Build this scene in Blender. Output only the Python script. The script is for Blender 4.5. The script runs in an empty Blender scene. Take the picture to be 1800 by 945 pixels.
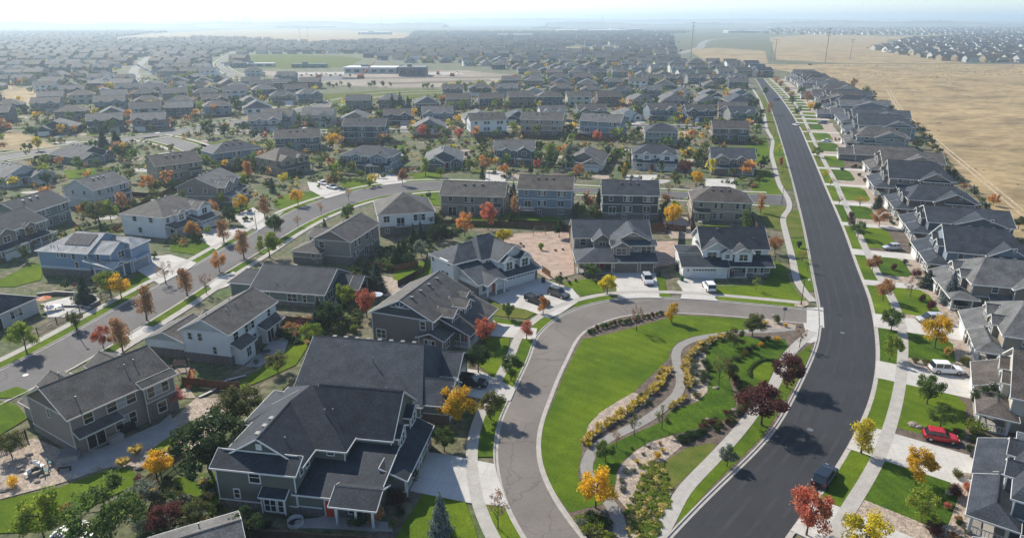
import bpy, math, random
from mathutils import Vector, Matrix
from mathutils.geometry import tessellate_polygon
random.seed(7)
R = math.radians
scene = bpy.context.scene
COL = scene.collection
# ------------------------------------------------------------------ camera maths
FP, H = 1216.0, 52.0
PITCH = math.atan(437 / FP)
SP, CP = math.sin(PITCH), math.cos(PITCH)
def G(x, y, z=0.0):
    u = (x - 900) / FP; v = (y - 472.5) / FP
    t = (H - z) / (SP + v * CP)
    return (u * t, t * (CP - v * SP))
def proj(X, Y, Z=0.0):
    f = Y * CP - (Z - H) * SP; d = Y * SP + (Z - H) * CP
    if f < 1: return (-9999, -9999)
    return (900 + FP * X / f, 472.5 - FP * d / f)
# ------------------------------------------------------------------ materials
MATS = {}
def mat(name, col, rough=0.85, var=0.0, vscale=1.0, col2=None, bump=0.0, bscale=8.0, bands=0.0, metal=0.0, spec=0.3, island=0.0, leaf=False, fine=0.0, fscale=12.0, bandz=None):
    if name in MATS: return MATS[name]
    m = bpy.data.materials.new(name); m.use_nodes = True
    nt = m.node_tree; N = nt.nodes; L = nt.links
    for n in list(N): N.remove(n)
    out = N.new('ShaderNodeOutputMaterial'); bs = N.new('ShaderNodeBsdfPrincipled')
    bs.inputs['Roughness'].default_value = rough; bs.inputs['Metallic'].default_value = metal
    bs.inputs['Specular IOR Level'].default_value = spec
    L.new(bs.outputs[0], out.inputs[0])
    base = (*col, 1); cur = None
    geo = None
    if var or bump or bands or fine or bandz:
        geo = N.new('ShaderNodeNewGeometry')
    def mixc(a, b, fac, mode='MIX'):
        mx = N.new('ShaderNodeMix'); mx.data_type = 'RGBA'; mx.blend_type = mode
        for s, v in ((mx.inputs[6], a), (mx.inputs[7], b)):
            if isinstance(v, tuple): s.default_value = v
            else: L.new(v, s)
        if isinstance(fac, float): mx.inputs[0].default_value = fac
        else: L.new(fac, mx.inputs[0])
        return mx.outputs[2]
    def noise(scale, detail=3, lo=.35, hi=.65, rough_=.55):
        n = N.new('ShaderNodeTexNoise'); n.inputs['Scale'].default_value = scale; n.inputs['Detail'].default_value = detail
        n.inputs['Roughness'].default_value = rough_
        L.new(geo.outputs['Position'], n.inputs['Vector'])
        mr = N.new('ShaderNodeMapRange'); mr.inputs[1].default_value = lo; mr.inputs[2].default_value = hi
        L.new(n.outputs[0], mr.inputs[0]); return mr.outputs[0]
    cur = base
    if var:
        c2 = (*(col2 if col2 else tuple(c * (1 - var) for c in col)), 1)
        cur = mixc(cur, c2, noise(vscale))
    if fine:
        a = noise(fscale, 2, .3, .7)
        lo = N.new('ShaderNodeMapRange'); lo.inputs[3].default_value = 1 - fine; lo.inputs[4].default_value = 1 + fine
        L.new(a, lo.inputs[0])
        vm = N.new('ShaderNodeVectorMath'); vm.operation = 'SCALE'
        if isinstance(cur, tuple): vm.inputs[0].default_value = cur[:3]
        else: L.new(cur, vm.inputs[0])
        L.new(lo.outputs[0], vm.inputs['Scale']); cur = vm.outputs[0]
    if bandz:
        per, dep = bandz
        sx = N.new('ShaderNodeSeparateXYZ'); L.new(geo.outputs['Position'], sx.inputs[0])
        ml = N.new('ShaderNodeMath'); ml.operation = 'MULTIPLY'; ml.inputs[1].default_value = 1 / per; L.new(sx.outputs[2], ml.inputs[0])
        fr = N.new('ShaderNodeMath'); fr.operation = 'FRACT'; L.new(ml.outputs[0], fr.inputs[0])
        mr = N.new('ShaderNodeMapRange'); mr.inputs[1].default_value = 0; mr.inputs[2].default_value = .25
        mr.inputs[3].default_value = 1 - dep; mr.inputs[4].default_value = 1
        L.new(fr.outputs[0], mr.inputs[0])
        vm = N.new('ShaderNodeVectorMath'); vm.operation = 'SCALE'
        if isinstance(cur, tuple): vm.inputs[0].default_value = cur[:3]
        else: L.new(cur, vm.inputs[0])
        L.new(mr.outputs[0], vm.inputs['Scale']); cur = vm.outputs[0]
        bm_ = N.new('ShaderNodeBump'); bm_.inputs['Strength'].default_value = .3; bm_.inputs['Distance'].default_value = .02
        L.new(fr.outputs[0], bm_.inputs['Height']); L.new(bm_.outputs[0], bs.inputs['Normal'])
    if island:
        g2 = N.new('ShaderNodeNewGeometry'); oi = N.new('ShaderNodeObjectInfo')
        mr = N.new('ShaderNodeMapRange'); mr.inputs[3].default_value = 1 - island; mr.inputs[4].default_value = 1 + island
        L.new(g2.outputs['Random Per Island'], mr.inputs[0])
        mr2 = N.new('ShaderNodeMapRange'); mr2.inputs[3].default_value = .8; mr2.inputs[4].default_value = 1.2
        L.new(oi.outputs['Random'], mr2.inputs[0])
        if col2 and not var:
            cur = mixc(cur, (*col2, 1), g2.outputs['Random Per Island'])
        mu = N.new('ShaderNodeMath'); mu.operation = 'MULTIPLY'; L.new(mr.outputs[0], mu.inputs[0]); L.new(mr2.outputs[0], mu.inputs[1])
        vm = N.new('ShaderNodeVectorMath'); vm.operation = 'SCALE'
        if isinstance(cur, tuple): vm.inputs[0].default_value = cur[:3]
        else: L.new(cur, vm.inputs[0])
        L.new(mu.outputs[0], vm.inputs['Scale']); cur = vm.outputs[0]
    if isinstance(cur, tuple): bs.inputs['Base Color'].default_value = cur
    else: L.new(cur, bs.inputs['Base Color'])
    if bump:
        nb = N.new('ShaderNodeTexNoise'); nb.inputs['Scale'].default_value = bscale; nb.inputs['Detail'].default_value = 3
        L.new(geo.outputs['Position'], nb.inputs['Vector'])
        b = N.new('ShaderNodeBump'); b.inputs['Strength'].default_value = bump; b.inputs['Distance'].default_value = .1
        L.new(nb.outputs[0], b.inputs['Height']); L.new(b.outputs[0], bs.inputs['Normal'])
    if leaf:
        tr = N.new('ShaderNodeBsdfTranslucent'); ms = N.new('ShaderNodeMixShader'); ms.inputs[0].default_value = .45
        if isinstance(cur, tuple): tr.inputs[0].default_value = cur
        else: L.new(cur, tr.inputs[0])
        L.new(bs.outputs[0], ms.inputs[1]); L.new(tr.outputs[0], ms.inputs[2]); L.new(ms.outputs[0], out.inputs[0])
    MATS[name] = m
    return m
def sid(name, c): return mat('siding_' + name, c, .8, var=.12, vscale=.4, bandz=(.2, .22))
def rf(name, c): return mat('shingles_' + name, c, .8, var=.42, vscale=.5, fine=.42, fscale=5, bandz=(.13, .15))
SIDE = {
 'taupe': sid('taupe', (.25, .215, .185)), 'brown': sid('brown', (.17, .135, .11)), 'white': sid('white', (.72, .72, .70)),
 'grey': sid('grey', (.27, .28, .275)), 'slate': sid('slate', (.115, .135, .155)), 'green': sid('green', (.125, .135, .115)),
 'greengrey': sid('greengrey', (.17, .20, .185)), 'blue': sid('blue', (.225, .305, .41)), 'bluegrey': sid('bluegrey', (.20, .245, .29)),
 'navy': sid('navy', (.07, .095, .12)), 'cream': sid('cream', (.50, .47, .40)), 'tan': sid('tan', (.33, .28, .21)),
 'pale': sid('pale', (.46, .47, .46)), 'mauve': sid('mauve', (.20, .165, .15)), 'charcoal': sid('charcoal', (.08, .08, .085)),
}
ROOF = {
 'charcoal': rf('charcoal', (.046, .055, .070)), 'slate': rf('slate', (.062, .073, .090)), 'dark': rf('dark', (.032, .040, .054)),
 'taupe': rf('taupe', (.115, .104, .096)), 'brown': rf('brown', (.105, .088, .078)), 'grey': rf('grey', (.14, .14, .14)),
 'pale': rf('pale', (.42, .42, .41)), 'olive': rf('olive', (.085, .085, .075)),
}
TRIM = {'white': mat('trim_white', (.62, .62, .60), .6), 'cream': mat('trim_cream', (.55, .52, .45), .6), 'grey': mat('trim_grey', (.36, .36, .35), .6), 'tan': mat('trim_tan', (.42, .37, .30), .6)}
M = {
 'stone': mat('stone_veneer', (.22, .19, .165), .9, var=.6, vscale=3.5, col2=(.10, .09, .085), bump=.5, bscale=6, fine=.25, fscale=7),
 'brick': mat('brick_veneer', (.17, .115, .095), .9, var=.4, vscale=5, bandz=(.12, .25), fine=.2),
 'glass': mat('window_glass', (.02, .025, .03), .08, spec=.7, var=.5, vscale=.6),
 'blind': mat('window_blind', (.28, .29, .29), .5),
 'concrete': mat('concrete', (.50, .48, .45), .9, var=.12, vscale=.5, fine=.1, fscale=5),
 'slab': mat('patio_slab', (.34, .32, .30), .9, var=.15, vscale=.6, fine=.1),
 'metal': mat('pipe_metal', (.16, .16, .165), .5, metal=.3), 'black': mat('black_metal', (.02, .02, .022), .5),
 'wood': mat('fence_wood', (.12, .07, .045), .9, var=.4, vscale=1.2, fine=.2), 'deck': mat('deck_wood', (.27, .22, .18), .85, var=.3, vscale=2),
 'bark': mat('bark', (.10, .08, .065), .95, var=.4, vscale=4), 'solar': mat('solar_glass', (.012, .018, .045), .6, spec=.1, var=.4, vscale=2),
 'rock': mat('rock', (.32, .27, .23), .9, var=.45, vscale=2.5, bump=.5),
 'white': mat('white_paint', (.8, .8, .8), .5), 'rubber': mat('rubber', (.02, .02, .02), .8), 'rim': mat('rim_metal', (.5, .5, .52), .3, metal=.8),
 'carglass': mat('car_glass', (.015, .018, .022), .05, spec=.8), 'lamp': mat('lamp_lens', (.75, .75, .72), .2), 'tail': mat('tail_lens', (.35, .01, .01), .3),
 'orange': mat('orange_plastic', (.55, .14, .03), .5), 'tealp': mat('teal_canvas', (.05, .16, .17), .7), 'redp': mat('red_canvas', (.5, .06, .02), .7),
 'lime': mat('pool_cover', (.75, .78, .8), .4),
}
def leaf(n, c, c2, c3=None):
    m = mat('leaves_' + n, c, .75, col2=c2, island=.45, leaf=True, spec=.15)
    c3 = c3 or (c[0] * .8, c[1] * 1.05, c[2]); nt = m.node_tree; N = nt.nodes; L = nt.links
    mx0 = [x for x in N if x.type == 'MIX'][0]; g = N.new('ShaderNodeNewGeometry'); nz = N.new('ShaderNodeTexNoise'); nz.inputs['Scale'].default_value = .55; nz.inputs['Detail'].default_value = 2
    L.new(g.outputs['Position'], nz.inputs['Vector']); mr = N.new('ShaderNodeMapRange'); mr.inputs[1].default_value = .5; mr.inputs[2].default_value = .66; mr.inputs[4].default_value = .75; L.new(nz.outputs[0], mr.inputs[0])
    mx = N.new('ShaderNodeMix'); mx.data_type = 'RGBA'; mx.inputs[7].default_value = (*c3, 1); L.new(mr.outputs[0], mx.inputs[0])
    tos = [l.to_socket for l in mx0.outputs[2].links]; L.new(mx0.outputs[2], mx.inputs[6])
    for t in tos: L.new(mx.outputs[2], t)
    return m
LEAF = {
 'green': leaf('green', (.085, .135, .030), (.15, .205, .055)), 'dark': leaf('dark', (.036, .064, .024), (.07, .105, .036)),
 'olive': leaf('olive', (.125, .135, .042), (.20, .195, .07)), 'lime': leaf('lime', (.18, .24, .035), (.30, .34, .05)),
 'yellow': leaf('yellow', (.55, .42, .03), (.72, .60, .05), (.33, .34, .04)), 'gold': leaf('gold', (.66, .36, .02), (.80, .52, .04), (.55, .42, .05)),
 'orange': leaf('orange', (.56, .22, .06), (.66, .34, .10), (.42, .27, .08)), 'rust': leaf('rust', (.38, .19, .09), (.50, .28, .13), (.26, .19, .08)),
 'red': leaf('red', (.52, .12, .08), (.62, .22, .13), (.48, .22, .10)), 'purple': leaf('purple', (.10, .035, .036), (.19, .065, .06), (.10, .05, .04)),
 'spruce': leaf('spruce', (.036, .060, .042), (.065, .095, .07)), 'bluespruce': leaf('bluespruce', (.12, .155, .16), (.22, .26, .265)),
 'sage': leaf('sage', (.16, .185, .13), (.26, .28, .22)), 'straw': leaf('straw', (.58, .45, .13), (.78, .64, .26), (.45, .38, .12)),
 'bare': leaf('bare', (.26, .16, .11), (.38, .25, .17)), 'pink': leaf('pink', (.55, .15, .13), (.65, .27, .2)),
}
# ground materials
def asphalt(name, col, crack=0.0):
    m = mat(name, col, .82, var=.26, vscale=.10, fine=.10, fscale=3.0)
    nt = m.node_tree; N = nt.nodes; L = nt.links
    bs = [n for n in N if n.type == 'BSDF_PRINCIPLED'][0]
    src = bs.inputs['Base Color'].links[0].from_socket
    geo = [n for n in N if n.type == 'NEW_GEOMETRY'][0]
    if crack:
        nz = N.new('ShaderNodeTexNoise'); nz.inputs['Scale'].default_value = .5; nz.inputs['Detail'].default_value = 4
        L.new(geo.outputs['Position'], nz.inputs['Vector'])
        ad = N.new('ShaderNodeVectorMath'); ad.operation = 'MULTIPLY_ADD'; ad.inputs[1].default_value = (2.4, 2.4, 0)
        L.new(nz.outputs['Color'], ad.inputs[0]); L.new(geo.outputs['Position'], ad.inputs[2])
        vo = N.new('ShaderNodeTexVoronoi'); vo.feature = 'DISTANCE_TO_EDGE'; vo.inputs['Scale'].default_value = .17
        L.new(ad.outputs[0], vo.inputs['Vector'])
        mr = N.new('ShaderNodeMapRange'); mr.inputs[1].default_value = .004; mr.inputs[2].default_value = .014
        mr.inputs[3].default_value = crack; mr.inputs[4].default_value = 1
        L.new(vo.outputs[0], mr.inputs[0])
        vm = N.new('ShaderNodeVectorMath'); vm.operation = 'SCALE'; L.new(src, vm.inputs[0]); L.new(mr.outputs[0], vm.inputs['Scale'])
        L.new(vm.outputs[0], bs.inputs['Base Color'])
    return m
GM = {
 'asphalt_new': asphalt('asphalt_new', (.038, .039, .043), .86), 'asphalt_old': asphalt('asphalt_old', (.195, .172, .153), .75),
 'asphalt_mid': asphalt('asphalt_mid', (.115, .108, .108), .7), 'kerb': mat('kerb_concrete', (.41, .38, .345), .9, var=.18, vscale=1),
 'walk': mat('walk_concrete', (.40, .375, .34), .9, var=.14, vscale=.8, fine=.08, fscale=4),
 'drive': mat('drive_concrete', (.50, .475, .44), .9, var=.14, vscale=.35, fine=.06, fscale=4),
 'lawn': mat('lawn_grass', (.112, .158, .013), .95, var=.35, vscale=.09, col2=(.060, .105, .012), fine=.28, fscale=6, bump=.4, bscale=10, spec=.03),
 'lawn_dry': mat('lawn_dry', (.14, .14, .035), .95, var=.5, vscale=.3, col2=(.075, .11, .02), fine=.25, fscale=6, spec=.03),
 'lawn_dark': mat('lawn_lush', (.070, .120, .013), .95, var=.35, vscale=.3, col2=(.042, .08, .011), fine=.3, fscale=5, spec=.03),
 'gravel': mat('gravel', (.40, .325, .26), .95, var=.35, vscale=1.2, col2=(.28, .225, .18), fine=.45, fscale=5, bump=.6, bscale=5),
 'pinkgravel': mat('pink_gravel', (.42, .31, .245), .95, var=.3, vscale=.5, fine=.25, fscale=6),
 'mulch': mat('mulch', (.15, .115, .09), .95, var=.5, vscale=.6, col2=(.09, .07, .055), fine=.4, fscale=4),
 'path': mat('gravel_path', (.27, .255, .235), .95, var=.15, vscale=.5, fine=.2, fscale=6),
}
def ground_mat():
    m = mat('suburb_ground', (.15, .125, .085), .95, var=.5, vscale=.11, col2=(.065, .095, .028), fine=.5, fscale=.8)
    return m
GM['ground'] = ground_mat()
GM['field'] = mat('dry_field', (.37, .27, .135), .95, var=.4, vscale=.016, col2=(.29, .215, .11), fine=.2, fscale=.2)
# extra scrub spots on the field
def spots(m, sc, lo, hi, mult):
    nt = m.node_tree; N = nt.nodes; L = nt.links
    bs = [n for n in N if n.type == 'BSDF_PRINCIPLED'][0]; src = bs.inputs['Base Color'].links[0].from_socket
    geo = [n for n in N if n.type == 'NEW_GEOMETRY'][0]
    for s_, l_, h_, mu_ in ((sc, lo, hi, mult), (sc * 5, lo - .02, hi, (mult + 1) / 2)):
        n = N.new('ShaderNodeTexNoise'); n.inputs['Scale'].default_value = s_; n.inputs['Detail'].default_value = 6
        L.new(geo.outputs['Position'], n.inputs['Vector'])
        mr = N.new('ShaderNodeMapRange'); mr.inputs[1].default_value = l_; mr.inputs[2].default_value = h_; mr.inputs[3].default_value = 1; mr.inputs[4].default_value = mu_
        L.new(n.outputs[0], mr.inputs[0])
        vm = N.new('ShaderNodeVectorMath'); vm.operation = 'SCALE'; L.new(src, vm.inputs[0]); L.new(mr.outputs[0], vm.inputs['Scale'])
        src = vm.outputs[0]
    L.new(src, bs.inputs['Base Color'])
spots(GM['field'], .045, .48, .66, .58)
spots(GM['lawn'], .35, .58, .75, 1.35)
def stripes(m, per, amp, ang):
    nt = m.node_tree; N = nt.nodes; L = nt.links; bs = [n for n in N if n.type == 'BSDF_PRINCIPLED'][0]; src = bs.inputs['Base Color'].links[0].from_socket
    geo = [n for n in N if n.type == 'NEW_GEOMETRY'][0]; dt = N.new('ShaderNodeVectorMath'); dt.operation = 'DOT_PRODUCT'; dt.inputs[1].default_value = (math.cos(ang) * 6.283 / per, math.sin(ang) * 6.283 / per, 0); L.new(geo.outputs['Position'], dt.inputs[0])
    nz = N.new('ShaderNodeTexNoise'); nz.inputs['Scale'].default_value = .12; L.new(geo.outputs['Position'], nz.inputs['Vector'])
    ad = N.new('ShaderNodeMath'); ad.operation = 'MULTIPLY_ADD'; ad.inputs[1].default_value = 5; L.new(nz.outputs[0], ad.inputs[0]); L.new(dt.outputs['Value'], ad.inputs[2])
    sn = N.new('ShaderNodeMath'); sn.operation = 'SINE'; L.new(ad.outputs[0], sn.inputs[0]); mr = N.new('ShaderNodeMapRange'); mr.inputs[1].default_value = -1; mr.inputs[3].default_value = 1 - amp; mr.inputs[4].default_value = 1 + amp; L.new(sn.outputs[0], mr.inputs[0])
    vm = N.new('ShaderNodeVectorMath'); vm.operation = 'SCALE'; L.new(src, vm.inputs[0]); L.new(mr.outputs[0], vm.inputs['Scale']); L.new(vm.outputs[0], bs.inputs['Base Color'])
stripes(GM['lawn'], 2.2, .055, .9); stripes(GM['lawn_dark'], 1.3, .06, .3)
def joints(m, per, dep, ang):
    nt = m.node_tree; N = nt.nodes; L = nt.links; bs = [n for n in N if n.type == 'BSDF_PRINCIPLED'][0]; geo = [n for n in N if n.type == 'NEW_GEOMETRY'][0]
    for a in (ang, ang + math.pi / 2):
        src = bs.inputs['Base Color'].links[0].from_socket; dt = N.new('ShaderNodeVectorMath'); dt.operation = 'DOT_PRODUCT'; dt.inputs[1].default_value = (math.cos(a) / per, math.sin(a) / per, 0); L.new(geo.outputs['Position'], dt.inputs[0])
        fr = N.new('ShaderNodeMath'); fr.operation = 'FRACT'; L.new(dt.outputs['Value'], fr.inputs[0]); mr = N.new('ShaderNodeMapRange'); mr.inputs[1].default_value = .018 * 2 / per; mr.inputs[2].default_value = .03 * 2 / per; mr.inputs[3].default_value = dep; mr.inputs[4].default_value = 1; L.new(fr.outputs[0], mr.inputs[0])
        vm = N.new('ShaderNodeVectorMath'); vm.operation = 'SCALE'; L.new(src, vm.inputs[0]); L.new(mr.outputs[0], vm.inputs['Scale']); L.new(vm.outputs[0], bs.inputs['Base Color'])
joints(GM['drive'], 2.6, .72, -.25); joints(GM['walk'], 1.6, .82, .4)
GM['dirt'] = mat('bare_dirt', (.30, .25, .19), .95, var=.3, vscale=.03, fine=.2, fscale=.3)
# ------------------------------------------------------------------ object helpers
def tag(o, label=None, cat=None, group=None, kind=None):
    if label: o['label'] = label
    if cat: o['category'] = cat
    if group: o['group'] = group
    if kind: o['kind'] = kind
    return o
class MB:
    def __init__(s): s.v = []; s.f = []; s.m = []; s.slots = []
    def slot(s, k):
        if k not in s.slots: s.slots.append(k)
        return s.slots.index(k)
    def face(s, pts, k):
        n = len(s.v); s.v += [tuple(p) for p in pts]; s.f.append(tuple(range(n, n + len(pts)))); s.m.append(s.slot(k))
    def box(s, x0, x1, y0, y1, z0, z1, k, bottom=True):
        a = [(x0, y0, z0), (x1, y0, z0), (x1, y1, z0), (x0, y1, z0), (x0, y0, z1), (x1, y0, z1), (x1, y1, z1), (x0, y1, z1)]
        n = len(s.v); s.v += a
        fs = [(0, 1, 5, 4), (1, 2, 6, 5), (2, 3, 7, 6), (3, 0, 4, 7), (4, 5, 6, 7)] + ([(3, 2, 1, 0)] if bottom else [])
        for f in fs: s.f.append(tuple(n + i for i in f)); s.m.append(s.slot(k))
    def tube(s, p0, p1, r0, r1, n, k, cap=True):
        p0 = Vector(p0); p1 = Vector(p1); d = (p1 - p0).normalized()
        a = d.orthogonal().normalized(); b = d.cross(a); i0 = len(s.v)
        for p, r in ((p0, r0), (p1, r1)):
            for i in range(n):
                t = 2 * math.pi * i / n; s.v.append(tuple(p + (a * math.cos(t) + b * math.sin(t)) * r))
        for i in range(n):
            j = (i + 1) % n; s.f.append((i0 + i, i0 + j, i0 + n + j, i0 + n + i)); s.m.append(s.slot(k))
        if cap:
            s.f.append(tuple(i0 + n + i for i in range(n))); s.m.append(s.slot(k))
    def mesh(s, name, lookup=None):
        me = bpy.data.meshes.new(name); me.from_pydata(s.v, [], s.f)
        for k in s.slots: me.materials.append(lookup(k) if lookup else None)
        me.polygons.foreach_set('material_index', s.m); me.update()
        return me
def mk(k):
    return M.get(k) or GM.get(k) or MATS[k]
def new(name, data, parent=None, loc=(0, 0, 0)):
    o = bpy.data.objects.new(name, data); COL.objects.link(o)
    if parent: o.parent = parent
    o.location = loc; return o
# ------------------------------------------------------------------ world, sun, camera
SUN_EL, SUN_X, SUN_Y = R(38), -.66, .75
w = bpy.data.worlds.new('World'); scene.world = w; w.use_nodes = True
nt = w.node_tree; bg = nt.nodes['Background']; sky = nt.nodes.new('ShaderNodeTexSky')
sky.sky_type = 'NISHITA'; sky.sun_disc = False; sky.sun_elevation = SUN_EL
sky.sun_rotation = math.atan2(SUN_X, SUN_Y); sky.altitude = 1700; sky.air_density = 1.0; sky.dust_density = 1.2; sky.ozone_density = 1.2
nt.links.new(sky.outputs[0], bg.inputs[0]); bg.inputs[1].default_value = .135
sl = bpy.data.lights.new('sun', 'SUN'); sl.energy = 5.0; sl.angle = R(.5); sl.color = (1, .93, .80)
so = new('sun', sl); sd = Vector((SUN_X * math.cos(SUN_EL), SUN_Y * math.cos(SUN_EL), math.sin(SUN_EL)))
so.rotation_euler = sd.to_track_quat('Z', 'Y').to_euler()
cam = bpy.data.cameras.new('camera'); cam.sensor_width = 36; cam.lens = 36 * FP / 1800; cam.clip_end = 60000; cam.clip_start = .5
co = new('camera', cam, loc=(0, 0, H)); co.rotation_euler = (math.pi / 2 - PITCH, 0, 0); scene.camera = co
vs = scene.view_settings; vs.view_transform = 'Standard'; vs.look = 'None'; vs.exposure = 0.46; vs.gamma = 1
# ------------------------------------------------------------------ curves
def dens(pts, step=2.0):
    P = [Vector(p) for p in pts]; out = []
    for i in range(len(P) - 1):
        p0 = P[max(i - 1, 0)]; p1 = P[i]; p2 = P[i + 1]; p3 = P[min(i + 2, len(P) - 1)]
        n = max(1, int((p2 - p1).length / step))
        for j in range(n):
            t = j / n
            out.append(.5 * ((2 * p1) + (-p0 + p2) * t + (2 * p0 - 5 * p1 + 4 * p2 - p3) * t * t + (-p0 + 3 * p1 - 3 * p2 + p3) * t ** 3))
    out.append(P[-1]); return out
def smooth(P, it=3):
    P = list(P)
    for _ in range(it):
        P = [P[0]] + [(P[i - 1] + P[i] * 2 + P[i + 1]) / 4 for i in range(1, len(P) - 1)] + [P[-1]]
    return P
def pixcurve(px, step=2.0, it=4): return smooth(dens([G(*p) for p in px], step), it)
def offset(P, d):
    out = []
    for i in range(len(P)):
        t = (P[min(i + 1, len(P) - 1)] - P[max(i - 1, 0)]).normalized(); out.append(P[i] + Vector((t.y, -t.x)) * d)   # + = right of travel
    return out
def arcs(P):
    s = [0]
    for i in range(1, len(P)): s.append(s[-1] + (P[i] - P[i - 1]).length)
    return s
def near_s(P, S, p):
    p = Vector(p); i = min(range(len(P)), key=lambda k: (P[k] - p).length); return S[i]
def at_s(P, S, s, off=0):
    s = max(0, min(S[-1], s)); i = 0
    while i < len(S) - 2 and S[i + 1] < s: i += 1
    t = (s - S[i]) / max(1e-6, S[i + 1] - S[i]); q = P[i].lerp(P[i + 1], t)
    a = P[max(i - 1, 0)]; b = P[min(i + 2, len(P) - 1)]; d = (b - a).normalized()
    return q + Vector((d.y, -d.x)) * off, d
def poly(name, pts, z, k, kind='structure', skirt=None, label=None):
    pts = [Vector((p[0], p[1], 0)) for p in pts]
    tris = tessellate_polygon([pts]); b = MB()
    b.slots = [k]; b.v = [(p.x, p.y, z) for p in pts]
    for t in tris:
        a, bb, c = (pts[i] for i in t)
        if (bb - a).cross(c - a).z < 0: t = (t[0], t[2], t[1])
        b.f.append(tuple(t)); b.m.append(0)
    n = len(pts)
    z0 = z - .1 if skirt is None else skirt
    for i in range(n):
        a = pts[i]; c = pts[(i + 1) % n]; b.face([(a.x, a.y, z), (c.x, c.y, z), (c.x, c.y, z0), (a.x, a.y, z0)], k)
    o = new(name, b.mesh(name, mk)); tag(o, kind=kind)
    return o
def ribbon(name, A, B, z, k, z0=None):
    SA, SB = arcs(A), arcs(B); n = max(len(A), len(B)); b = MB(); pa = []; pb = []
    for i in range(n):
        t = i / (n - 1); pa.append(at_s(A, SA, t * SA[-1])[0]); pb.append(at_s(B, SB, t * SB[-1])[0])
    for i in range(n - 1):
        b.face([(pa[i].x, pa[i].y, z), (pb[i].x, pb[i].y, z), (pb[i + 1].x, pb[i + 1].y, z), (pa[i + 1].x, pa[i + 1].y, z)], k)
        if z0 is not None:
            for q in (pa, pb): b.face([(q[i].x, q[i].y, z), (q[i + 1].x, q[i + 1].y, z), (q[i + 1].x, q[i + 1].y, z0), (q[i].x, q[i].y, z0)], k)
    o = new(name, b.mesh(name, mk)); tag(o, kind='structure'); return o
def band(name, P, o0, o1, z, k, z0=0.0, s0=None, s1=None):
    S = arcs(P)
    if s0 is not None:
        n = max(2, int(abs(s1 - s0) / 1.5)); A = []; B = []
        for i in range(n + 1):
            s = s0 + (s1 - s0) * i / n; A.append(at_s(P, S, s, o0)[0]); B.append(at_s(P, S, s, o1)[0])
    else: A = offset(P, o0); B = offset(P, o1)
    return ribbon(name, A, B, z, k, z0)
def kerb(P, side):   # gutter then raised kerb, side=+1 right of travel
    band('gutter', P, 0, side * .45, .03, 'kerb', 0)
    band('kerb', P, side * .42, side * .62, .14, 'kerb', 0)
# ------------------------------------------------------------------ ground and roads
b = MB(); gs = 30000
b.face([(-gs, -2000, 0), (gs, -2000, 0), (gs, gs, 0), (-gs, gs, 0)], 'ground'); tag(new('ground', b.mesh('ground', mk)), kind='structure')
r1L = pixcurve([(1080, 1060), (1181, 945), (1250, 872), (1350, 779), (1388, 720), (1424, 645), (1439, 612), (1445, 579), (1444, 546), (1431, 483), (1415, 400), (1395, 320), (1375, 250), (1355, 190), (1337, 152), (1328, 138)], 2.5, 8)
r1R = pixcurve([(1300, 1060), (1378, 945), (1436, 867), (1472, 817), (1502, 761), (1528, 705), (1540, 640), (1538, 590), (1528, 530), (1505, 470), (1480, 400), (1450, 330), (1425, 270), (1400, 215), (1370, 170), (1352, 150), (1342, 138)], 2.5, 8)
ribbon('asphalt_road', r1L, r1R, .02, 'asphalt_new')
GM['wheel_wear'] = mat('wheel_wear', (.0415, .0425, .0465), .7, var=.35, vscale=.3, fine=.12, fscale=3)
def lerpc(A, B, t, n=260):
    SA, SB = arcs(A), arcs(B); return smooth([at_s(A, SA, SA[-1] * i / n)[0].lerp(at_s(B, SB, SB[-1] * i / n)[0], t) for i in range(n + 1)], 4)
for t_ in (.16, .36, .62, .82): ribbon('wheel_wear', lerpc(r1L, r1R, t_), lerpc(r1L, r1R, t_ + .055), .024, 'wheel_wear')
kerb(r1L, -1); kerb(r1R, 1)
r2o = pixcurve([(1446, 548), (1420, 545), (1350, 538), (1250, 529), (1181, 525), (1105, 525), (1054, 532), (1003, 547), (965, 572), (945, 592), (938, 615), (930, 638), (912, 673), (900, 705), (882, 738), (875, 781), (876, 819), (885, 862), (903, 908), (925, 945), (1000, 1050)], 1.5, 5)
r2i = pixcurve([(1446, 572), (1420, 568), (1350, 561), (1250, 552), (1181, 549), (1117, 551), (1079, 558), (1041, 572), (1015, 589), (996, 627), (978, 663), (962, 705), (947, 743), (941, 789), (947, 827), (962, 862), (988, 905), (1021, 945), (1100, 1050)], 1.5, 5)
ribbon('loop_road', r2o, r2i, .012, 'asphalt_old'); kerb(r2o, 1); kerb(r2i, -1)
poly('crosswalk_pan', [G(1418, 541), G(1447, 540), G(1449, 576), G(1418, 572)], .034, 'concrete', skirt=0)
r3u = pixcurve([(-120, 700), (0, 657), (56, 625), (142, 579), (198, 546), (267, 508), (340, 470), (400, 433), (450, 410), (507, 374), (585, 346), (654, 329), (717, 321), (776, 319), (900, 325), (1040, 331), (1200, 338), (1386, 344)], 2.5, 10)
r3l = pixcurve([(-120, 770), (0, 705), (125, 652), (183, 612), (244, 574), (305, 538), (355, 505), (400, 474), (451, 446), (484, 423), (532, 394), (578, 372), (623, 357), (669, 344), (776, 332), (900, 334), (1040, 340), (1200, 349), (1388, 360)], 2.5, 10)
ribbon('curved_road', r3u, r3l, .012, 'asphalt_mid'); kerb(r3u, -1); kerb(r3l, 1)
# side street at far lower left
r6 = [Vector(G(*p)) for p in [(40, 690), (-60, 730), (-200, 800)]]
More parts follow.
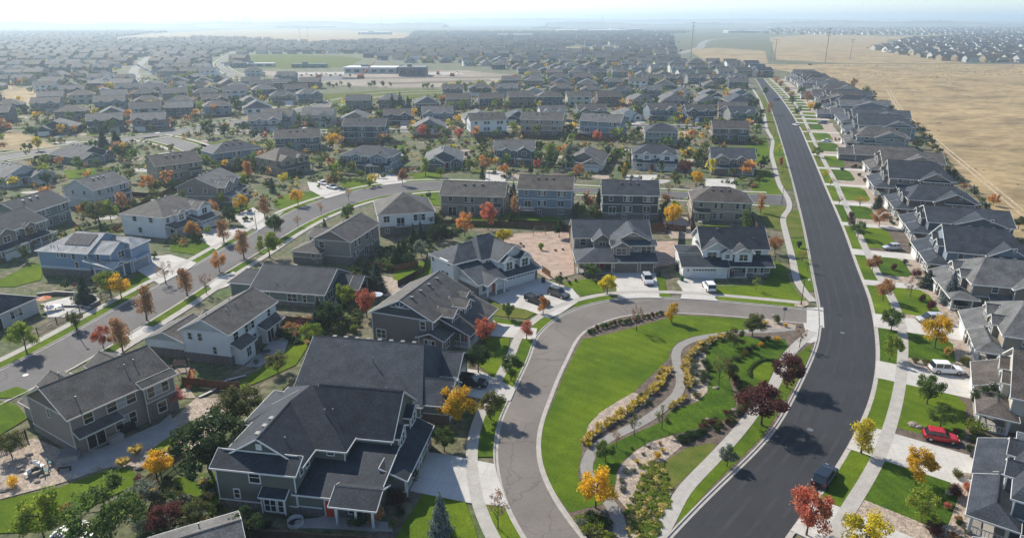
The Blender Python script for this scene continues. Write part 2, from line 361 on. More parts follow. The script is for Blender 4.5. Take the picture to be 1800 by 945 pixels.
# arterial far left and other far roads
def road(name, px, wd, k='asphalt_mid', walks=True, z=.016):
    P = pixcurve(px, 5, 6)
    band(name, P, -wd / 2, wd / 2, z, k, 0)
    if walks:
        for s in (-1, 1):
            band('kerb', P, s * wd / 2, s * (wd / 2 + .6), .13, 'kerb', 0); band('sidewalk', P, s * (wd / 2 + 3), s * (wd / 2 + 4.6), .14, 'walk', 0)
            band('lawn_strip', P, s * (wd / 2 + .6), s * (wd / 2 + 3), .12, 'lawn_dry', 0)
    return P
R4 = road('arterial_road', [(-120, 300), (0, 277), (100, 264), (220, 246), (330, 229), (420, 215), (520, 200), (600, 178), (683, 165), (790, 161), (900, 158)], 13)
R5 = road('side_street', [(367, 277), (340, 262), (300, 248), (262, 241)], 9)
R7 = road('far_avenue', [(455, 150), (415, 133), (392, 120), (388, 110), (410, 95), (430, 88)], 7, 'asphalt_mid')
R8 = road('far_street', [(262, 152), (235, 128), (246, 113), (262, 100)], 9, 'path', False)
R9 = road('highway', [(1330, 112), (1420, 115), (1550, 117), (1680, 115), (1900, 108)], 22, 'asphalt_mid', False, .03)
R10 = road('far_street', [(1190, 95), (1230, 84), (1235, 76), (1252, 70), (1300, 66)], 16, 'path', False)
# streets between the far rows
def xroad1(y):   # x of road one's left edge at depth y
    for i in range(len(r1L) - 1):
        if r1L[i].y <= y < r1L[i + 1].y:
            return r1L[i].x + (r1L[i + 1].x - r1L[i].x) * (y - r1L[i].y) / (r1L[i + 1].y - r1L[i].y)
    return r1L[-1].x + (y - r1L[-1].y) * .3
# sidewalks and verge along loop road and curved road
S2 = arcs(r2o); S3u = arcs(r3u); S3l = arcs(r3l)
def strips(P, side, s0, s1, cuts, o1=.62, o2=2.6, o3=4.1, k='lawn', yard=0, name='verge_lawn'):
    S = arcs(P); band('sidewalk', P, side * o2, side * o3, .15, 'walk', 0, s0, s1)
    cuts = sorted(cuts); a = s0
    for c, wd in cuts + [(s1 + 99, 0)]:
        e = min(c - wd / 2, s1)
        if e - a > 1.2:
            band(name, P, side * o1, side * o2, .125, k, 0, a, e)
        a = c + wd / 2
        if a > s1: break
def drive(name, pts, k='drive', z=.143):
    return poly(name, pts, z, k, skirt=0)
def cut(P, px, wd): return (near_s(P, arcs(P), G(*px)), wd)
def drv(pts):
    P = [Vector(G(*q)) for q in pts]; out = []
    for a, c in zip(P, P[1:] + P[:1]):
        n = max(1, int((c - a).length / 1.2))
        for i in range(n): out.append(a.lerp(c, i / n))
    def fix(q, K, side, lim):
        i = min(range(len(K)), key=lambda k: (K[k] - q).length); a = K[max(0, i - 1)]; c = K[min(len(K) - 1, i + 1)]; d = (c - a).normalized(); nr = Vector((d.y, -d.x)) * side
        s = (q - K[i]).dot(nr)
        return K[i] + nr * .12 if (K[i] - q).length < lim and s < .12 else q
    out = [fix(q, r3u, -1, 6.0) if (min((k - q).length for k in r3u) < min((k - q).length for k in r3l)) else fix(q, r3l, 1, 6.0) for q in out]
    out = [fix(q, r2o, 1, 4.0) for q in out]
    res = []
    for q in out:
        if not res or (q - res[-1]).length > .05: res.append(q)
    return drive('driveway', res)
# loop road driveways (outline in photo pixels on the ground)
drv([(715, 790), (790, 800), (868, 816), (884, 862), (905, 893), (822, 884), (742, 868), (680, 852), (678, 815)])
drv([(795, 645), (842, 652), (908, 684), (898, 708), (850, 702), (790, 690), (760, 660)])
drv([(850, 550), (873, 568), (944, 578), (941, 598), (880, 592), (858, 590), (835, 575)])
drv([(855, 522), (900, 498), (950, 490), (1006, 508), (1022, 527), (985, 552), (965, 560), (925, 545), (880, 535)])
drv([(1075, 480), (1152, 480), (1158, 512), (1160, 527), (1086, 527), (1083, 505)])
drv([(1200, 490), (1255, 490), (1258, 515), (1257, 530), (1196, 528), (1200, 510), (1190, 495)])
cs2 = [cut(r2o, (1225, 527), 9), cut(r2o, (1122, 525), 9.5), cut(r2o, (995, 552), 7.5), cut(r2o, (943, 590), 3), cut(r2o, (903, 695), 4), cut(r2o, (877, 835), 7)]
strips(r2o, 1, near_s(r2o, S2, G(1412, 545)), S2[-1], cs2)
# curved road
cu = [cut(r3u, (298, 492), 11), cut(r3u, (460, 402), 8), cut(r3u, (572, 348), 8), cut(r3u, (700, 324), 8), cut(r3u, (868, 323), 6), cut(r3u, (1100, 333), 8), cut(r3u, (1290, 341), 8)]
strips(r3u, -1, 8, S3u[-1] - 6, cu, k='lawn')
cl = [cut(r3l, (225, 586), 6), cut(r3l, (372, 494), 7), cut(r3l, (440, 452), 6), cut(r3l, (600, 364), 6), cut(r3l, (860, 333), 6), cut(r3l, (1180, 348), 6)]
strips(r3l, 1, near_s(r3l, S3l, G(150, 640)), S3l[-1] - 6, cl, k='lawn')
drv([(240, 455), (300, 448), (345, 462), (335, 480), (300, 500), (280, 500), (235, 472)])
drv([(345, 405), (400, 400), (440, 405), (400, 425), (380, 440), (350, 420)])
drv([(410, 380), (445, 365), (475, 385), (500, 372), (458, 405), (430, 400)])
drv([(540, 320), (580, 325), (610, 338), (578, 352), (545, 335)])
drv([(650, 300), (690, 305), (715, 320), (680, 328), (655, 318)])
drv([(222, 594), (256, 572), (270, 576), (264, 590), (240, 604)])
drv([(366, 502), (386, 488), (410, 478), (425, 484), (400, 504), (376, 512)])
drv([(1100, 308), (1155, 308), (1158, 332), (1098, 330)]); drv([(1240, 315), (1290, 315), (1296, 340), (1240, 338)])
drv([(855, 300), (890, 300), (888, 324), (852, 322)])
# left foot path beside the dark road
lw = pixcurve([(1430, 531), (1412, 512), (1400, 493), (1395, 465), (1387, 432), (1380, 405), (1376, 383), (1388, 366), (1384, 347), (1370, 325), (1362, 295), (1356, 270), (1358, 247), (1348, 227), (1343, 200), (1334, 175), (1322, 155)], 2, 4)
band('sidewalk', lw, -.75, .75, .15, 'walk', 0)
SW = arcs(lw)
def between(name, A, B, y0, y1, k, z=.12, n=40):
    SA = arcs(A); SB = arcs(B)
    def xa(P, y):
        best = min(P, key=lambda q: abs(q.y - y)); return best.x
    L = []; Rr = []
    for i in range(n + 1):
        y = y0 + (y1 - y0) * i / n; L.append((xa(A, y), y)); Rr.append((xa(B, y), y))
    A2 = [Vector(p) for p in L]; B2 = [Vector(p) for p in Rr]
    return ribbon(name, smooth(A2, 2), smooth(B2, 2), z, k, 0)
lk = offset(r1L, -.6)
for y0, y1, k in ((131, 152, 'lawn'), (152, 168, 'lawn'), (168, 196, 'lawn_dry'), (221, 262, 'lawn_dry'), (262, 330, 'lawn'), (330, 520, 'lawn_dry')):
    between('verge_lawn', offset(lw, .75), lk, y0, y1 - 1, k)
lawn = lambda pts, k='lawn', z=.12, name='lawn': poly(name, [G(*p) for p in pts], z, k, skirt=0)
lawn([(1332, 362), (1378, 363), (1384, 371), (1370, 385), (1374, 407), (1352, 402), (1335, 380)], 'lawn_dry')
lawn([(1262, 505), (1345, 500), (1350, 455), (1374, 465), (1382, 470), (1388, 495), (1402, 516), (1420, 533), (1405, 538), (1300, 524), (1258, 519)])
poly('gravel_bed', [G(1395, 538), G(1402, 530), G(1418, 529), G(1422, 536), G(1410, 541)], .135, 'gravel', skirt=0)
lawn([(1330, 300), (1352, 298), (1364, 325), (1376, 343), (1320, 340)], 'lawn')
lawn([(1310, 250), (1345, 240), (1352, 265), (1350, 290), (1312, 285)], 'lawn')
# park island
isl = [Vector(p) for p in []]
island = list(reversed([v for v in offset(r2i, -.6)]))
k0 = [v for v in offset(r1L, -.6) if v.y < G(0, 590)[1] and v.y > 40]
i2 = [v for v in offset(r2i, -.6) if v.x < G(1412, 568)[0] and v.y > 40]
pts = list(i2) + list(k0)
poly('planting_ground', [(v.x, v.y) for v in pts], .105, 'mulch', skirt=0)
lawn([(1329, 562), (1250, 557), (1183, 554), (1172, 560), (1120, 574), (1080, 585), (1040, 594), (1024, 596), (1008, 625), (989, 663), (973, 705), (956, 743), (950, 789), (957, 827), (972, 862), (1001, 901), (1061, 886), (1046, 870), (1018, 845), (1016, 829), (1023, 794), (1021, 773), (1038, 750), (1054, 728), (1087, 707), (1112, 692), (1138, 666), (1163, 643), (1176, 630), (1178, 617), (1191, 602), (1216, 592), (1250, 588), (1273, 584), (1338, 576)])
lawn([(1162, 742), (1180, 722), (1224, 708), (1243, 691), (1247, 670), (1242, 638), (1240, 619), (1257, 598), (1273, 596), (1310, 590), (1330, 597), (1380, 596), (1385, 610), (1376, 628), (1368, 640), (1352, 672), (1330, 700), (1312, 722), (1296, 712), (1299, 698), (1296, 680), (1278, 659), (1290, 690), (1294, 712), (1273, 738), (1247, 747), (1216, 756), (1181, 765), (1143, 776), (1117, 791), (1092, 814), (1084, 829), (1081, 850), (1076, 866), (1056, 852), (1044, 837), (1042, 819), (1051, 801), (1069, 783), (1110, 765)], 'lawn_dark')
lawn([(1322, 652), (1328, 643), (1345, 637), (1364, 639), (1352, 668), (1340, 672), (1325, 664)], 'lawn', .15)
lawn([(1166, 814), (1181, 804), (1206, 788), (1250, 779), (1258, 781), (1250, 799), (1196, 847), (1181, 862), (1166, 832)], 'lawn_dry')
poly('rock_bed', [G(*p) for p in [(1199, 784), (1181, 766), (1143, 778), (1117, 793), (1094, 815), (1086, 829), (1083, 850), (1079, 868), (1100, 893), (1107, 945), (1110, 980), (1150, 980), (1150, 940), (1170, 905), (1180, 867), (1164, 832), (1164, 813), (1185, 796)]], .122, 'gravel', skirt=0)
poly('rock_bed', [G(*p) for p in [(1034, 748), (1054, 726), (1087, 705), (1112, 691), (1135, 694), (1150, 700), (1120, 722), (1085, 742), (1045, 770), (1028, 772)]], .121, 'gravel', skirt=0)
poly('rock_bed', [G(*p) for p in [(1240, 600), (1215, 625), (1208, 655), (1215, 700), (1225, 706), (1243, 690), (1246, 660), (1240, 630), (1250, 602)]], .118, 'gravel', skirt=0)
poly('rock_bed', [G(*p) for p in [(1345, 560), (1375, 566), (1400, 572), (1396, 580), (1350, 578), (1340, 570)]], .118, 'gravel', skirt=0)
pth = pixcurve([(1098, 1000), (1092, 945), (1085, 905), (1061, 870), (1031, 840), (1028, 825), (1036, 800), (1052, 781), (1080, 766), (1112, 751), (1142, 735), (1167, 716), (1185, 700), (1196, 683), (1197, 663), (1190, 640), (1188, 620), (1197, 606), (1216, 598), (1245, 591), (1273, 589), (1300, 583), (1345, 583), (1395, 578)], 1, 3)
band('gravel_path', pth, -.75, .75, .135, 'path', 0)
psw = pixcurve([(1120, 1010), (1155, 945), (1180, 910), (1193, 872), (1250, 812), (1298, 760), (1330, 718), (1361, 677), (1376, 640), (1390, 618), (1412, 598), (1428, 583)], 1.5, 3)
band('sidewalk', psw, -.85, .85, .15, 'walk', 0)
lawn([(1190, 921), (1203, 880), (1252, 827), (1312, 762), (1343, 718), (1373, 677), (1387, 645), (1402, 623), (1426, 605), (1424, 622), (1412, 650), (1380, 705), (1341, 767), (1246, 860), (1196, 918)], 'lawn', .126)
poly('corner_pan', [G(*p) for p in [(1412, 568), (1440, 572), (1436, 600), (1425, 604), (1412, 602), (1418, 590)]], .142, 'concrete', skirt=0)
# foreground yards
lawn([(690, 955), (743, 868), (817, 881), (835, 930), (850, 985), (690, 985)])
lawn([(305, 840), (385, 830), (398, 895), (352, 912), (312, 882)])
lawn([(-60, 885), (0, 880), (105, 857), (190, 826), (225, 822), (240, 835), (235, 855), (200, 870), (140, 900), (50, 935), (-60, 940)])
lawn([(255, 800), (300, 765), (338, 738), (345, 748), (325, 765), (285, 800)])
lawn([(400, 682), (440, 660), (500, 620), (528, 588), (547, 600), (520, 642), (470, 665), (405, 692)])
lawn([(430, 745), (480, 708), (530, 672), (520, 700), (450, 740)])
lawn([(851, 594), (896, 594), (892, 650), (870, 665), (838, 640)]); lawn([(863, 519), (900, 530), (947, 548), (924, 561), (866, 555)], 'lawn_dry')
lawn([(863, 557), (918, 567), (915, 577), (868, 566)]); lawn([(989, 498), (1028, 491), (1054, 493), (1062, 514), (1023, 521)])
lawn([(1152, 487), (1168, 487), (1172, 512), (1160, 512)]); lawn([(0, 492), (60, 462), (78, 468), (72, 492), (25, 505), (0, 505)])
lawn([(215, 510), (245, 478), (278, 486), (262, 500), (212, 525)]); lawn([(300, 425), (345, 415), (385, 425), (345, 448), (300, 442)])
lawn([(0, 705), (30, 712), (50, 735), (0, 765), (-60, 770), (-60, 740)]); lawn([(700, 470), (760, 455), (770, 490), (720, 505), (690, 490)])
lawn([(490, 345), (560, 335), (585, 342), (545, 355), (500, 372), (482, 362)]); lawn([(595, 318), (640, 312), (665, 322), (640, 333), (605, 330)])
lawn([(725, 305), (775, 302), (778, 316), (728, 318)]); lawn([(400, 370), (430, 360), (445, 372), (420, 385)])
lawn([(725, 338), (770, 336), (775, 362), (735, 360), (705, 348)]); lawn([(110, 300), (165, 295), (175, 310), (120, 315)])
lawn([(350, 255), (400, 245), (425, 262), (380, 275)], 'lawn_dry'); lawn([(20, 700), (60, 690), (30, 680), (-30, 700)])
lawn([(805, 385), (860, 380), (900, 372), (985, 384), (1005, 398), (930, 402), (820, 400)])
poly('gravel_yard', [G(*p) for p in [(862, 432), (900, 412), (1006, 405), (1010, 483), (965, 492), (945, 480), (935, 450)]], .115, 'pinkgravel', skirt=0)
poly('gravel_yard', [G(*p) for p in [(1152, 425), (1192, 424), (1186, 465), (1152, 470)]], .115, 'pinkgravel', skirt=0)
poly('gravel_yard', [G(*p) for p in [(1160, 385), (1215, 380), (1222, 420), (1180, 420)]], .113, 'gravel', skirt=0)
poly('gravel_yard', [G(*p) for p in [(0, 790), (60, 770), (130, 800), (200, 780), (300, 740), (345, 700), (330, 680), (290, 700), (400, 700), (410, 735), (340, 790), (290, 800), (250, 820), (190, 822), (105, 850), (0, 878)]], .108, 'gravel', skirt=0)
poly('patio', [G(*p) for p in [(125, 812), (280, 745), (300, 728), (315, 760), (240, 800), (150, 835), (100, 830)]], .13, 'slab', skirt=0)
poly('patio', [G(*p) for p in [(430, 645), (478, 600), (510, 590), (500, 620), (455, 645)]], .13, 'slab', skirt=0)
poly('patio', [G(*p) for p in [(72, 535), (130, 520), (165, 540), (130, 558), (85, 558)]], .13, 'concrete', skirt=0)
poly('walkway', [G(*p) for p in [(520, 915), (600, 905), (690, 920), (690, 935), (600, 930), (515, 928)]], .13, 'slab', skirt=0)
poly('gravel_yard', [G(*p) for p in [(395, 905), (470, 925), (560, 940), (700, 935), (700, 985), (395, 985)]], .106, 'mulch', skirt=0)
poly('gravel_yard', [G(*p) for p in [(640, 480), (700, 490), (760, 500), (720, 520), (660, 520)]], .113, 'gravel', skirt=0)
# right row: sidewalk, verges, driveways, lawns in (distance along, offset) space
rs = pixcurve([(1400, 1040), (1462, 945), (1492, 893), (1543, 810), (1577, 705), (1586, 638), (1587, 586), (1578, 549), (1564, 517), (1539, 475), (1516, 426), (1498, 385), (1482, 352), (1465, 314), (1447, 281), (1420, 225), (1403, 190), (1380, 163), (1363, 147), (1352, 138)], 2, 6)
band('sidewalk', rs, -.8, .8, .15, 'walk', 0); SR = arcs(rs)
def rp(s, off): p, _ = at_s(rs, SR, s, off); return (p.x, p.y)
dv = [(1470, 925), (1555, 778), (1590, 660), (1583, 572), (1554, 500), (1527, 445), (1500, 396), (1485, 359), (1469, 325), (1455, 296), (1443, 272), (1432, 250), (1422, 232), (1414, 217)]
DS = [near_s(rs, SR, G(*p)) for p in dv]; DW = [7.5, 7.4, 6.5, 7.0, 3.2, 4.6, 3.6, 4.2, 3.4, 3.2, 4, 3.2, 3.5, 3.6]
s = DS[-1]
while s < SR[-1] - 20: s += 17; DS.append(s); DW.append(3.6)
kd = min((Vector(rp(60, 0)) - v).length for v in r1R)
for i, (s, wd) in enumerate(zip(DS, DW)):
    n = 5; LN = 13.5 if i else 16
    def kerboff(s_):
        p = Vector(rp(s_, 0)); return -min((p - v).length for v in r1R)
    A = [rp(s - wd / 2, kerboff(s - wd / 2) + .3)] + [rp(s - wd / 2, o) for o in (0, 5, LN)]
    B = [rp(s + wd / 2, kerboff(s + wd / 2) + .3)] + [rp(s + wd / 2, o) for o in (0, 5, LN)]
    drive('driveway', A + B[::-1])
    if i + 1 < len(DS):
        a, e = s + wd / 2, DS[i + 1] - DW[i + 1] / 2
        k = ('lawn', 'lawn', 'lawn_dark', 'lawn')[i % 4]
        n = 6; ss = [a + (e - a) * j / n for j in range(n + 1)]
        poly('verge_lawn', [rp(q, kerboff(q) + .62) for q in ss] + [rp(q, -.8) for q in ss[::-1]], .126, k if i < 9 else 'lawn_dry', skirt=0)
        mid = a + (e - a) * (.12 if i % 2 else .25); dp = [9.0, 8.5, 7.5, 7.5, 7, 7.5, 6.5, 8, 7, 7][i % 10]
        ss = [mid + (e - mid) * j / n for j in range(n + 1)]
        poly('yard_lawn', [rp(q, .8) for q in ss] + [rp(q, dp - (1.2 if j in (0, n) else 0)) for j, q in list(enumerate(ss))[::-1]], .126, ('lawn_dark', 'lawn')[i % 2], skirt=0)
        ss = [a + (e - a) * j / n for j in range(n + 1)]
        poly('rock_bed', [rp(q, .8) for q in ss] + [rp(q, 13) for q in ss[::-1]], .108, ('gravel', 'mulch', 'gravel', 'gravel')[i % 4], skirt=0)
poly('rock_bed', [rp(DS[0] - 5 - q, .8) for q in (0, 10, 20)] + [rp(DS[0] - 5 - q, 14) for q in (20, 10, 0)], .108, 'gravel', skirt=0)
# the dry field with gentle relief, right
def relief(name, x0, x1, y0, y1, nx, ny, fn, k, inside, z=.05):
    b = MB(); b.slots = [k]; idx = {}
    for j in range(ny + 1):
        for i in range(nx + 1):
            X = x0 + (x1 - x0) * i / nx; Y = y0 + (y1 - y0) * j / ny
            idx[i, j] = len(b.v); b.v.append((X, Y, z + fn(X, Y)))
    for j in range(ny):
        for i in range(nx):
            X = x0 + (x1 - x0) * (i + .5) / nx; Y = y0 + (y1 - y0) * (j + .5) / ny
            if inside(X, Y): b.f.append((idx[i, j], idx[i + 1, j], idx[i + 1, j + 1], idx[i, j + 1])); b.m.append(0)
    me = b.mesh(name, mk)
    for p in me.polygons: p.use_smooth = True
    return tag(new(name, me), kind='structure')
back = lambda y: at_x(y)
def at_x(y):
    best = min(rs, key=lambda q: abs(q.y - y)); return best.x + (y - best.y if y > rs[-1].y else 0) * .1
def fo(s): return 34 + 20 * max(0, min(1, (s - 130) / 230))
FIELD = [G(*p) for p in [(1500, 122), (1345, 122), (1345, 118), (1900, 111), (2600, 108), (2600, 900), (1900, 560)]]
fedge = [Vector(rp(s, fo(s))) for s in range(10, int(SR[-1]), 8)]
def infield(X, Y):
    if Y < fedge[0].y: return X > fedge[0].x
    best = min(fedge, key=lambda q: abs(q.y - Y)); return X > best.x and Y < 900
def frel(X, Y):
    e = min(fedge, key=lambda q: abs(q.y - Y)); d = max(0, min(1, (X - e.x - 8) / 60)); f2 = max(0, min(1, (900 - Y) / 120))
    return max(0, d * f2) * (2.3 + 1.2 * math.sin(X * .021 + Y * .009) + .7 * math.sin(Y * .031 - X * .013) + .25 * math.sin(X * .11) * math.sin(Y * .13))
GM['track'] = mat('dirt_track', (.50, .40, .27), .95, var=.3, vscale=.2, fine=.2, fscale=1)
tk = pixcurve([(1562, 160), (1572, 178), (1590, 200), (1640, 244), (1700, 294), (1770, 352), (1840, 412)], 3, 6); bt = MB()
for o_ in (-1.0, 1.0):
    Aa = offset(tk, o_ - .35); Bb = offset(tk, o_ + .35)
    for i in range(len(tk) - 1): bt.face([(v.x, v.y, frel(v.x, v.y) + .2) for v in (Aa[i], Bb[i], Bb[i + 1], Aa[i + 1])], 'track')
tag(new('dirt_track', bt.mesh('dirt_track', mk)), kind='structure')
relief('dry_field', 80, 1200, 40, 905, 224, 173, frel, 'field', infield)
# far patches
def patch(name, px, k, z=.05): return poly(name, [G(*p) for p in px], z, k, skirt=0)
patch('dry_field', [(1365, 105), (1352, 66), (1440, 60), (1560, 64), (1560, 82), (1620, 100), (1700, 112), (1480, 112)], 'field')
patch('dry_field', [(1560, 64), (1900, 56), (1900, 63), (1700, 68), (1540, 70)], 'field', .055)
patch('dry_field', [(1240, 108), (1210, 88), (1260, 84), (1345, 90), (1350, 112)], 'field', .056)
patch('dry_field', [(150, 72), (260, 60), (420, 52), (560, 52), (720, 58), (715, 70), (560, 76), (380, 66)], 'field')
patch('dry_field', [(0, 185), (0, 150), (70, 158), (85, 172), (40, 190)], 'field', .06)
patch('dry_field', [(0, 265), (0, 225), (60, 240), (110, 262)], 'field', .06)
patch('park_lawn', [(426, 120), (434, 97), (520, 96), (600, 99), (640, 104), (610, 118), (520, 121)], 'lawn_dry')
patch('construction_ground', [(440, 124), (520, 127), (640, 126), (820, 124), (905, 133), (905, 146), (800, 153), (690, 155), (600, 150), (545, 143), (470, 133)], 'dirt', .055)
patch('verge', [(560, 166), (690, 158), (800, 157), (780, 172), (690, 178), (590, 184)], 'lawn_dry', .03)
patch('dry_field', [(980, 84), (1080, 82), (1090, 87), (1000, 89)], 'field', .058)
# ------------------------------------------------------------------ houses
FULLW = [True]
class House:
    def __init__(s, name):
        s.name = name; s.acc = {}; s.items = []; s.eps = 0
    def mb(s, part):
        return s.acc.setdefault(part, MB())
    def roof(s, kind, x0, x1, y0, y1, z, pitch=.5, oh=.45, ins=(0, 0), th=.15, skirt_w='wall', gable_in=0.0):
        """kind x/y: ridge axis; ins: ridge inset at each end (0 = gable, big = hip); low-side sheds: 'sx-','sx+','sy-','sy+'"""
        s.eps += .004; z += s.eps
        R_ = s.mb('roof'); F_ = s.mb('trim'); W_ = s.mb('wall')
        up = .1; X0, X1, Y0, Y1 = x0 - oh, x1 + oh, y0 - oh, y1 + oh
        sw = kind == 'y'
        def P(a, b_, c): return (b_, a, c) if sw else (a, b_, c)
        polys = []; outline = []
        if kind in ('x', 'y'):
            if sw: A0, A1, B0, B1, a0, a1, b0, b1 = Y0, Y1, X0, X1, y0, y1, x0, x1
            else: A0, A1, B0, B1, a0, a1, b0, b1 = X0, X1, Y0, Y1, x0, x1, y0, y1
            bm_ = (b0 + b1) / 2; hd = (b1 - b0) / 2
            ze = z + up - pitch * oh; zr = z + up + pitch * hd
            hh = hd + oh
            i0 = min(1, ins[0]) * hh; i1 = min(1, ins[1]) * hh     # ins 1 = full hip
            ra, rb = A0 + i0, A1 - i1
            if ra > rb: ra = rb = (ra + rb) / 2
            z0a = ze if ins[0] else None
            polys.append([P(A0, B0, ze), P(A1, B0, ze), P(rb, bm_, zr), P(ra, bm_, zr)])
            polys.append([P(A1, B1, ze), P(A0, B1, ze), P(ra, bm_, zr), P(rb, bm_, zr)])
            outline += [(P(A0, B0, ze), P(A1, B0, ze)), (P(A1, B1, ze), P(A0, B1, ze))]
            for e, (a_, r_, aw, inn) in enumerate(((A0, ra, a0, ins[0]), (A1, rb, a1, ins[1]))):
                if inn: polys.append([P(a_, B0, ze), P(a_, B1, ze), P(r_, bm_, zr)]); outline.append((P(a_, B0, ze), P(a_, B1, ze)))
                else:
                    outline += [(P(a_, B0, ze), P(a_, bm_, zr)), (P(a_, bm_, zr), P(a_, B1, ze))]
                    W_.face([P(aw, b0, z - .02), P(aw, b1, z - .02), P(aw, bm_, z + pitch * hd - .02)], 'gable')
        else:
            lo = kind[2] == '-'; ax = kind[1]
            if ax == 'y':
                za, zb = (z + up - pitch * oh, z + up + pitch * (y1 - y0)) if lo else (z + up + pitch * (y1 - y0), z + up - pitch * oh)
                ya, yb = (Y0, y1) if lo else (y0, Y1)
                q = [(X0, ya, za), (X1, ya, za), (X1, yb, zb), (X0, yb, zb)]
                for xx in (x0, x1):
                    tri = [(xx, y0, z - .02), (xx, y1, z - .02), (xx, y1 if lo else y0, z + pitch * (y1 - y0) - .02)]; W_.face(tri, 'gable')
            else:
                za, zb = (z + up - pitch * oh, z + up + pitch * (x1 - x0)) if lo else (z + up + pitch * (x1 - x0), z + up - pitch * oh)
                xa, xb = (X0, x1) if lo else (x0, X1)
                q = [(xa, Y0, za), (xb, Y0, zb), (xb, Y1, zb), (xa, Y1, za)]
                for yy in (y0, y1):
                    W_.face([(x0, yy, z - .02), (x1, yy, z - .02), (x1 if lo else x0, yy, z + pitch * (x1 - x0) - .02)], 'gable')
            polys.append(q)
            for i in range(4): outline.append((q[i], q[(i + 1) % 4]))
        if kind in ('x', 'y') and rb - ra > .5:
            q0, q1 = P(ra, bm_, zr), P(rb, bm_, zr)
            for sg in (-1, 1):
                w0, w1 = P(ra, bm_ + sg * .16, zr - .16 * pitch + .035), P(rb, bm_ + sg * .16, zr - .16 * pitch + .035)
                R_.face([(q0[0], q0[1], zr + .045), (q1[0], q1[1], zr + .045), w1, w0], 'cap')
        for p in polys:
            a, b_, c = Vector(p[0]), Vector(p[1]), Vector(p[2])
            if (b_ - a).cross(c - a).z < 0: p = p[::-1]
            R_.face(p, 'roof'); R_.face([(q[0], q[1], q[2] - th) for q in p[::-1]], 'soffit')
        for a, b_ in outline:
            a = Vector(a); b_ = Vector(b_); d = (b_ - a); n = Vector((d.y, -d.x, 0))
            if n.length < 1e-6: continue
            n.normalize()
            cx = Vector(((X0 + X1) / 2, (Y0 + Y1) / 2, 0)); mid = (a + b_) / 2
            if (Vector((mid.x, mid.y, 0)) - cx).dot(n) < 0: n = -n
            o = n * .03; dz = Vector((0, 0, .02)); dn = Vector((0, 0, -th - .03))
            F_.face([a + o + dz, b_ + o + dz, b_ + o + dn, a + o + dn], 'trim')
            F_.face([a + o + dz, b_ + o + dz, b_ - n * .03 + dz, a - n * .03 + dz], 'trim')
            F_.face([a + o + dn, b_ + o + dn, b_ - n * .02 + dn, a - n * .02 + dn], 'trim')
    def block(s, x0, x1, y0, y1, z0, z1, kind=None, corners=True, slot='wall', **k):
        W_ = s.mb('wall'); W_.box(x0, x1, y0, y1, z0, z1, slot, bottom=False)
        if corners:
            T = s.mb('trim')
            for x in (x0, x1):
                for y in (y0, y1): T.box(x - .06, x + .06, y - .06, y + .06, z0, z1 - .05, 'trim', bottom=False)
        if kind: s.roof(kind, x0, x1, y0, y1, z1, **k)
    def stone(s, x0, x1, y0, y1, z0=0, z1=1.0, slot='stone'):
        s.ns = getattr(s, 'ns', 0) + 1; s.mb('stone_base#%d' % s.ns).box(x0 - .07, x1 + .07, y0 - .07, y1 + .07, z0, z1, slot)
        s.mb('trim').box(x0 - .1, x1 + .1, y0 - .1, y1 + .1, z1, z1 + .12, 'trim')
    def band(s, x0, x1, y0, y1, z): s.mb('trim').box(x0 - .045, x1 + .045, y0 - .045, y1 + .045, z, z + .18, 'trim')
    def win(s, side, a, c, z, w=1.0, h=1.3, n=1):
        """side f/b/l/r ; a = wall plane coordinate, c = centre along wall"""
        s.items.append(('window', side, a, c, z, w, h, n))
    def garage(s, side, a, c, w=4.9, h=2.2): s.items.append(('garage_door', side, a, c, h / 2 + .02, w, h, 0))
    def door(s, side, a, c, z=0, w=1.0, slide=False): s.items.append(('sliding_door' if slide else 'door', side, a, c, z + 1.05, w, 2.1, 2 if slide else 0))
    def col(s, x, y, z0, z1, r=.13): s.items.append(('column', x, y, z0, z1, r))
    def pipe(s, x, y, z, h=.5): s.items.append(('vent_pipe', x, y, z, z + h, .06))
    def vent(s, x, y, z): s.items.append(('roof_vent', x, y, z))
    def slab(s, x0, x1, y0, y1, z1=.2): s.mb('porch').box(x0, x1, y0, y1, 0, z1, 'slab')
    def rail(s, x0, y0, x1, y1, z=.2, h=.95, k='trim'):
        b = s.mb('railing'); L_ = math.hypot(x1 - x0, y1 - y0); n = max(2, int(L_ / .35))
        dx, dy = (x1 - x0) / L_, (y1 - y0) / L_
        for zz in (z + .1, z + h):
            b.face([(x0 + dy * .04, y0 - dx * .04, zz), (x1 + dy * .04, y1 - dx * .04, zz), (x1 - dy * .04, y1 + dx * .04, zz), (x0 - dy * .04, y0 + dx * .04, zz)], k)
            for sg in (-1, 1):
                ox, oy = dy * .04 * sg, -dx * .04 * sg
                b.face([(x0 + ox, y0 + oy, zz), (x1 + ox, y1 + oy, zz), (x1 + ox, y1 + oy, zz - .08), (x0 + ox, y0 + oy, zz - .08)], k)
        for i in range(n + 1):
            x, y = x0 + (x1 - x0) * i / n, y0 + (y1 - y0) * i / n; b.box(x - .03, x + .03, y - .03, y + .03, z, z + h - .02, k)
    def truss(s, x, y, z, w, ax='x'):
        b = s.mb('gable_truss'); h = w * .25
        def seg(a, c):
            a = Vector((x + a[0], y, z + a[1])) if ax == 'x' else Vector((x, y + a[0], z + a[1]))
            c = Vector((x + c[0], y, z + c[1])) if ax == 'x' else Vector((x, y + c[0], z + c[1]))
            b.tube(a, c, .07, .07, 4, 'trim')
        seg((-w / 2, 0), (w / 2, 0)); seg((0, 0), (0, h)); seg((0, 0), (-w / 4, h / 2)); seg((0, 0), (w / 4, h / 2))
SIDE_ROT = {'f': 0, 'r': math.pi / 2, 'b': math.pi, 'l': -math.pi / 2}
WM = {}
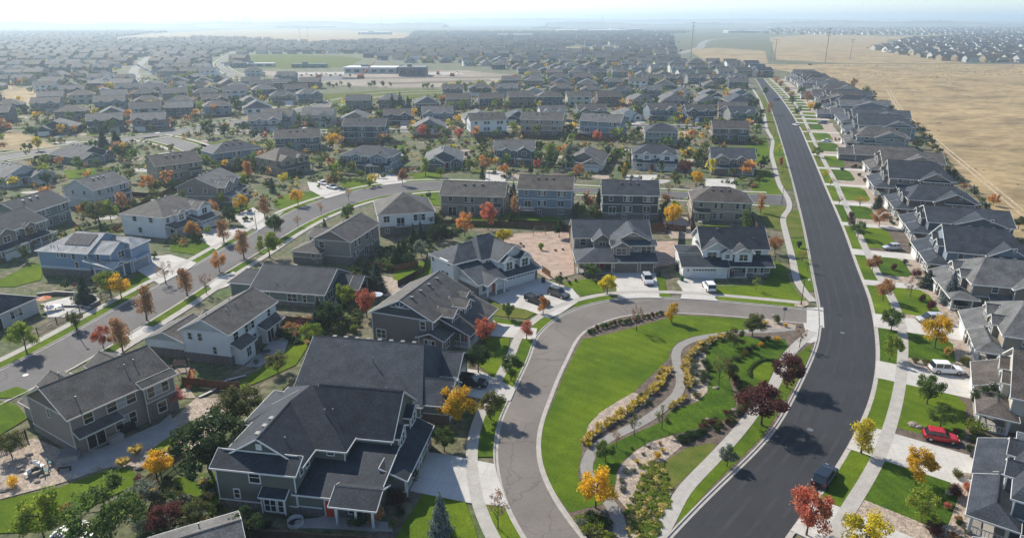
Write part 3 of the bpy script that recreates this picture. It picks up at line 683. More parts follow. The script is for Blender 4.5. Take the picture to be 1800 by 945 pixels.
def win_mesh(w, h, n, what):
    key = (round(w, 2), round(h, 2), n, what)
    if key in WM: return WM[key]
    g, fr = MB(), MB(); t = .09
    if what == 'garage_door':
        g.box(-w / 2, w / 2, -.04, 0, -h / 2, h / 2, 'garage')
        for i in range(1, 4): z = -h / 2 + h * i / 4; g.box(-w / 2, w / 2, -.05, -.038, z - .012, z + .012, 'gline')
        nn = max(3, int(w / .6))
        for i in range(nn):
            x = -w / 2 + w * (i + .5) / nn; g.box(x - w / nn * .36, x + w / nn * .36, -.052, -.037, h / 2 - .45, h / 2 - .15, 'glass')
        for x0, x1, z0, z1 in ((-w / 2 - .14, -w / 2, -h / 2, h / 2 + .14), (w / 2, w / 2 + .14, -h / 2, h / 2 + .14), (-w / 2, w / 2, h / 2, h / 2 + .14)): fr.box(x0, x1, -.09, .01, z0, z1, 'trim')
    elif what == 'door':
        g.box(-w / 2, w / 2, -.05, 0, -h / 2, h / 2, 'door')
        g.box(-w * .28, w * .28, -.06, -.048, h * .12, h * .38, 'glass')
        for x0, x1, z0, z1 in ((-w / 2 - .12, -w / 2, -h / 2, h / 2 + .12), (w / 2, w / 2 + .12, -h / 2, h / 2 + .12), (-w / 2, w / 2, h / 2, h / 2 + .12)): fr.box(x0, x1, -.08, .01, z0, z1, 'trim')
    else:
        pw = w / max(1, n)
        for i in range(max(1, n)):
            x = -w / 2 + pw * i; g.box(x, x + pw, -.03, 0, -h / 2, h / 2, 'blind' if (n >= 3 and i == 1) else 'glass')
        t = .11
        fr.box(-w / 2 - t, -w / 2, -.08, .01, -h / 2 - t, h / 2 + t, 'trim'); fr.box(w / 2, w / 2 + t, -.08, .01, -h / 2 - t, h / 2 + t, 'trim')
        fr.box(-w / 2, w / 2, -.08, .01, h / 2, h / 2 + t * 1.2, 'trim'); fr.box(-w / 2, w / 2, -.10, .01, -h / 2 - t * 1.2, -h / 2, 'trim')
        for i in range(1, n): x = -w / 2 + pw * i; fr.box(x - .05, x + .05, -.07, .01, -h / 2, h / 2, 'trim')
        if what != 'sliding_door': fr.box(-w / 2, w / 2, -.055, .01, -.03, .03, 'trim')
    merged = MB()
    for src in (g, fr):
        for f, m_ in zip(src.f, src.m): merged.face([src.v[i] for i in f], src.slots[m_])
    WM[key] = (g, fr, merged)
    return WM[key]
MESHC = {}
def get_mesh(key, mbuf):
    if key not in MESHC:
        me = mbuf.mesh((key[0] if isinstance(key, tuple) else key).split('#')[0]); me['slots'] = ','.join(mbuf.slots); MESHC[key] = me
    return MESHC[key]
def obj_with(name, me, pal, parent, loc=(0, 0, 0), rz=0, scale=None):
    o = new(name, me, parent, loc)
    if rz: o.rotation_euler = (0, 0, rz)
    if scale: o.scale = scale
    for i, k in enumerate(me['slots'].split(',')):
        sl_ = o.material_slots[i]; sl_.link = 'OBJECT'; sl_.material = pal(k)
    return o
def palette(wall='taupe', roof='charcoal', trim='white', gable=None, garage='white', door='redp', stone='stone', wall2=None):
    d = {'wall': SIDE[wall], 'gable': SIDE[gable or wall], 'wall2': SIDE[wall2 or wall], 'roof': ROOF[roof], 'soffit': TRIM[trim], 'cap': ROOF['dark' if roof in ('charcoal', 'slate') else 'charcoal'], 'trim': TRIM[trim],
         'garage': TRIM[garage] if garage in TRIM else SIDE[garage], 'gline': TRIM['grey'], 'door': mk(door) if door in M else SIDE[door], 'stone': M[stone]}
    return lambda k: d.get(k) or mk(k)
COLMB = MB(); COLMB.box(-1, 1, -1, 1, 0, 1, 'trim')
VENT = MB(); VENT.box(-.22, .22, -.22, .22, -.15, .16, 'metal'); VENT.box(-.3, .3, -.3, .3, .16, .24, 'metal')
PIPE = MB(); PIPE.tube((0, 0, -.4), (0, 0, 1), 1, 1, 8, 'metal'); PIPE.tube((0, 0, 1.0), (0, 0, 1.3), 1.6, 1.6, 8, 'metal')
def place(h, x, y, yaw, pal, label, group=None, cat='house', name='house', scale=None, frames=False, z=0, maxitems=999):
    root = new(name, None, loc=(x, y, z)); root.rotation_euler = (0, 0, R(yaw)); root.empty_display_size = .5
    if scale: root.scale = scale
    tag(root, label, cat, group)
    for part, mbuf in h.acc.items():
        obj_with(part.split('#')[0], get_mesh((part, h.name), mbuf), pal, root)
    cnt = 0
    for it in h.items:
        k = it[0]
        if k in ('window', 'garage_door', 'door', 'sliding_door'):
            _, side, a, c, z_, w_, h_, n = it
            pos = {'f': (c, a), 'b': (c, a), 'l': (a, c), 'r': (a, c)}[side]
            g, fr, mg = win_mesh(w_, h_, n, k)
            if frames:
                o = obj_with(k, get_mesh((k, w_, h_, n, 'g'), g), pal, root, (*pos, z_), SIDE_ROT[side])
                obj_with('frame', get_mesh(('frame', k, w_, h_, n), fr), pal, o)
            else: obj_with(k, get_mesh((k, w_, h_, n, 'm'), mg), pal, root, (*pos, z_), SIDE_ROT[side])
        elif k == 'column':
            _, cx, cy, z0, z1, r_ = it
            obj_with(k, get_mesh('column', COLMB), pal, root, (cx, cy, z0), 0, (r_, r_, z1 - z0))
        elif k == 'vent_pipe':
            _, cx, cy, z0, z1, r_ = it; obj_with(k, get_mesh('vent_pipe', PIPE), pal, root, (cx, cy, z0), 0, (r_, r_, z1 - z0))
        elif k == 'roof_vent': obj_with(k, get_mesh('roof_vent', VENT), pal, root, it[1:4])
        elif k == 'solar_panel':
            _, sx0, sx1, sy0, sy1, z0, z1 = it
            b = MB(); th = .08
            for i in range(int(round((sx1 - sx0)))):
                for j in range(2):
                    xa = sx0 + i + .02; xb = xa + .96; t0 = j / 2 + .005; t1 = (j + 1) / 2 - .005
                    q = [(xa, sy0 + (sy1 - sy0) * t0, z0 + (z1 - z0) * t0), (xb, sy0 + (sy1 - sy0) * t0, z0 + (z1 - z0) * t0), (xb, sy0 + (sy1 - sy0) * t1, z0 + (z1 - z0) * t1), (xa, sy0 + (sy1 - sy0) * t1, z0 + (z1 - z0) * t1)]
                    b.face(q, 'solar'); b.face([(p[0], p[1], p[2] - th) for p in q[::-1]], 'solar')
                    for u_ in range(4): p, r2 = q[u_], q[(u_ + 1) % 4]; b.face([p, r2, (r2[0], r2[1], r2[2] - th), (p[0], p[1], p[2] - th)], 'metal')
            o = new('solar_panel', b.mesh('solar_panel', mk), root)
    return root
def rear(h, y, x0, x1, z=0, two=True, h0=0):
    """rear facade details on the +y wall"""
    w_ = x1 - x0
    if two:
        h.win('b', y, x0 + w_ * .18, 4.4 + h0, 2.6, 1.35, 3); h.win('b', y, x0 + w_ * .55, 4.4 + h0, 2.4, 1.35, 3); h.win('b', y, x0 + w_ * .85, 4.45 + h0, 1.0, 1.2, 1)
    h.win('b', y, x0 + w_ * .2, 1.6 + h0, 1.9, 1.4, 2); h.win('b', y, x0 + w_ * .55, 1.5 + h0, 2.6, 1.4, 3)
    h.door('b', y, x0 + w_ * .82, h0, 1.9, True)
def ordw(n):
    a = ['', 'first', 'second', 'third', 'fourth', 'fifth', 'sixth', 'seventh', 'eighth', 'ninth', 'tenth', 'eleventh', 'twelfth', 'thirteenth', 'fourteenth', 'fifteenth', 'sixteenth', 'seventeenth', 'eighteenth', 'nineteenth']
    t = ['', '', 'twent', 'thirt', 'fort', 'fift', 'sixt', 'sevent', 'eight', 'ninet']
    if n < 20: return a[n]
    return t[n // 10] + 'ieth' if n % 10 == 0 else t[n // 10] + 'y-' + a[n % 10]
# --- archetypes; front is local -y
def T1(name, W=15, D=11, mir=1, hip=False, h0=0, porch_hip=False, deck=False, pitch=.5):
    h = House(name); s = mir
    def X(a, b): return (min(a * s, b * s), max(a * s, b * s))
    def SD(c): return c if s > 0 else {'l': 'r', 'r': 'l'}.get(c, c)
    hw = W / 2; fy, by = -D / 2, D / 2; ze = 5.6 + h0
    a, b = X(-hw, hw); h.block(a, b, fy, by, 0, ze, 'x', pitch=pitch, ins=(1, 1) if hip else (0, 0))
    h.band(a, b, fy, by, 2.75 + h0)
    if h0: h.stone(a, b, fy + .5, by, 0, h0 + .3)
    # garage with pent roof
    a, b = X(-hw + .02, -.6); h.block(a, b, fy - 3.2, fy + .01, 0, 2.75, 'sy-', pitch=.32)
    h.stone(a, b, fy - 3.2, fy - .2, 0, 1.0)
    c = (-hw - .6) / 2 * 1.0; h.garage('f', fy - 3.28, (-hw + 3.3) * s, 4.9); 
    if W > 15: h.garage('f', fy - 3.28, (-2.0) * s, 2.4)
    # upper gable over the garage
    a, b = X(-hw + 1.0, -hw + 6.2); h.block(a, b, fy - 1.6, fy + 1, 3.1, 5.45, 'y', pitch=.55)
    h.roof('y', a, b, fy + 1, fy + 4.2, 5.449, pitch=.55, oh=.45)
    h.win('f', fy - 1.6, (-hw + 3.6) * s, 4.35, 1.7, 1.3, 2)
    # smaller gable
    a, b = X(1.4, 4.4); h.block(a, b, fy - .7, fy + .5, 3.0, 5.5, 'y', pitch=.6); h.roof('y', a, b, fy + .5, fy + 2.8, 5.499, pitch=.6)
    h.win('f', fy - .7, 2.9 * s, 4.4, 1.5, 1.3, 2); h.win('f', fy, -.1 * s, 4.6, .7, .9, 1); h.win('f', fy, (hw - 1.3) * s, 4.5, 1.0, 1.2, 1)
    # porch
    a, b = X(-.5, hw - .3); h.roof('sy-' if not porch_hip else 'x', a, b, fy - 2.4, fy + (.0 if not porch_hip else 1.8), 2.7, pitch=.3, ins=(0, 0) if not porch_hip else (1, 1))
    h.slab(a, b, fy - 2.5, fy)
    for t in (0, .5, 1): h.col((-.3 + (hw - .3) * t) * s if t else -.3 * s, fy - 2.3, .2, 2.6)
    h.rail(*( (1.6 * s, fy - 2.3, (hw - .4) * s, fy - 2.3)))
    h.door('f', fy, .7 * s, .2); h.win('f', fy, (hw - 2.6) * s, 1.7, 2.0, 1.5, 2)
    for sd, x in (('l', -hw), ('r', hw)):
        h.win(sd, x, -2.2, 4.5, .9, 1.2, 1); h.win(sd, x, 2.0, 4.5, .9, 1.2, 1); h.win(sd, x, 1.0, 1.6 + h0, .9, 1.3, 1)
    rear(h, by, -hw, hw, h0=h0)
    if h0: h.win('b', by + .08, -hw + 3, 1.0, 1.4, .9, 2); h.win('b', by + .08, 1.5, 1.0, 1.2, .9, 2)
    else: h.block(*X(-hw + .8, -hw + 4.6), by - .1, by + 1.3, 0, 2.8, 'sy+', pitch=.35); h.win('b', by + 1.3, (-hw + 2.7) * s, 1.5, 1.7, 1.4, 2)
    if deck:
        x = W * .32; d = h.mb('deck'); d.box(x - 2.2, x + 2.2, by, by + 3, h0 - .15, h0 - .02, 'deck')
        for xx in (x - 2.1, x + 2.1): d.box(xx - .08, xx + .08, by + 2.8, by + 2.96, 0, h0 - .15, 'deck')
        h.rail(x - 2.2, by + 2.95, x + 2.2, by + 2.95, h0); h.rail(x + 2.2, by, x + 2.2, by + 2.95, h0)
        for i in range(int(h0 / .2)): d.box(x - 3.2 - i * .27, x - 2.2 - i * .27 + .02 if i == 0 else x - 2.9 - i * .27, by + 1.9, by + 2.9, h0 - .2 * (i + 1) - .1, h0 - .2 * (i + 1), 'deck')
    zr = ze + pitch * D / 2
    for i in range(3): h.vent((-2 + 2.3 * i), by * .25, zr - pitch * by * .25 + .1)
    h.pipe(hw * .5, by * .45, zr - pitch * by * .45, .55); h.pipe(-hw * .55, -by * .5, zr - pitch * by * .5 + .05, .5)
    return h
def T2(name, W=14, D=17, mir=1, clip=False):
    h = House(name); s = mir; hw = W / 2; fy, by = -D / 2, D / 2
    def X(a, b): return (min(a * s, b * s), max(a * s, b * s))
    h.block(-hw, hw, fy, by, 0, 3.1, 'y', pitch=.46, ins=(0, .5))
    h.roof('sy-', -hw + 1, hw - 1, fy - 1.0, fy, 3.05, pitch=.3, oh=.2)
    a, b = X(-hw, -hw + 7.2); h.block(a, b, fy - 4.5, fy + .2, 0, 2.95, 'y', pitch=.5); h.roof('y', a, b, fy + .2, fy + 3.6, 2.949, pitch=.5)
    h.stone(a, b, fy - 4.5, fy - .2, 0, 1.0); h.garage('f', fy - 4.58, (-hw + 3.6) * s, 4.9)
    h.mb('trim').box((a + b) / 2 - .3, (a + b) / 2 + .3, fy - 4.56, fy - 4.48, 3.6, 4.1, 'trim')
    a, b = X(hw - 4.2, hw - .3); h.block(a, b, fy - 1.6, fy + .2, 0, 2.9, 'y', pitch=.6); h.roof('y', a, b, fy + .2, fy + 2.8, 2.899, pitch=.6)
    h.win('f', fy - 1.6, (hw - 2.25) * s, 1.6, 2.0, 1.5, 2); h.slab(*X(.2, hw - 4.2), fy - 2.2, fy)
    h.col(.5 * s, fy - 2, .2, 2.9); h.col((hw - 4.6) * s, fy - 2, .2, 2.9); h.roof('sy-', *X(.2, hw - 4.2), fy - 2.2, fy, 2.7, pitch=.3, oh=.2)
    h.door('f', fy, 1.2 * s, .2)
    for sd, x in (('l', -hw), ('r', hw)):
        h.win(sd, x, -3, 1.7, .9, 1.2, 1); h.win(sd, x, 3.4, 1.7, 1.6, 1.2, 2)
    h.win('b', by, -3.5, 1.7, 2.4, 1.4, 3); h.door('b', by, .5, 0, 1.9, True); h.win('b', by, 4.5, 1.7, 1.6, 1.3, 2)
    zr = 3.1 + .46 * hw
    for i in range(3): h.vent(-.8, -2 + 2.4 * i, zr - .25)
    h.pipe(2.6, 1.0, zr - 1.2, .6)
    return h
def T3(name, W=12, D=20, mir=1, pitch=.54, cg=-.8, ins=(.55, .9), mono=False):
    """deep narrow house: ridge runs back from the street, cross gable on the +x side"""
    h = House(name); s = mir; hw = W / 2; fy, by = -D / 2, D / 2
    def X(a, b): return (min(a * s, b * s), max(a * s, b * s))
    def SD(c): return c if s > 0 else {'l': 'r', 'r': 'l'}[c]
    h.block(-hw, hw, fy + 3, by, 0, 5.4, 'y', pitch=pitch, ins=ins); h.band(-hw, hw, fy + 3, by, 2.8)
    # cross gable toward +x
    h.block(*X(0, hw + 1.1), cg, by - 1.2, 0, 5.38, 'x', pitch=pitch - .02)
    zt = 5.4
    h.roof('sx+' if s > 0 else 'sx-', *X(hw + 1.1, hw + 1.9), 1.6, by - 1.4, 5.1, pitch=.35, oh=.15)
    h.win(SD('r'), (hw + 1.1) * s, 4.0, 4.3, .8, 1.1, 1); h.win(SD('r'), (hw + 1.1) * s, 7.2, 4.3, 1.2, 1.1, 2); h.win(SD('r'), (hw + 1.1) * s, 5.2, 6.9, .5, .7, 1)
    # front upper gables
    for c, wd in ((-2.8, 2.8), (1.6, 2.6)):
        a, b = X(c - wd / 2, c + wd / 2); h.block(a, b, fy + 2.1, fy + 4, 3.2, 5.5, 'y', pitch=.7, oh=.35); h.roof('y', a, b, fy + 4, fy + 6.5, 5.499, pitch=.7, oh=.35)
        h.win('f', fy + 2.1, c * s, 4.3, 1.3, 1.3, 2)
    # lower front: garage and porch roof hips
    a, b = X(-hw - .4, .2); h.block(a, b, fy - .6, fy + 3.01, 0, 2.75, 'sy-', pitch=.38); h.stone(a, b, fy - .6, fy + 2, 0, 1.1); h.garage('f', fy - .68, (-hw / 2 - .1) * s, 4.7)
    a, b = X(.6, hw + 1.5); h.roof('x', a, b, fy - .4, fy + 3.6, 2.75, pitch=.42, ins=(0, 1) if s > 0 else (1, 0)); h.slab(a, b, fy - .5, fy + 3)
    for x in (.8, hw / 2 + .8, hw + 1.3): h.col(x * s, fy - .2, .2, 2.7, .15)
    h.col((hw + 1.3) * s, fy + 3, .2, 2.7, .15); h.rail(1.8 * s, fy - .2, (hw + 1.2) * s, fy - .2); h.rail((hw + 1.3) * s, fy - .2, (hw + 1.3) * s, fy + 3)
    h.door('f', fy + 3, 1.6 * s, .2); h.win('f', fy + 3, 4.2 * s, 1.7, 1.8, 1.4, 2)
    h.block(*X(hw - .2, hw + 1.4), -4, 1.0, 0, 2.8, 'sx+' if s > 0 else 'sx-', pitch=.4); h.win(SD('r'), (hw + 1.4) * s, -1.5, 1.6, 2.0, 1.4, 2)
    h.win(SD('r'), hw * s, -3.5, 4.5, .9, 1.1, 1); h.win(SD('r'), hw * s, -.8, 4.6, .6, .6, 1)
    h.win(SD('l'), -hw * s, -2, 4.4, .9, 1.2, 1); h.win(SD('l'), -hw * s, 4, 4.4, .9, 1.2, 1)
    h.win('b', by, -3, 4.4, 1.8, 1.3, 2); h.win('b', by, 2.5, 4.4, 1.8, 1.3, 2); h.door('b', by, 1, 0, 1.9, True)
    zr = 5.4 + pitch * hw
    for i in range(4): h.vent(-.9 * s, -1 + 2.2 * i, zr - .35)
    h.pipe(3 * s, 0.4, zr - 3 * pitch + .1, .6); h.pipe(-3 * s, 3, zr - 3 * pitch + .1, .5)
    return h
A = {}
for i, kw in enumerate([dict(), dict(mir=-1), dict(W=16, hip=False, porch_hip=True), dict(W=16, mir=-1, hip=True), dict(W=14, D=12, hip=True, porch_hip=True)]): A['f%d' % i] = T1('two_storey_%d' % i, **kw)
A['w0'] = T1('walkout_0', W=16, D=11, h0=1.9, deck=True); A['w1'] = T1('walkout_1', W=16.5, D=11, mir=-1, h0=1.9); A['w2'] = T1('walkout_2', W=15.5, D=11, h0=1.6)
A['r0'] = T2('ranch_0'); A['r1'] = T2('ranch_1', mir=-1); A['r2'] = T2('ranch_2', W=16, D=16)
A['d0'] = T3('deep_0'); A['d1'] = T3('deep_1', W=13, D=19); A['d2'] = T3('deep_2', W=12, pitch=.42, cg=-2.2, ins=(0, 0)); A['d3'] = T3('deep_3', W=12.5, D=18, pitch=.62, cg=1.0, ins=(0, .6)); A['d4'] = T2('deep_4', W=12, D=19, mir=-1)
def placed(a, px, yaw, z=0, label='', scale=None, name='house', **pal):
    x, y = G(*px, z); return place(A[a], x, y, yaw, palette(**pal), label, scale=scale, name=name)
# --------------------------- custom near houses (local x,y run close to the world's)
def B1():
    h = House('near_one')
    h.block(0, 9.3, 0, 12, 0, 5.6); h.roof('y', 0, 9.3, 1.7, 12, 5.6, pitch=.62, ins=(0, 0)); h.roof('sy-', 0, 9.3, 0, 1.7, 5.6, pitch=.55)
    h.mb('trim').box(.2, 9.1, 1.55, 1.62, 6.55, 6.75, 'trim')
    h.mb('trim').box(4.3, 5.0, 1.5, 1.62, 7.0, 7.8, 'trim')
    h.block(.4, 13.0, 5.2, 17.5, 0, 5.6, 'x', pitch=.68, ins=(1, 1))
    h.block(-1.2, 4, 9, 16.5, 0, 5.3, 'x', pitch=.35, ins=(1, 0))
    h.block(7.5, 17.6, 8.2, 17.0, 0, 5.6, 'x', pitch=.84, ins=(0, 0))
    for yy in (8.6, 13.2):
        h.block(15.5, 18.4, yy, yy + 2.6, 3.4, 5.5, 'x', pitch=.6, oh=.35); h.win('r', 18.4, yy + 1.3, 4.5, 1.6, 1.2, 2)
    h.block(9.31, 18.2, .2, 8.3, 0, 2.9); h.roof('sy-', 9.3, 18.2, .2, 8.3, 2.9, pitch=.19)
    h.roof('x', 14.0, 18.6, -1.0, 2.8, 2.9, pitch=.45, ins=(0, 0)); h.slab(12, 18.8, -1.3, .2)
    for x, y in ((14.2, -.8), (16.4, -.8), (18.3, -.8), (18.3, 1.0)): h.col(x, y, .2, 2.85, .12)
    h.door('f', .2, 13.0, .2); h.win('f', .2, 16, 1.6, 1.6, 1.4, 2)
    h.block(17.4, 20.3, 4.6, 15.4, 0, 2.8); h.roof('sx+', 17.4, 20.3, 4.6, 15.4, 2.8, pitch=.42); h.garage('r', 20.33, 7.4, 4.8); h.garage('r', 20.33, 12.2, 2.6)
    h.stone(20.0, 20.3, 4.6, 15.4, 0, .9)
    h.stone(0, 9.3, 0, 9, 0, 1.1); h.stone(9.4, 12, .2, 3, 0, 1.1)
    h.win('f', 0, 4.6, 4.5, 1.2, 1.3, 1); h.win('f', 0, 2.2, 2.1, .6, 1.1, 1)
    h.block(5.6, 8.3, -.9, .2, .6, 2.8, 'sy-', pitch=.5, oh=.25); h.win('f', -.9, 6.6, 1.75, 1.3, 1.5, 2); h.win('f', -.9, 7.85, 1.75, .6, 1.5, 1)
    h.win('r', 9.3, 1.7, 4.7, .8, .9, 1); h.win('r', 9.3, 3.2, 4.7, .8, .9, 1); h.win('f', 5.2, 11.3, 4.9, .8, .6, 1)
    h.win('l', 0, 4, 4.4, 1.2, 1.3, 2); h.win('l', 0, 7, 1.7, 1.5, 1.4, 2)
    h.pipe(9.5, 8.5, 7.6, .7); h.pipe(10.2, 9.2, 7.7, .4); h.pipe(6.8, 3.5, 7.2, .35)
    for y in (6.0, 7.6, 9.2): h.vent(3.9, y - 3, 8.0)
    b = h.mb('window_well'); b.tube((9.6, -1.4, 0), (9.6, -1.4, .6), .9, .9, 10, 'trim', cap=False); b.tube((9.6, -1.4, .05), (9.6, -1.4, .06), .88, .88, 10, 'black')
    return h
def B2():
    h = House('near_two')
    h.block(.4, 18.6, .8, 17, 0, 3.0, 'x', pitch=.62, ins=(0, .25)); h.stone(.4, 18.6, .8, 17, 0, 1.0)
    h.block(14, 21.3, 9.6, 16.4, 0, 3.1, 'x', pitch=.6); h.block(15.5, 22.2, 1.4, 7.6, 0, 3.1, 'x', pitch=.65)
    h.stone(18.8, 22.2, 1.4, 7.6, 0, 1.4, 'brick'); h.garage('r', 22.3, 4.5, 4.8); h.garage('r', 21.3, 13, 4.8)
    h.truss(22.5, 4.5, 4.3, 4.0, 'y'); h.block(5.5, 8.5, -.3, 2.4, 0, 3.0, 'y', pitch=.6); h.win('f', -.3, 7, 1.7, 1.6, 1.3, 2)
    h.win('f', .8, 16.5, 1.8, 1.3, 1.2, 2); h.win('r', 18.6, 8.6, 1.8, .8, 1.3, 1); h.win('l', .4, 6, 1.8, 1.6, 1.3, 2)
    h.slab(19, 21, 7.6, 9.6); h.door('r', 18.6, 9.1, .2, .9)
    for i in range(8): h.vent(3.0 + i * 1.75, 9.5, 7.75)
    h.pipe(10.4, 5.6, 6.0, .8); h.pipe(11.6, 2.0, 3.9, .5); h.pipe(13.4, 2.0, 3.9, .5)
    return h
def B3():
    h = House('near_three')
    h.block(0, 11.4, 0, 14.4, 0, 5.6); h.roof('y', 0, 11.4, 0, 14.4, 5.6, pitch=.5); h.band(0, 11.4, 0, 14.4, 5.35)
    h.truss(5.7, -.42, 7.2, 3.6)
    h.win('f', 0, 9.6, 4.4, .9, 1.4, 1); h.win('f', 0, 1.6, 1.7, 1.7, 1.5, 2)
    h.block(10.9, 13.6, 3.0, 5.8, 0, 5.5, 'x', pitch=.6); h.win('r', 13.6, 4.4, 4.4, 1.4, 1.3, 2)
    h.block(10.9, 13.9, 7.5, 10.4, 0, 5.5, 'x', pitch=.6); h.win('r', 13.9, 9, 4.4, 1.4, 1.3, 2)
    h.block(9, 12.2, 11, 14, 0, 5.5, 'x', pitch=.5)
    h.block(9.2, 13.6, -.9, 3, 0, 2.8, 'y', pitch=.4); h.win('f', -.9, 11.2, 1.6, 1.9, 1.5, 3); h.win('r', 13.6, .8, 1.6, 1.3, 1.4, 2)
    h.block(11.3, 15.0, 3, 6.2, 0, 2.75); h.roof('sx+', 11.3, 16.8, 2.6, 14.4, 2.75, pitch=.42); h.block(11.3, 16.3, 8.4, 14.4, 0, 2.7)
    h.garage('r', 16.33, 11.4, 4.8); h.slab(13.6, 16.8, 2.6, 8.4)
    for y in (2.9, 5.6, 8.2): h.col(16.6, y, .2, 2.7, .15)
    h.rail(16.6, 2.9, 16.6, 7.0); h.rail(14, 2.8, 16.6, 2.8); h.door('r', 15, 5.0, .2)
    h.win('l', 0, 3, 4.4, 1.6, 1.3, 2); h.win('l', 0, 9, 4.4, 1.6, 1.3, 2); h.door('l', 0, 7, 0, 1.9, True)
    for i in range(4): h.vent(6.6, 2.2 + i * 3.2, 8.1)
    h.pipe(8.3, 5.5, 7.1, .5); h.pipe(7.6, 8, 7.4, .5); h.pipe(9.2, 11, 6.7, .5)
    return h
def B4():
    h = House('near_four')
    h.block(-1.2, 6.5, 7.4, 15.8, 0, 5.6, 'x', pitch=.5, ins=(1, 0)); h.block(5, 14.6, 6, 16, 0, 5.6, 'x', pitch=.64, ins=(.5, .8))
    h.block(7.2, 14.9, 3.2, 10, 0, 5.58, 'y', pitch=.62); h.roof('sy-', 7.3, 14.8, 2.6, 3.2, 5.3, pitch=.5, oh=.2)
    for c in (9.0, 13.2): h.block(c - 1.3, c + 1.3, 2.0, 4.0, 2.9, 5.45, 'y', pitch=.7, oh=.35); h.win('f', 2.0, c, 4.3, 1.5, 1.5, 2)
    h.block(0, 15.6, 1.0, 7.6, 0, 2.8); h.roof('sy-', 0, 16.0, .4, 7.6, 2.8, pitch=.3); h.roof('y', 1.2, 5.6, -1.0, 3.6, 2.8, pitch=.5); h.slab(.4, 7, -1.0, 1)
    for x in (1.3, 3.4, 5.5, 7.0): h.col(x, -.7 if x < 6 else .6, .2, 2.75, .15)
    h.door('f', 1.0, 4.2, .2); h.win('f', 1.0, 2.0, 1.6, 1.4, 1.4, 2)
    h.garage('f', .98, 12.4, 4.9); h.garage('f', .98, 8.4, 2.5); h.stone(15.3, 15.7, 1, 7, 0, 2.2); h.stone(0, .3, 1, 7.4, 0, 2.0)
    for i in range(4): h.win('l', -1.2, 9.0 + i * 1.0, 5.0, .6, .6, 1)
    for i in range(3): h.win('f', 7.4, .6 + i * 1.1, 4.9, .6, .6, 1)
    h.win('l', -1.2, 10.6, 2.0, 2.4, 1.9, 3); h.win('l', -1.2, 15, 4.6, .7, 1.0, 1)
    h.block(-1.6, 1, 9.0, 12, 4.9, 5.7, None, corners=False); h.win('f', 6.0, 6.2, 4.9, .6, .6, 1)
    h.win('r', 15.6, 5, 1.6, 1, 1.2, 1); h.win('b', 16, 3, 4.4, 1.6, 1.3, 2); h.win('b', 16, 10, 4.4, 1.6, 1.3, 2); h.door('b', 16, 7, 0, 1.9, True)
    h.vent(4.5, 12.0, 7.5); h.vent(9, 12.4, 8.4); h.pipe(8, 9.2, 7.4, .5)
    return h
def B5():
    h = House('near_five')
    h.block(.2, 17.4, 9, 19, 0, 5.6, 'x', pitch=.54)
    h.block(8.0, 17.5, 3.4, 14, 0, 5.58); h.roof('y', 8.0, 17.5, 4.8, 14, 5.58, pitch=.52); h.roof('sy-', 8.0, 17.5, 3.4, 4.9, 5.58, pitch=.4)
    h.truss(12.75, 4.3, 7.2, 2.8)
    h.block(8.2, 11.8, 2.4, 4.6, 2.9, 5.4, 'y', pitch=.6); h.roof('y', 8.2, 11.8, 4.6, 8.2, 5.399, pitch=.6)
    h.win('f', 2.4, 10, 4.3, 2.2, 1.4, 2); h.win('f', 3.4, 13.4, 4.6, .7, .8, 1); h.win('f', 3.4, 15.6, 4.4, 2.1, 1.4, 2)
    h.block(4.4, 8.2, 6.6, 14, 0, 5.6, 'y', pitch=.75); h.win('f', 6.6, 6.3, 4.7, 1.4, .7, 2)
    h.roof('x', .2, 8.2, -.2, 8.4, 2.8, pitch=.42, ins=(1, .2)); h.block(.8, 8.0, 3.6, 9.2, 0, 2.7); h.slab(.2, 8, -.2, 3.6)
    for x in (.5, 4.2, 7.7): h.col(x, .1, .2, 2.75, .14)
    h.rail(.5, .1, 4.2, .1); h.door('f', 3.6, 6.0, .2); h.win('f', 3.6, 3, 1.7, 2.2, 1.3, 3); h.win('f', 9, 2.2, 4.4, 1.2, 1.5, 1)
    h.block(8.0, 17.3, .4, 3.5, 0, 2.7); h.roof('sy-', 8.0, 17.3, .4, 3.5, 2.7, pitch=.3)
    h.garage('f', .37, 10.8, 4.9); h.garage('f', .37, 15.4, 2.7); h.stone(8, 8.4, .4, 3, 0, 1.3); h.stone(17.0, 17.3, .4, 3.4, 0, 1.3)
    h.win('r', 17.5, 8, 4.4, 1, 1.2, 1); h.win('l', .2, 13, 4.4, 1, 1.2, 1); h.win('b', 19, 4, 4.4, 1.6, 1.3, 2)
    h.pipe(2.8, 10.8, 6.6, .4); h.pipe(4.2, 10.6, 6.5, .4)
    for i in range(5): h.vent(13.0, 6.2 + i * 1.5, 7.95)
    return h
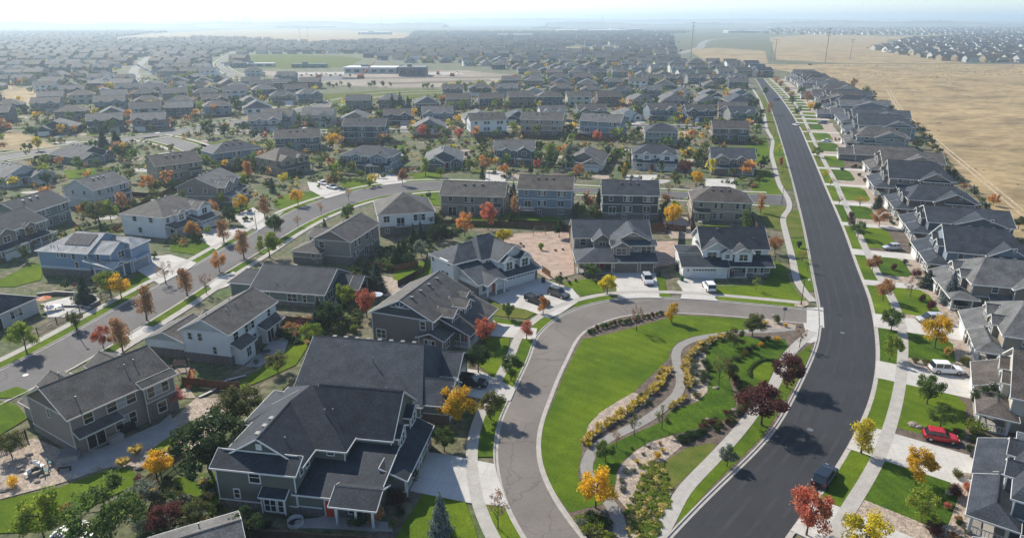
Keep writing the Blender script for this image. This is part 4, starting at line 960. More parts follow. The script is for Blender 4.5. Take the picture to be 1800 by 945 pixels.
def B6():
    h = House('near_six')
    h.block(4.6, 18.6, 3.9, 14, 0, 5.6, 'x', pitch=.64); h.block(0, 9.3, 0, 10, 0, 2.8); h.roof('sy-', -.2, 9.2, -.4, 3.9, 2.8, pitch=.33); h.roof('x', 0, 6, 3.8, 10, 4.1, pitch=.2, ins=(1, 0))
    h.block(4.5, 10.2, 2.6, 6, 2.8, 5.5, 'y', pitch=.62); h.roof('y', 4.5, 10.2, 6, 9, 5.49, pitch=.62)
    h.block(8.4, 10.6, 1.8, 3.2, 3.0, 5.2, 'y', pitch=.6, oh=.3); h.block(11.0, 14.6, 1.4, 5, 3.0, 5.4, 'y', pitch=.6); h.roof('y', 11, 14.6, 5, 8, 5.39, pitch=.6)
    h.win('f', 2.6, 6.4, 4.4, 1.9, 1.2, 2); h.win('f', 1.8, 9.5, 4.4, .9, .8, 1); h.win('f', 1.4, 12.8, 4.3, 1.7, 1.3, 2); h.win('f', 3.9, 16.6, 4.5, 1.1, 1.2, 1)
    h.roof('sy-', 9.2, 18.8, .2, 3.9, 2.8, pitch=.33); h.block(13.8, 18.5, 1.0, 4, 0, 2.75, slot='wall2'); h.win('f', 1.0, 16.2, 1.6, 2.0, 1.6, 3)
    h.slab(9.3, 13.8, .2, 3.9)
    for x in (9.8, 13.4): h.col(x, .5, .2, 2.75, .14)
    h.rail(11, .5, 13.4, .5); h.door('f', 3.9, 10.6, .2, 1.2); h.win('f', 3.9, 12.6, 1.6, 1.6, 1.3, 2)
    h.garage('f', -.03, 4.4, 4.9); h.win('f', 0, 1.0, 1.8, .3, .6, 1); h.stone(13.8, 18.5, 1.0, 3, 0, 1.0)
    h.win('r', 18.6, 8, 4.4, 1, 1.2, 1); h.win('l', 0, 5, 1.6, 1, 1.2, 1)
    h.pipe(15, 7.5, 7.8, .4); h.pipe(15.8, 6.0, 7.0, .4); h.pipe(16.3, 6.0, 7.0, .4); h.vent(8.5, 8.4, 8.5)
    return h
def C_():
    h = House('near_seven')   # x along the rear wall, y=0 rear wall faces the camera side
    h.block(0, 13.6, 0, 10.4, 0, 5.6, 'x', pitch=.52); h.band(0, 13.6, 0, 10.4, 5.3)
    h.block(9.4, 13.7, -.5, 3, 0, 5.5, None); h.roof('sy-', 9.4, 13.7, -.5, .3, 5.6, pitch=.52)
    h.stone(9.5, 13.7, -.5, 4, 0, 2.9); h.stone(0, .3, .3, 10.4, 0, 1.2)
    h.win('f', 0, 2.2, 4.4, 1.1, 1.3, 1); h.win('f', 0, 6.5, 4.5, 3.8, 1.3, 3); h.win('f', -.5, 11.3, 4.3, 3.0, 1.4, 3)
    h.door('f', 0, 2.6, .1, 2.2, True); h.win('f', 0, 6.6, 1.7, 2.8, 1.5, 3); h.win('f', -.59, 11.4, 1.6, 1.2, 1.5, 1)
    h.roof('sy-', .2, 5.6, -1.4, 0, 3.0, pitch=.4, oh=.2); h.win('l', 0, 5.2, 4.6, .5, 1.2, 1)
    h.block(1, 9, 10.4, 15, 0, 2.8, 'y', pitch=.45); h.block(9, 13, 9, 12.4, 0, 5.4, 'y', pitch=.6); h.garage('b', 15.04, 5, 4.8)
    h.block(2.5, 6, 9, 12.2, 3, 5.5, 'y', pitch=.6)
    h.pipe(3.4, 8.3, 6.8, .9); h.pipe(9.4, 3.2, 7.3, .5); h.pipe(10.8, 3.4, 7.4, .5); h.pipe(2, 1.6, 6.5, .5)
    h.mb('patio_heater').box(3.6, 5.2, -1.6, -.6, 0, 1.0, 'slab')
    return h
def D_():
    h = House('near_eight')
    h.block(0, 13.6, 0, 8.4, 0, 5.6, 'x', pitch=.5); h.stone(0, 13.6, 0, 8.4, 0, 1.6); h.band(0, 13.6, 0, 8.4, 5.3)
    h.block(.4, 7.4, 8.4, 16, 0, 2.9, 'x', pitch=.42, ins=(0, 0)); h.stone(.4, 7.4, 8.4, 16, 0, 1.6); h.block(9, 13, 8.4, 12, 0, 2.9, 'y', pitch=.5)
    h.block(.6, 4.0, -1.6, 0, 0, 2.9); h.roof('sy-', .3, 4.3, -1.6, 0, 2.9, pitch=.5, oh=.3); h.win('f', -1.6, 2.4, 1.6, 1.1, 1.5, 2)
    h.roof('sy-', 7.8, 13.2, -1.5, 0, 2.9, pitch=.45, oh=.3); h.block(8.4, 12.6, -1.1, 0, 0, 2.8); h.door('f', -1.1, 9.6, .1, 1.8, True); h.win('f', -1.1, 11.8, 1.7, .9, 1.5, 1)
    h.win('f', 0, 1.8, 4.4, 1.2, 1.3, 1); h.win('f', 0, 5.6, 4.4, 2.6, 1.3, 3); h.win('f', 0, 11.4, 4.4, .9, 1.2, 1); h.win('f', 0, 6, 2.0, 2.2, 1.2, 2)
    h.win('l', 0, 5.2, 4.5, .7, 1.2, 1); h.win('l', 0, 2.8, 2.4, .6, 1.2, 1); h.win('l', 0, 7.0, 4.5, .7, 1.1, 1)
    h.garage('b', 16.04, 4, 4.7)
    for x, y in ((2.5, 5.4), (4.4, 3.0), (5.6, 3.6), (7.2, 3.2), (9.0, 5.6), (9.6, 2.2)): h.pipe(x, y, 5.6 + .5 * min(y, 8.4 - y) + .1, .35)
    return h
def E_():
    h = House('near_nine')
    h.block(0, 15, 0, 12, 0, 3.0, 'x', pitch=.5, ins=(0, .0)); h.stone(0, 15, 0, 12, 0, .9)
    h.block(-6.5, 1, 3, 10.5, 0, 2.8, 'x', pitch=.4, ins=(.5, 0)); h.garage('l', -6.54, 6.6, 4.8)
    h.block(12, 17.6, 4.4, 10.5, 0, 2.8, 'x', pitch=.5); h.col(19.6, 5, 0, 2.7); h.roof('x', 15, 20, 4.4, 10.5, 2.79, pitch=.5)
    h.col(19.6, 10, 0, 2.7)
    h.win('f', 0, 8.4, 1.7, 1.9, 1.5, 2); h.win('f', 0, 11, 1.7, .7, 1.4, 1); h.win('f', 0, 13.6, 1.7, .7, 1.4, 1); h.win('r', 15, 2.6, 1.8, 2.0, 1.3, 2); h.win('f', 0, 3, 1.7, 1.2, 1.4, 1)
    h.pipe(10.8, 6.6, 5.8, .9); h.pipe(4.5, 1.4, 3.7, .4); h.pipe(6.2, 1.4, 3.7, .4); h.vent(6, 7, 5.6)
    return h
def F_():
    h = House('near_ten')
    h.block(0, 15.0, 0, 8.8, 0, 5.6, 'x', pitch=.5); h.stone(0, 15, 0, 8.8, 0, 1.8); h.band(0, 15, 0, 8.8, 5.3)
    h.block(-1.5, 5, 6.6, 13.6, 0, 2.9, 'x', pitch=.4, ins=(.7, 0)); h.stone(-1.5, 5, 6.6, 13.6, 0, 1.4); h.block(6, 12, 8.8, 13.5, 0, 4.2, 'y', pitch=.4)
    h.win('l', 0, 7.0, 4.3, 1.2, 1.3, 1); h.win('f', 0, 3.6, 4.3, 3.0, 1.4, 3); h.win('f', 0, 8.5, 4.3, 1.8, 1.4, 2); h.win('f', 0, 11.5, 4.3, .9, 1.4, 1)
    h.win('f', -.08, 2.4, 1.9, 2.4, 1.3, 3); h.door('f', -.08, 7.6, .1, 1.6, True); h.win('f', -.08, 11.5, 2.0, .9, 1.2, 1); h.win('l', -1.5, 8.5, 1.8, .7, 1.2, 1)
    h.pipe(9, 6, 7.0, .7); h.pipe(13.5, 1.6, 6.4, .4); h.pipe(12.6, 1.6, 6.4, .4); h.garage('b', 13.64, 1.8, 4.7)
    return h
def G_():
    h = House('near_eleven')
    h.block(0, 14.0, 0, 14.5, 2.4, 5.8, 'y', pitch=.52, ins=(1, 1)); h.stone(.1, 13.9, .1, 14.4, 0, 2.4)
    for c in (1.9,): h.win('f', 0, c, 4.4, 1.4, 1.5, 2)
    h.win('f', 0, 10.2, 4.4, 2.9, 1.5, 3); h.win('f', .02, 1.9, 1.3, 1.0, 1.0, 2); h.win('f', .02, 10.4, 1.3, 1.1, 1.0, 2)
    b = h.mb('deck'); b.box(4, 8, -1.2, 0, 2.3, 2.45, 'deck'); h.door('f', 0, 5.4, 2.5, 1.9, True)
    h.rail(4, -1.15, 8, -1.15, 2.45); h.win('l', 0, 1.5, 4.4, .9, 1.3, 1); h.win('l', 0, 8, 4.4, .9, 1.3, 1)
    for i in range(11): b.box(8 + i * .28, 8.3 + i * .28, -1.15, -.2, 2.2 - i * .2, 2.3 - i * .2, 'deck')
    h.rail(8, -1.15, 11, -1.15, .6, .9); h.vent(5, 3, 6.8); h.pipe(9, 9, 8.0, .4)
    return h
def BL():
    h = House('near_twelve')   # x along street-facing depth, side wall y=0 faces camera
    h.block(0, 12.0, 0, 11.5, 0, 5.6, 'x', pitch=.48, ins=(1, 0)); h.stone(0, 12, 0, 11.5, 0, 1.6); h.band(0, 12, 0, 11.5, 1.9)
    h.block(11, 16.8, .8, 7.0, 0, 5.5); h.roof('x', 9, 16.8, .8, 7.0, 5.5, pitch=.55); h.block(12, 18.0, 5.5, 11.3, 0, 5.4, 'x', pitch=.5, ins=(0, .8))
    h.win('r', 16.8, 3.9, 4.3, 1.8, 1.4, 2); h.win('f', .8, 13.8, 4.6, .7, 1.1, 1)
    h.roof('sx+', 12, 18.2, -1.2, 5.4, 2.9, pitch=.22); h.roof('x', 15.2, 18.6, -1.2, 2.4, 2.95, pitch=.5); h.slab(12, 18.4, -1.2, 3)
    for x, y in ((14.0, -1), (16, -1), (18.2, -1), (18.2, 2.2)): h.col(x, y, .2, 2.9, .16)
    h.rail(14, -1, 18.2, -1); h.block(13, 18.6, 4.0, 10.6, 0, 2.85); h.garage('r', 18.63, 7.2, 4.8)
    h.win('f', 0, 4.8, 4.8, .5, 1.1, 1); h.win('f', 0, 6.2, 4.8, 1.4, 1.0, 2); h.win('f', 0, 8.6, 4.6, .9, 1.2, 1); h.win('f', 0, 9.0, 2.6, .8, 1.5, 1); h.win('f', 0, 11.5, 4.3, .7, 1.2, 1)
    h.items.append(('solar_panel', 5.3, 11.3, 1.7, 4.9, 6.68, 8.22)); h.pipe(2.5, 1.0, 6.1, .35); h.pipe(3.4, .9, 6.1, .35); h.pipe(4.3, .9, 6.1, .35); h.pipe(8.2, 1.6, 6.4, .4)
    h.win('l', 0, 4, 4.4, 1.4, 1.3, 2)
    return h
N_ = []
def near(hf, o, yaw, label, name='house', **pal):
    h = hf(); r = place(h, o[0], o[1], yaw, palette(**pal), label, frames=True, name=name); N_.append(r); return r
near(B1, (-33.0, 64.9), -9, 'big dark green house with charcoal roof, bay window and shaded porch, nearest the camera', wall='green', gable='green', roof='dark', garage='greengrey')
near(B2, (-30.9, 84.4), -10, 'low house with one wide charcoal roof and a row of eight ridge vents', wall='greengrey', roof='slate', gable='greengrey', stone='brick')
near(B3, (-23.8, 108.0), -20, 'two storey mauve brown house with white truss gable and side porch', wall='mauve', gable='charcoal', roof='taupe', garage='tan')
near(B4, (-6.3, 127.4), 39, 'white two storey house with slate roof above two dark parked trucks', wall='white', gable='pale', roof='slate')
near(B5, (14.0, 141.6), 0, 'grey brown house with cross gables and brown garage doors beside pink gravel yard', wall='taupe', gable='mauve', roof='slate', trim='cream', garage='brown')
near(B6, (36.6, 138.9), -2, 'white and black house with white garage door on the road corner', wall='white', wall2='taupe', gable='pale', roof='dark')
near(C_, (-55.1, 74.6), 58, 'brown house with grey roof, sliding doors and stone corner at lower left', wall='taupe', gable='brown', roof='taupe', trim='cream')
near(D_, (-44.7, 99.0), 77, 'white two storey house with stone base behind the wooden play set', wall='white', gable='pale', roof='taupe', garage='grey')
near(E_, (-50.6, 125.2), -11, 'low green grey house with wide charcoal roof and attached garage wing', wall='greengrey', gable='greengrey', roof='charcoal')
near(F_, (-36.2, 147.3), 76, 'taupe two storey house with stone base backing onto a row of conifers', wall='taupe', roof='taupe', gable='mauve', trim='cream')
near(G_, (-33.7, 169.2), 14, 'white house with tall taupe hip roof, stone lower floor and back stairs', wall='white', roof='taupe')
near(BL, (-102.0, 141.3), -10, 'blue two storey house with pale roof and solar panels', wall='blue', gable='blue', roof='pale', garage='bluegrey')
# --------------------------- middle distance houses, placed one by one
def two_pt(a, pa, pb, z, side, label, push=True, **pal):
    """align one facade's eave line (photo points pa -> pb, left to right as seen) with side f/b/l/r of an archetype"""
    h = A[a]; W_, D_ = DIMS[a]
    pa = Vector(G(*pa, z)); pb = Vector(G(*pb, z)); d = pb - pa; ang = math.atan2(d.y, d.x); mid = (pa + pb) / 2
    inw = Vector((-d.y, d.x)).normalized()
    if inw.y < 0 and abs(inw.y) > .2: inw = -inw
    yaw = {'f': ang, 'b': ang + math.pi, 'l': ang - math.pi / 2 + math.pi, 'r': ang - math.pi / 2}[side]
    yaw = {'f': ang, 'b': ang + math.pi, 'l': ang + math.pi / 2, 'r': ang - math.pi / 2}[side]
    dep, wid = (D_, W_) if side in 'fb' else (W_, D_)
    sc = max(.8, min(1.2, d.length / wid)); c = mid + inw * dep / 2
    return place(h, c.x, c.y, math.degrees(yaw), palette(**pal), label, scale=(sc, 1, 1) if side in 'fb' else (1, sc, 1))
DIMS = {'f0': (15, 11), 'f1': (15, 11), 'f2': (16, 11), 'f3': (16, 11), 'f4': (14, 12), 'w0': (16, 11), 'w1': (16.5, 11), 'w2': (15.5, 11), 'r0': (14, 17), 'r1': (14, 17), 'r2': (16, 16), 'd0': (12, 20), 'd1': (13, 19), 'd2': (12, 20), 'd3': (12.5, 18), 'd4': (12, 19)}
two_pt('f2', (775, 342), (885, 345), 5.6, 'b', 'grey brown two storey house left of the navy walkout, back seen with lower stone', wall='taupe', roof='taupe', trim='cream')
two_pt('w0', (911, 331), (1005, 334), 7.5, 'b', 'slate blue walkout house with back deck and stairs over a fenced lawn', wall='bluegrey', gable='slate', roof='brown')
two_pt('w2', (1060, 341), (1158, 343), 7.2, 'b', 'dark brown back of house with white windows behind the pink gravel yard', wall='charcoal', roof='charcoal')
two_pt('f3', (1218, 352), (1322, 356), 5.6, 'b', 'brown house back with patio, directly behind the white and black corner house', wall='tan', roof='brown', trim='cream')
two_pt('f3', (598, 272), (688, 275), 5.6, 'f', 'blue grey house with open garage on the inside of the street bend', wall='bluegrey', gable='bluegrey', roof='slate', garage='slate')
placed('r0', (782, 288), 3, label='low dark grey house with light gable roof and brown garage doors, behind the bend', roof='grey', wall='slate', garage='brown', trim='white')
placed('f1', (905, 284), -3, label='dark slate house with white trim and dark garage, mid row', wall='slate', roof='grey', garage='navy')
placed('r1', (1032, 290), -14, label='low cream and taupe house with white garage door in mid row', wall='cream', gable='taupe', roof='taupe')
placed('f3', (1148, 292), -8, label='white house with dark roof and white garage doors in mid row', wall='white', roof='charcoal', gable='pale')
placed('f0', (1283, 300), -10, label='taupe house with twin gables at the dark road end of mid row', wall='taupe', roof='slate', garage='brown')
two_pt('w1', (603, 222), (676, 222), 7.3, 'b', 'dark navy walkout house with dark roof seen from behind, left in second row', wall='navy', roof='charcoal')
placed('r2', (755, 233), 186, label='white sided walkout with gable end left of the white stone based house', wall='white', roof='grey', gable='greengrey')
two_pt('w2', (827, 212), (890, 210), 7.3, 'b', 'white house with stone lower floor in the second row', wall='white', roof='taupe', gable='pale')
two_pt('w1', (914, 210), (990, 212), 7.3, 'b', 'tan house with grey roof and deck right of the white stone based house', wall='tan', roof='taupe')
two_pt('w0', (1018, 212), (1092, 216), 7.3, 'b', 'light blue grey house back with deck in the second row', wall='bluegrey', roof='grey')
placed('f4', (1160, 250), 172, label='grey hip roofed house right of the light blue grey back', wall='grey', roof='charcoal')
placed('f2', (1280, 244), 172, label='brown house by the dark road, second from the corner street', wall='brown', roof='brown')
placed('f0', (1285, 206), -12, label='taupe twin gabled house by the dark road above the brown one', wall='taupe', roof='taupe')
two_pt('f0', (274, 292), (353, 282), 5.6, 'b', 'tan two storey house back with brown roof left of the large blue grey back', wall='tan', roof='brown', trim='cream')
two_pt('f2', (164, 334), (224, 318), 5.6, 'b', 'pale green house back with grey roof, behind bushy green trees', wall='pale', roof='grey')
two_pt('f1', (42, 377), (119, 352), 5.6, 'b', 'dark green house back with stone base at left edge', wall='greengrey', roof='charcoal')
two_pt('f0', (311, 328), (381, 329), 5.6, 'l', 'taupe two storey house with white porch beside yellow tree on curved street', wall='taupe', roof='grey')
two_pt('f3', (212, 376), (287, 383), 5.4, 'l', 'white two storey house with shed porch and white garage on the curved street', wall='white', gable='cream', roof='taupe')
placed('f4', (500, 300), 52, label='brown stucco house with dark garage and two white cars on its drive', wall='tan', roof='brown', gable='tan', garage='charcoal', trim='tan')
two_pt('f3', (371, 270), (466, 258), 5.6, 'b', 'large blue grey house back with many windows at the arterial junction', wall='bluegrey', roof='slate')
two_pt('f0', (483, 243), (562, 240), 5.6, 'b', 'blue grey house back with brown roof behind an orange tree', wall='slate', roof='brown')
placed('f1', (468, 228), 20, label='pale blue house with porch right of the arterial road', wall='pale', roof='grey', gable='bluegrey')
placed('r0', (145, 282), 62, label='dark green ranch house with solar panels near the two spruces', wall='greengrey', gable='green', roof='charcoal', garage='greengrey')
placed('r1', (25, 318), 60, label='pale grey low house at left edge with drive to the right', wall='pale', roof='grey')
placed('f2', (5, 438), 78, label='taupe house cut off by the left edge below the dark green back', wall='taupe', roof='charcoal')
x, y = G(20, 585); place(A['r2'], x - 10.5, y + 3, 258, palette(wall='pale', roof='charcoal', gable='pale'), 'blue grey low house with patio furniture at left edge of the curved street')
placed('r0', (335, 945 + 40), 50, label='grey shed like house corner with white vent pipe at bottom edge', wall='taupe', roof='grey') if False else None
def shed(px):
    h = House('garden_shed'); h.block(-4, 4, -3, 3, 0, 2.6, 'x', pitch=.4); h.pipe(.5, 1.4, 3.2, .6); h.door('f', -3, 0, 0); h.win('l', -4, 0, 1.5, .8, .8, 1)
    x, y = G(*px); return place(h, x, y, 28, palette(wall='taupe', roof='grey'), 'small building with grey roof and vent pipe at the bottom edge', cat='outbuilding', name='outbuilding')
shed((352, 992))
# right row facing the dark road
RCOL = [('grey', 'charcoal', 'charcoal grey roofed house with furnished porch at lower right edge'), ('slate', 'charcoal', 'dark roofed house with porch above the red car'), ('cream', 'brown', 'cream house with brown roof beside the white SUV'),
        ('tan', 'grey', 'tan grey roofed house with stone porch beside the silver van'), ('taupe', 'grey', 'taupe house with truss gable beside the blue spruce'), ('bluegrey', 'charcoal', 'white trimmed house with wide dark roof by the silver hatchback'),
        ('slate', 'charcoal', 'slate house with four little gable windows, right row'), ('brown', 'charcoal', 'brown house with dark blue roof, seventh up the right row'), ('taupe', 'charcoal', 'taupe house below the brown roofed pair, right row'),
        ('tan', 'taupe', 'tan house with broad brown grey roof in the right row'), ('taupe', 'taupe', 'taupe house with brown roof beside parked grey SUV'), ('grey', 'taupe', 'grey porch house tenth up the right row')]
RJ = random.Random(4)
for i, s in enumerate(DS):
    q, d = at_s(rs, SR, s, 0); yaw = math.degrees(math.atan2(d.y, d.x)) - 180
    arc = ['d0', 'd1', 'd3', 'd1', 'd0', 'd3', 'd2', 'd0', 'd3', 'd2', 'd4', 'd1', 'd3', 'd2', 'd0', 'd4', 'd2', 'd1', 'f1', 'd3', 'd2', 'd4', 'd0', 'd3', 'f3', 'd2'][i % 26]; W_, D_ = DIMS[arc]
    gap = (DS[min(i + 1, len(DS) - 1)] - s) if i + 1 < len(DS) else 17
    pgap = s - DS[i - 1] if i else 19
    sc = max(.78, min(1.12, (pgap - 2.6) / (W_ + 1.6)))
    setb = [12.5, 10.6, 9.8, 10.0, 10.5, 10.5, 10.5, 10.5, 11, 11, 11, 11][i] if i < 12 else 15.5; sy = [1, 1, 1, 1, 1.05, 1.05, 1.05, 1.1, 1.15, 1.2, 1.25, 1.3][i] if i < 12 else 1.55
    c, _ = at_s(rs, SR, s - W_ * .25 * sc, setb + RJ.uniform(-1.2, 1.6) * (i > 3) + D_ * sy / 2)
    if i < len(RCOL): wl, ro, lb = RCOL[i]
    else:
        wl, ro = RJ.choice([('taupe', 'slate'), ('grey', 'slate'), ('brown', 'taupe'), ('tan', 'charcoal'), ('bluegrey', 'grey'), ('cream', 'taupe'), ('white', 'grey'), ('tan', 'brown')]); lb = None
    mir = 'd2'
    r = place(A[arc], c.x, c.y, yaw, palette(wall=wl, roof=ro, gable=wl), lb, scale=(sc * (RJ.uniform(.92, 1.02) if i > 5 else 1), sy * (RJ.uniform(.88, 1.05) if i > 5 else 1), RJ.uniform(.9, 1.12) if i > 5 else 1))
    if not lb:
        r['label'] = '%s house with %s roof, %s up the row beside the dry field' % (wl.replace('bluegrey', 'blue grey'), ro, ordw(i + 1))
        r['group'] = 'houses along the dry field'
#PART3
# ------------------------------------------------------------------ landmarks for labels
LM = [(t, G(*p)) for t, p in [
 ('the big dark green house', (560, 800)), ('the roof with eight vents', (640, 690)), ('the mauve brown house', (740, 560)), ('the white house with two trucks', (850, 490)),
 ('the brown garage house', (1080, 460)), ('the white and black corner house', (1280, 460)), ('the brown house at lower left', (170, 740)), ('the white house by the play set', (410, 580)),
 ('the low green grey house', (500, 510)), ('the taupe stone based house', (600, 430)), ('the white hip roofed house', (700, 380)), ('the blue house', (150, 450)), ('the navy walkout', (965, 370)),
 ('the dark brown back', (1110, 365)), ('the brown corner house', (1270, 370)), ('the open garage house', (640, 300)), ('the brown stucco house', (500, 310)), ('the twin gabled house', (1283, 300)),
 ('the red car', (1690, 775)), ('the white SUV', (1700, 655)), ('the silver van', (1690, 570)), ('the silver hatchback', (1620, 440)), ('the left edge terrace', (100, 550)), ('the park sidewalk', (1340, 730)),
 ('the gravel path', (1170, 720)), ('the loop road', (900, 760)), ('the park lawn', (1100, 600)), ('the loop road junction', (1400, 560)), ('the curved street', (280, 540)), ('the arterial road', (300, 240)),
 ('the two spruces', (196, 262)), ('the stone fire pit', (60, 850)), ('the picket fence', (270, 850)), ('the dark road bend', (1480, 640)), ('the top of the dark road', (1350, 160)), ('the dark road', (1400, 320)), ('the dry field edge', (1560, 200)),
 ('the white mid row house', (1150, 300)), ('the cream low house', (1030, 300)), ('the dark slate house', (905, 290)), ('the brown garage low house', (780, 290)), ('the construction site', (650, 130)), ('the pink gravel yard', (940, 440))]]
ORDL = ['first', 'second', 'third', 'fourth', 'fifth', 'sixth', 'seventh', 'eighth', 'ninth', 'tenth', 'eleventh', 'twelfth']
def where(x, y):
    t, p = min(LM, key=lambda l: math.hypot(l[1][0] - x, l[1][1] - y)); a = proj(x, y); b_ = proj(*p)
    dx, dy = a[0] - b_[0], (a[1] - b_[1]) * 1.6
    if abs(dx) > abs(dy): return ('left of ' if dx < 0 else 'right of ') + t
    return ('behind ' if dy < 0 else 'in front of ') + t
AUTO = []
def autolabel(o, base, x, y, group=None):
    o['label'] = base + ' ' + where(x, y); AUTO.append((o, x, y, group or base))
def finish_labels():
    d = {}
    for t in AUTO: d.setdefault(t[0]['label'], []).append(t)
    for lb, L_ in d.items():
        if len(L_) < 2: continue
        L_.sort(key=lambda t: proj(t[1], t[2])[0]); n = len(L_)
        for i, (o, x, y, g) in enumerate(L_):
            o['group'] = g + ' ' + lb.split(g)[-1].strip() if g in lb else g
            if n <= 12:
                w_ = 'leftmost' if i == 0 else ('rightmost' if i == n - 1 else ORDL[i] + ' from left')
                o['label'] = lb + ', ' + w_ + (' of %s' % ['', '', 'two', 'three', 'four', 'five', 'six', 'seven', 'eight', 'nine', 'ten', 'eleven', 'twelve'][n] if n > 2 and len(lb.split()) < 12 else '')
# ------------------------------------------------------------------ vegetation
def leaf_mesh(name, kind, seed, n, size):
    r = random.Random(seed); b = MB(); b.slots = ['leaf']; vs_ = b.v; fs = b.f
    def quad(p, nrm, s):
        u = nrm.orthogonal().normalized(); v = nrm.cross(u); a = r.uniform(0, 6.28)
        u, v = u * math.cos(a) + v * math.sin(a), v * math.cos(a) - u * math.sin(a); k = len(vs_); s2 = s * r.uniform(.5, .9)
        bend = nrm * s * .25
        vs_.extend([tuple(p - u * s), tuple(p - v * s2 + bend), tuple(p + u * s), tuple(p + v * s2 + bend)]); fs.append((k, k + 1, k + 2, k + 3)); b.m.append(0)
    def rv():
        while 1:
            v = Vector((r.uniform(-1, 1), r.uniform(-1, 1), r.uniform(-1, 1)))
            if .05 < v.length < 1: return v.normalized()
    if kind in ('round', 'column', 'sparse', 'shrub'):
        m_ = {'round': 22, 'column': 15, 'sparse': 16, 'shrub': 9}[kind]; cl = []
        for i in range(m_):
            v = rv(); rad = r.uniform(.35, .78)
            if kind == 'round': c = Vector((v.x * rad * .5, v.y * rad * .5, .57 + v.z * rad * .40)); cr = r.uniform(.07, .15)
            elif kind == 'column': c = Vector((v.x * rad * .22, v.y * rad * .22, .24 + .66 * (i + .5) / m_)); cr = r.uniform(.09, .14) * (1.25 - .75 * abs(i / m_ - .35))
            elif kind == 'sparse': c = Vector((v.x * rad * .48, v.y * rad * .48, .60 + v.z * rad * .36)); cr = r.uniform(.05, .12)
            else: c = Vector((v.x * rad * .55, v.y * rad * .55, .45 + v.z * rad * .35)); cr = r.uniform(.2, .32)
            cl.append((c, cr))
        for i in range(n):
            c, cr = cl[i % m_]; v = rv(); p = c + v * cr * (r.random() ** .4) * (1.3 if r.random() < .12 else 1)
            if p.z < .02: p.z = .02
            if kind == 'sparse' and r.random() < .35: continue
            nr = (v * .6 + rv()).normalized(); quad(p, nr, size * r.uniform(.6, 1.3))
    elif kind == 'cone':
        for i in range(n):
            t = r.random() ** .75; z = .08 + .9 * (1 - t) if False else .07 + .92 * (1 - math.sqrt(r.random())); 
            lay = math.sin(z * 55) * .02; rad = (1 - z) * .30 * (1 + .18 * math.sin(z * 40)) + .012
            a = r.uniform(0, 6.28); lob = 1 + .16 * math.sin(a * 5 + z * 17 + seed) ; q = rad * lob * r.uniform(.55, 1.03)
            quad(Vector((math.cos(a) * q, math.sin(a) * q, z - q * .12)), (Vector((math.cos(a), math.sin(a), .7)) + rv() * .5).normalized(), size * r.uniform(.6, 1.2))
    elif kind == 'tuft':
        for i in range(n):
            a = r.uniform(0, 6.28); ln = r.uniform(.6, 1); sp = r.uniform(.1, .55); d = Vector((math.cos(a) * sp, math.sin(a) * sp, ln)); sd_ = Vector((-math.sin(a), math.cos(a), 0)) * size
            m1 = d * .6; k = len(vs_); tip = d + Vector((math.cos(a), math.sin(a), -.35)) * .22
            vs_.extend([tuple(-sd_ * .6), tuple(sd_ * .6), tuple(m1 + sd_), tuple(tip), tuple(m1 - sd_)]); fs.append((k, k + 1, k + 2, k + 3, k + 4)); b.m.append(0)
    me = b.mesh(name); me.materials.clear(); me.materials.append(LEAF['green']); me['slots'] = 'leaf'
    return me
LV = {}
for kind, n, size in (('round', 4300, .020), ('column', 2800, .018), ('sparse', 1300, .017), ('cone', 4200, .020), ('shrub', 1300, .045), ('tuft', 130, .035)):
    LV[kind] = [leaf_mesh(kind + '_crown', kind, 11 * i + 3, n, size) for i in range(4)]
    LV[kind + '_lo'] = [leaf_mesh(kind + '_crown_small', kind, 17 * i + 5, n // 5, size * 1.9) for i in range(3)]
def trunk_mesh(kind, seed):
    r = random.Random(seed); b = MB(); top = {'round': .62, 'column': .85, 'sparse': .62, 'cone': .9}[kind]; z0 = 0; p = Vector((0, 0, 0)); rad = .022
    pts = [p]
    for i in range(5):
        q = p + Vector((r.uniform(-.012, .012), r.uniform(-.012, .012), top / 5)); b.tube(p, q, rad, rad * .78, 6, 'bark', cap=False); rad *= .78; p = q; pts.append(p)
    if kind != 'cone':
        for i in range(9):
            s_ = pts[r.randint(2, 4)] + Vector((0, 0, r.uniform(-.05, .05))); a = i * 2.4 + r.uniform(-.3, .3); o = .30 if kind != 'column' else .14
            e = s_ + Vector((math.cos(a) * o * r.uniform(.6, 1), math.sin(a) * o * r.uniform(.6, 1), r.uniform(.12, .26))); b.tube(s_, e, .009, .003, 5, 'bark', cap=False)
    me = b.mesh('trunk', mk); return me
TR = {k: [trunk_mesh(k, i) for i in range(3)] for k in ('round', 'column', 'sparse', 'cone')}
CNAME = {'green': 'green', 'dark': 'dark green', 'olive': 'olive green', 'lime': 'lime green', 'yellow': 'yellow', 'gold': 'golden', 'orange': 'orange', 'rust': 'rusty brown', 'red': 'red', 'purple': 'dark purple', 'spruce': 'dark green', 'bluespruce': 'silvery blue', 'sage': 'grey green', 'straw': 'straw yellow', 'bare': 'nearly bare', 'pink': 'pinkish red'}
rt = random.Random(99)
NTREE = [0]
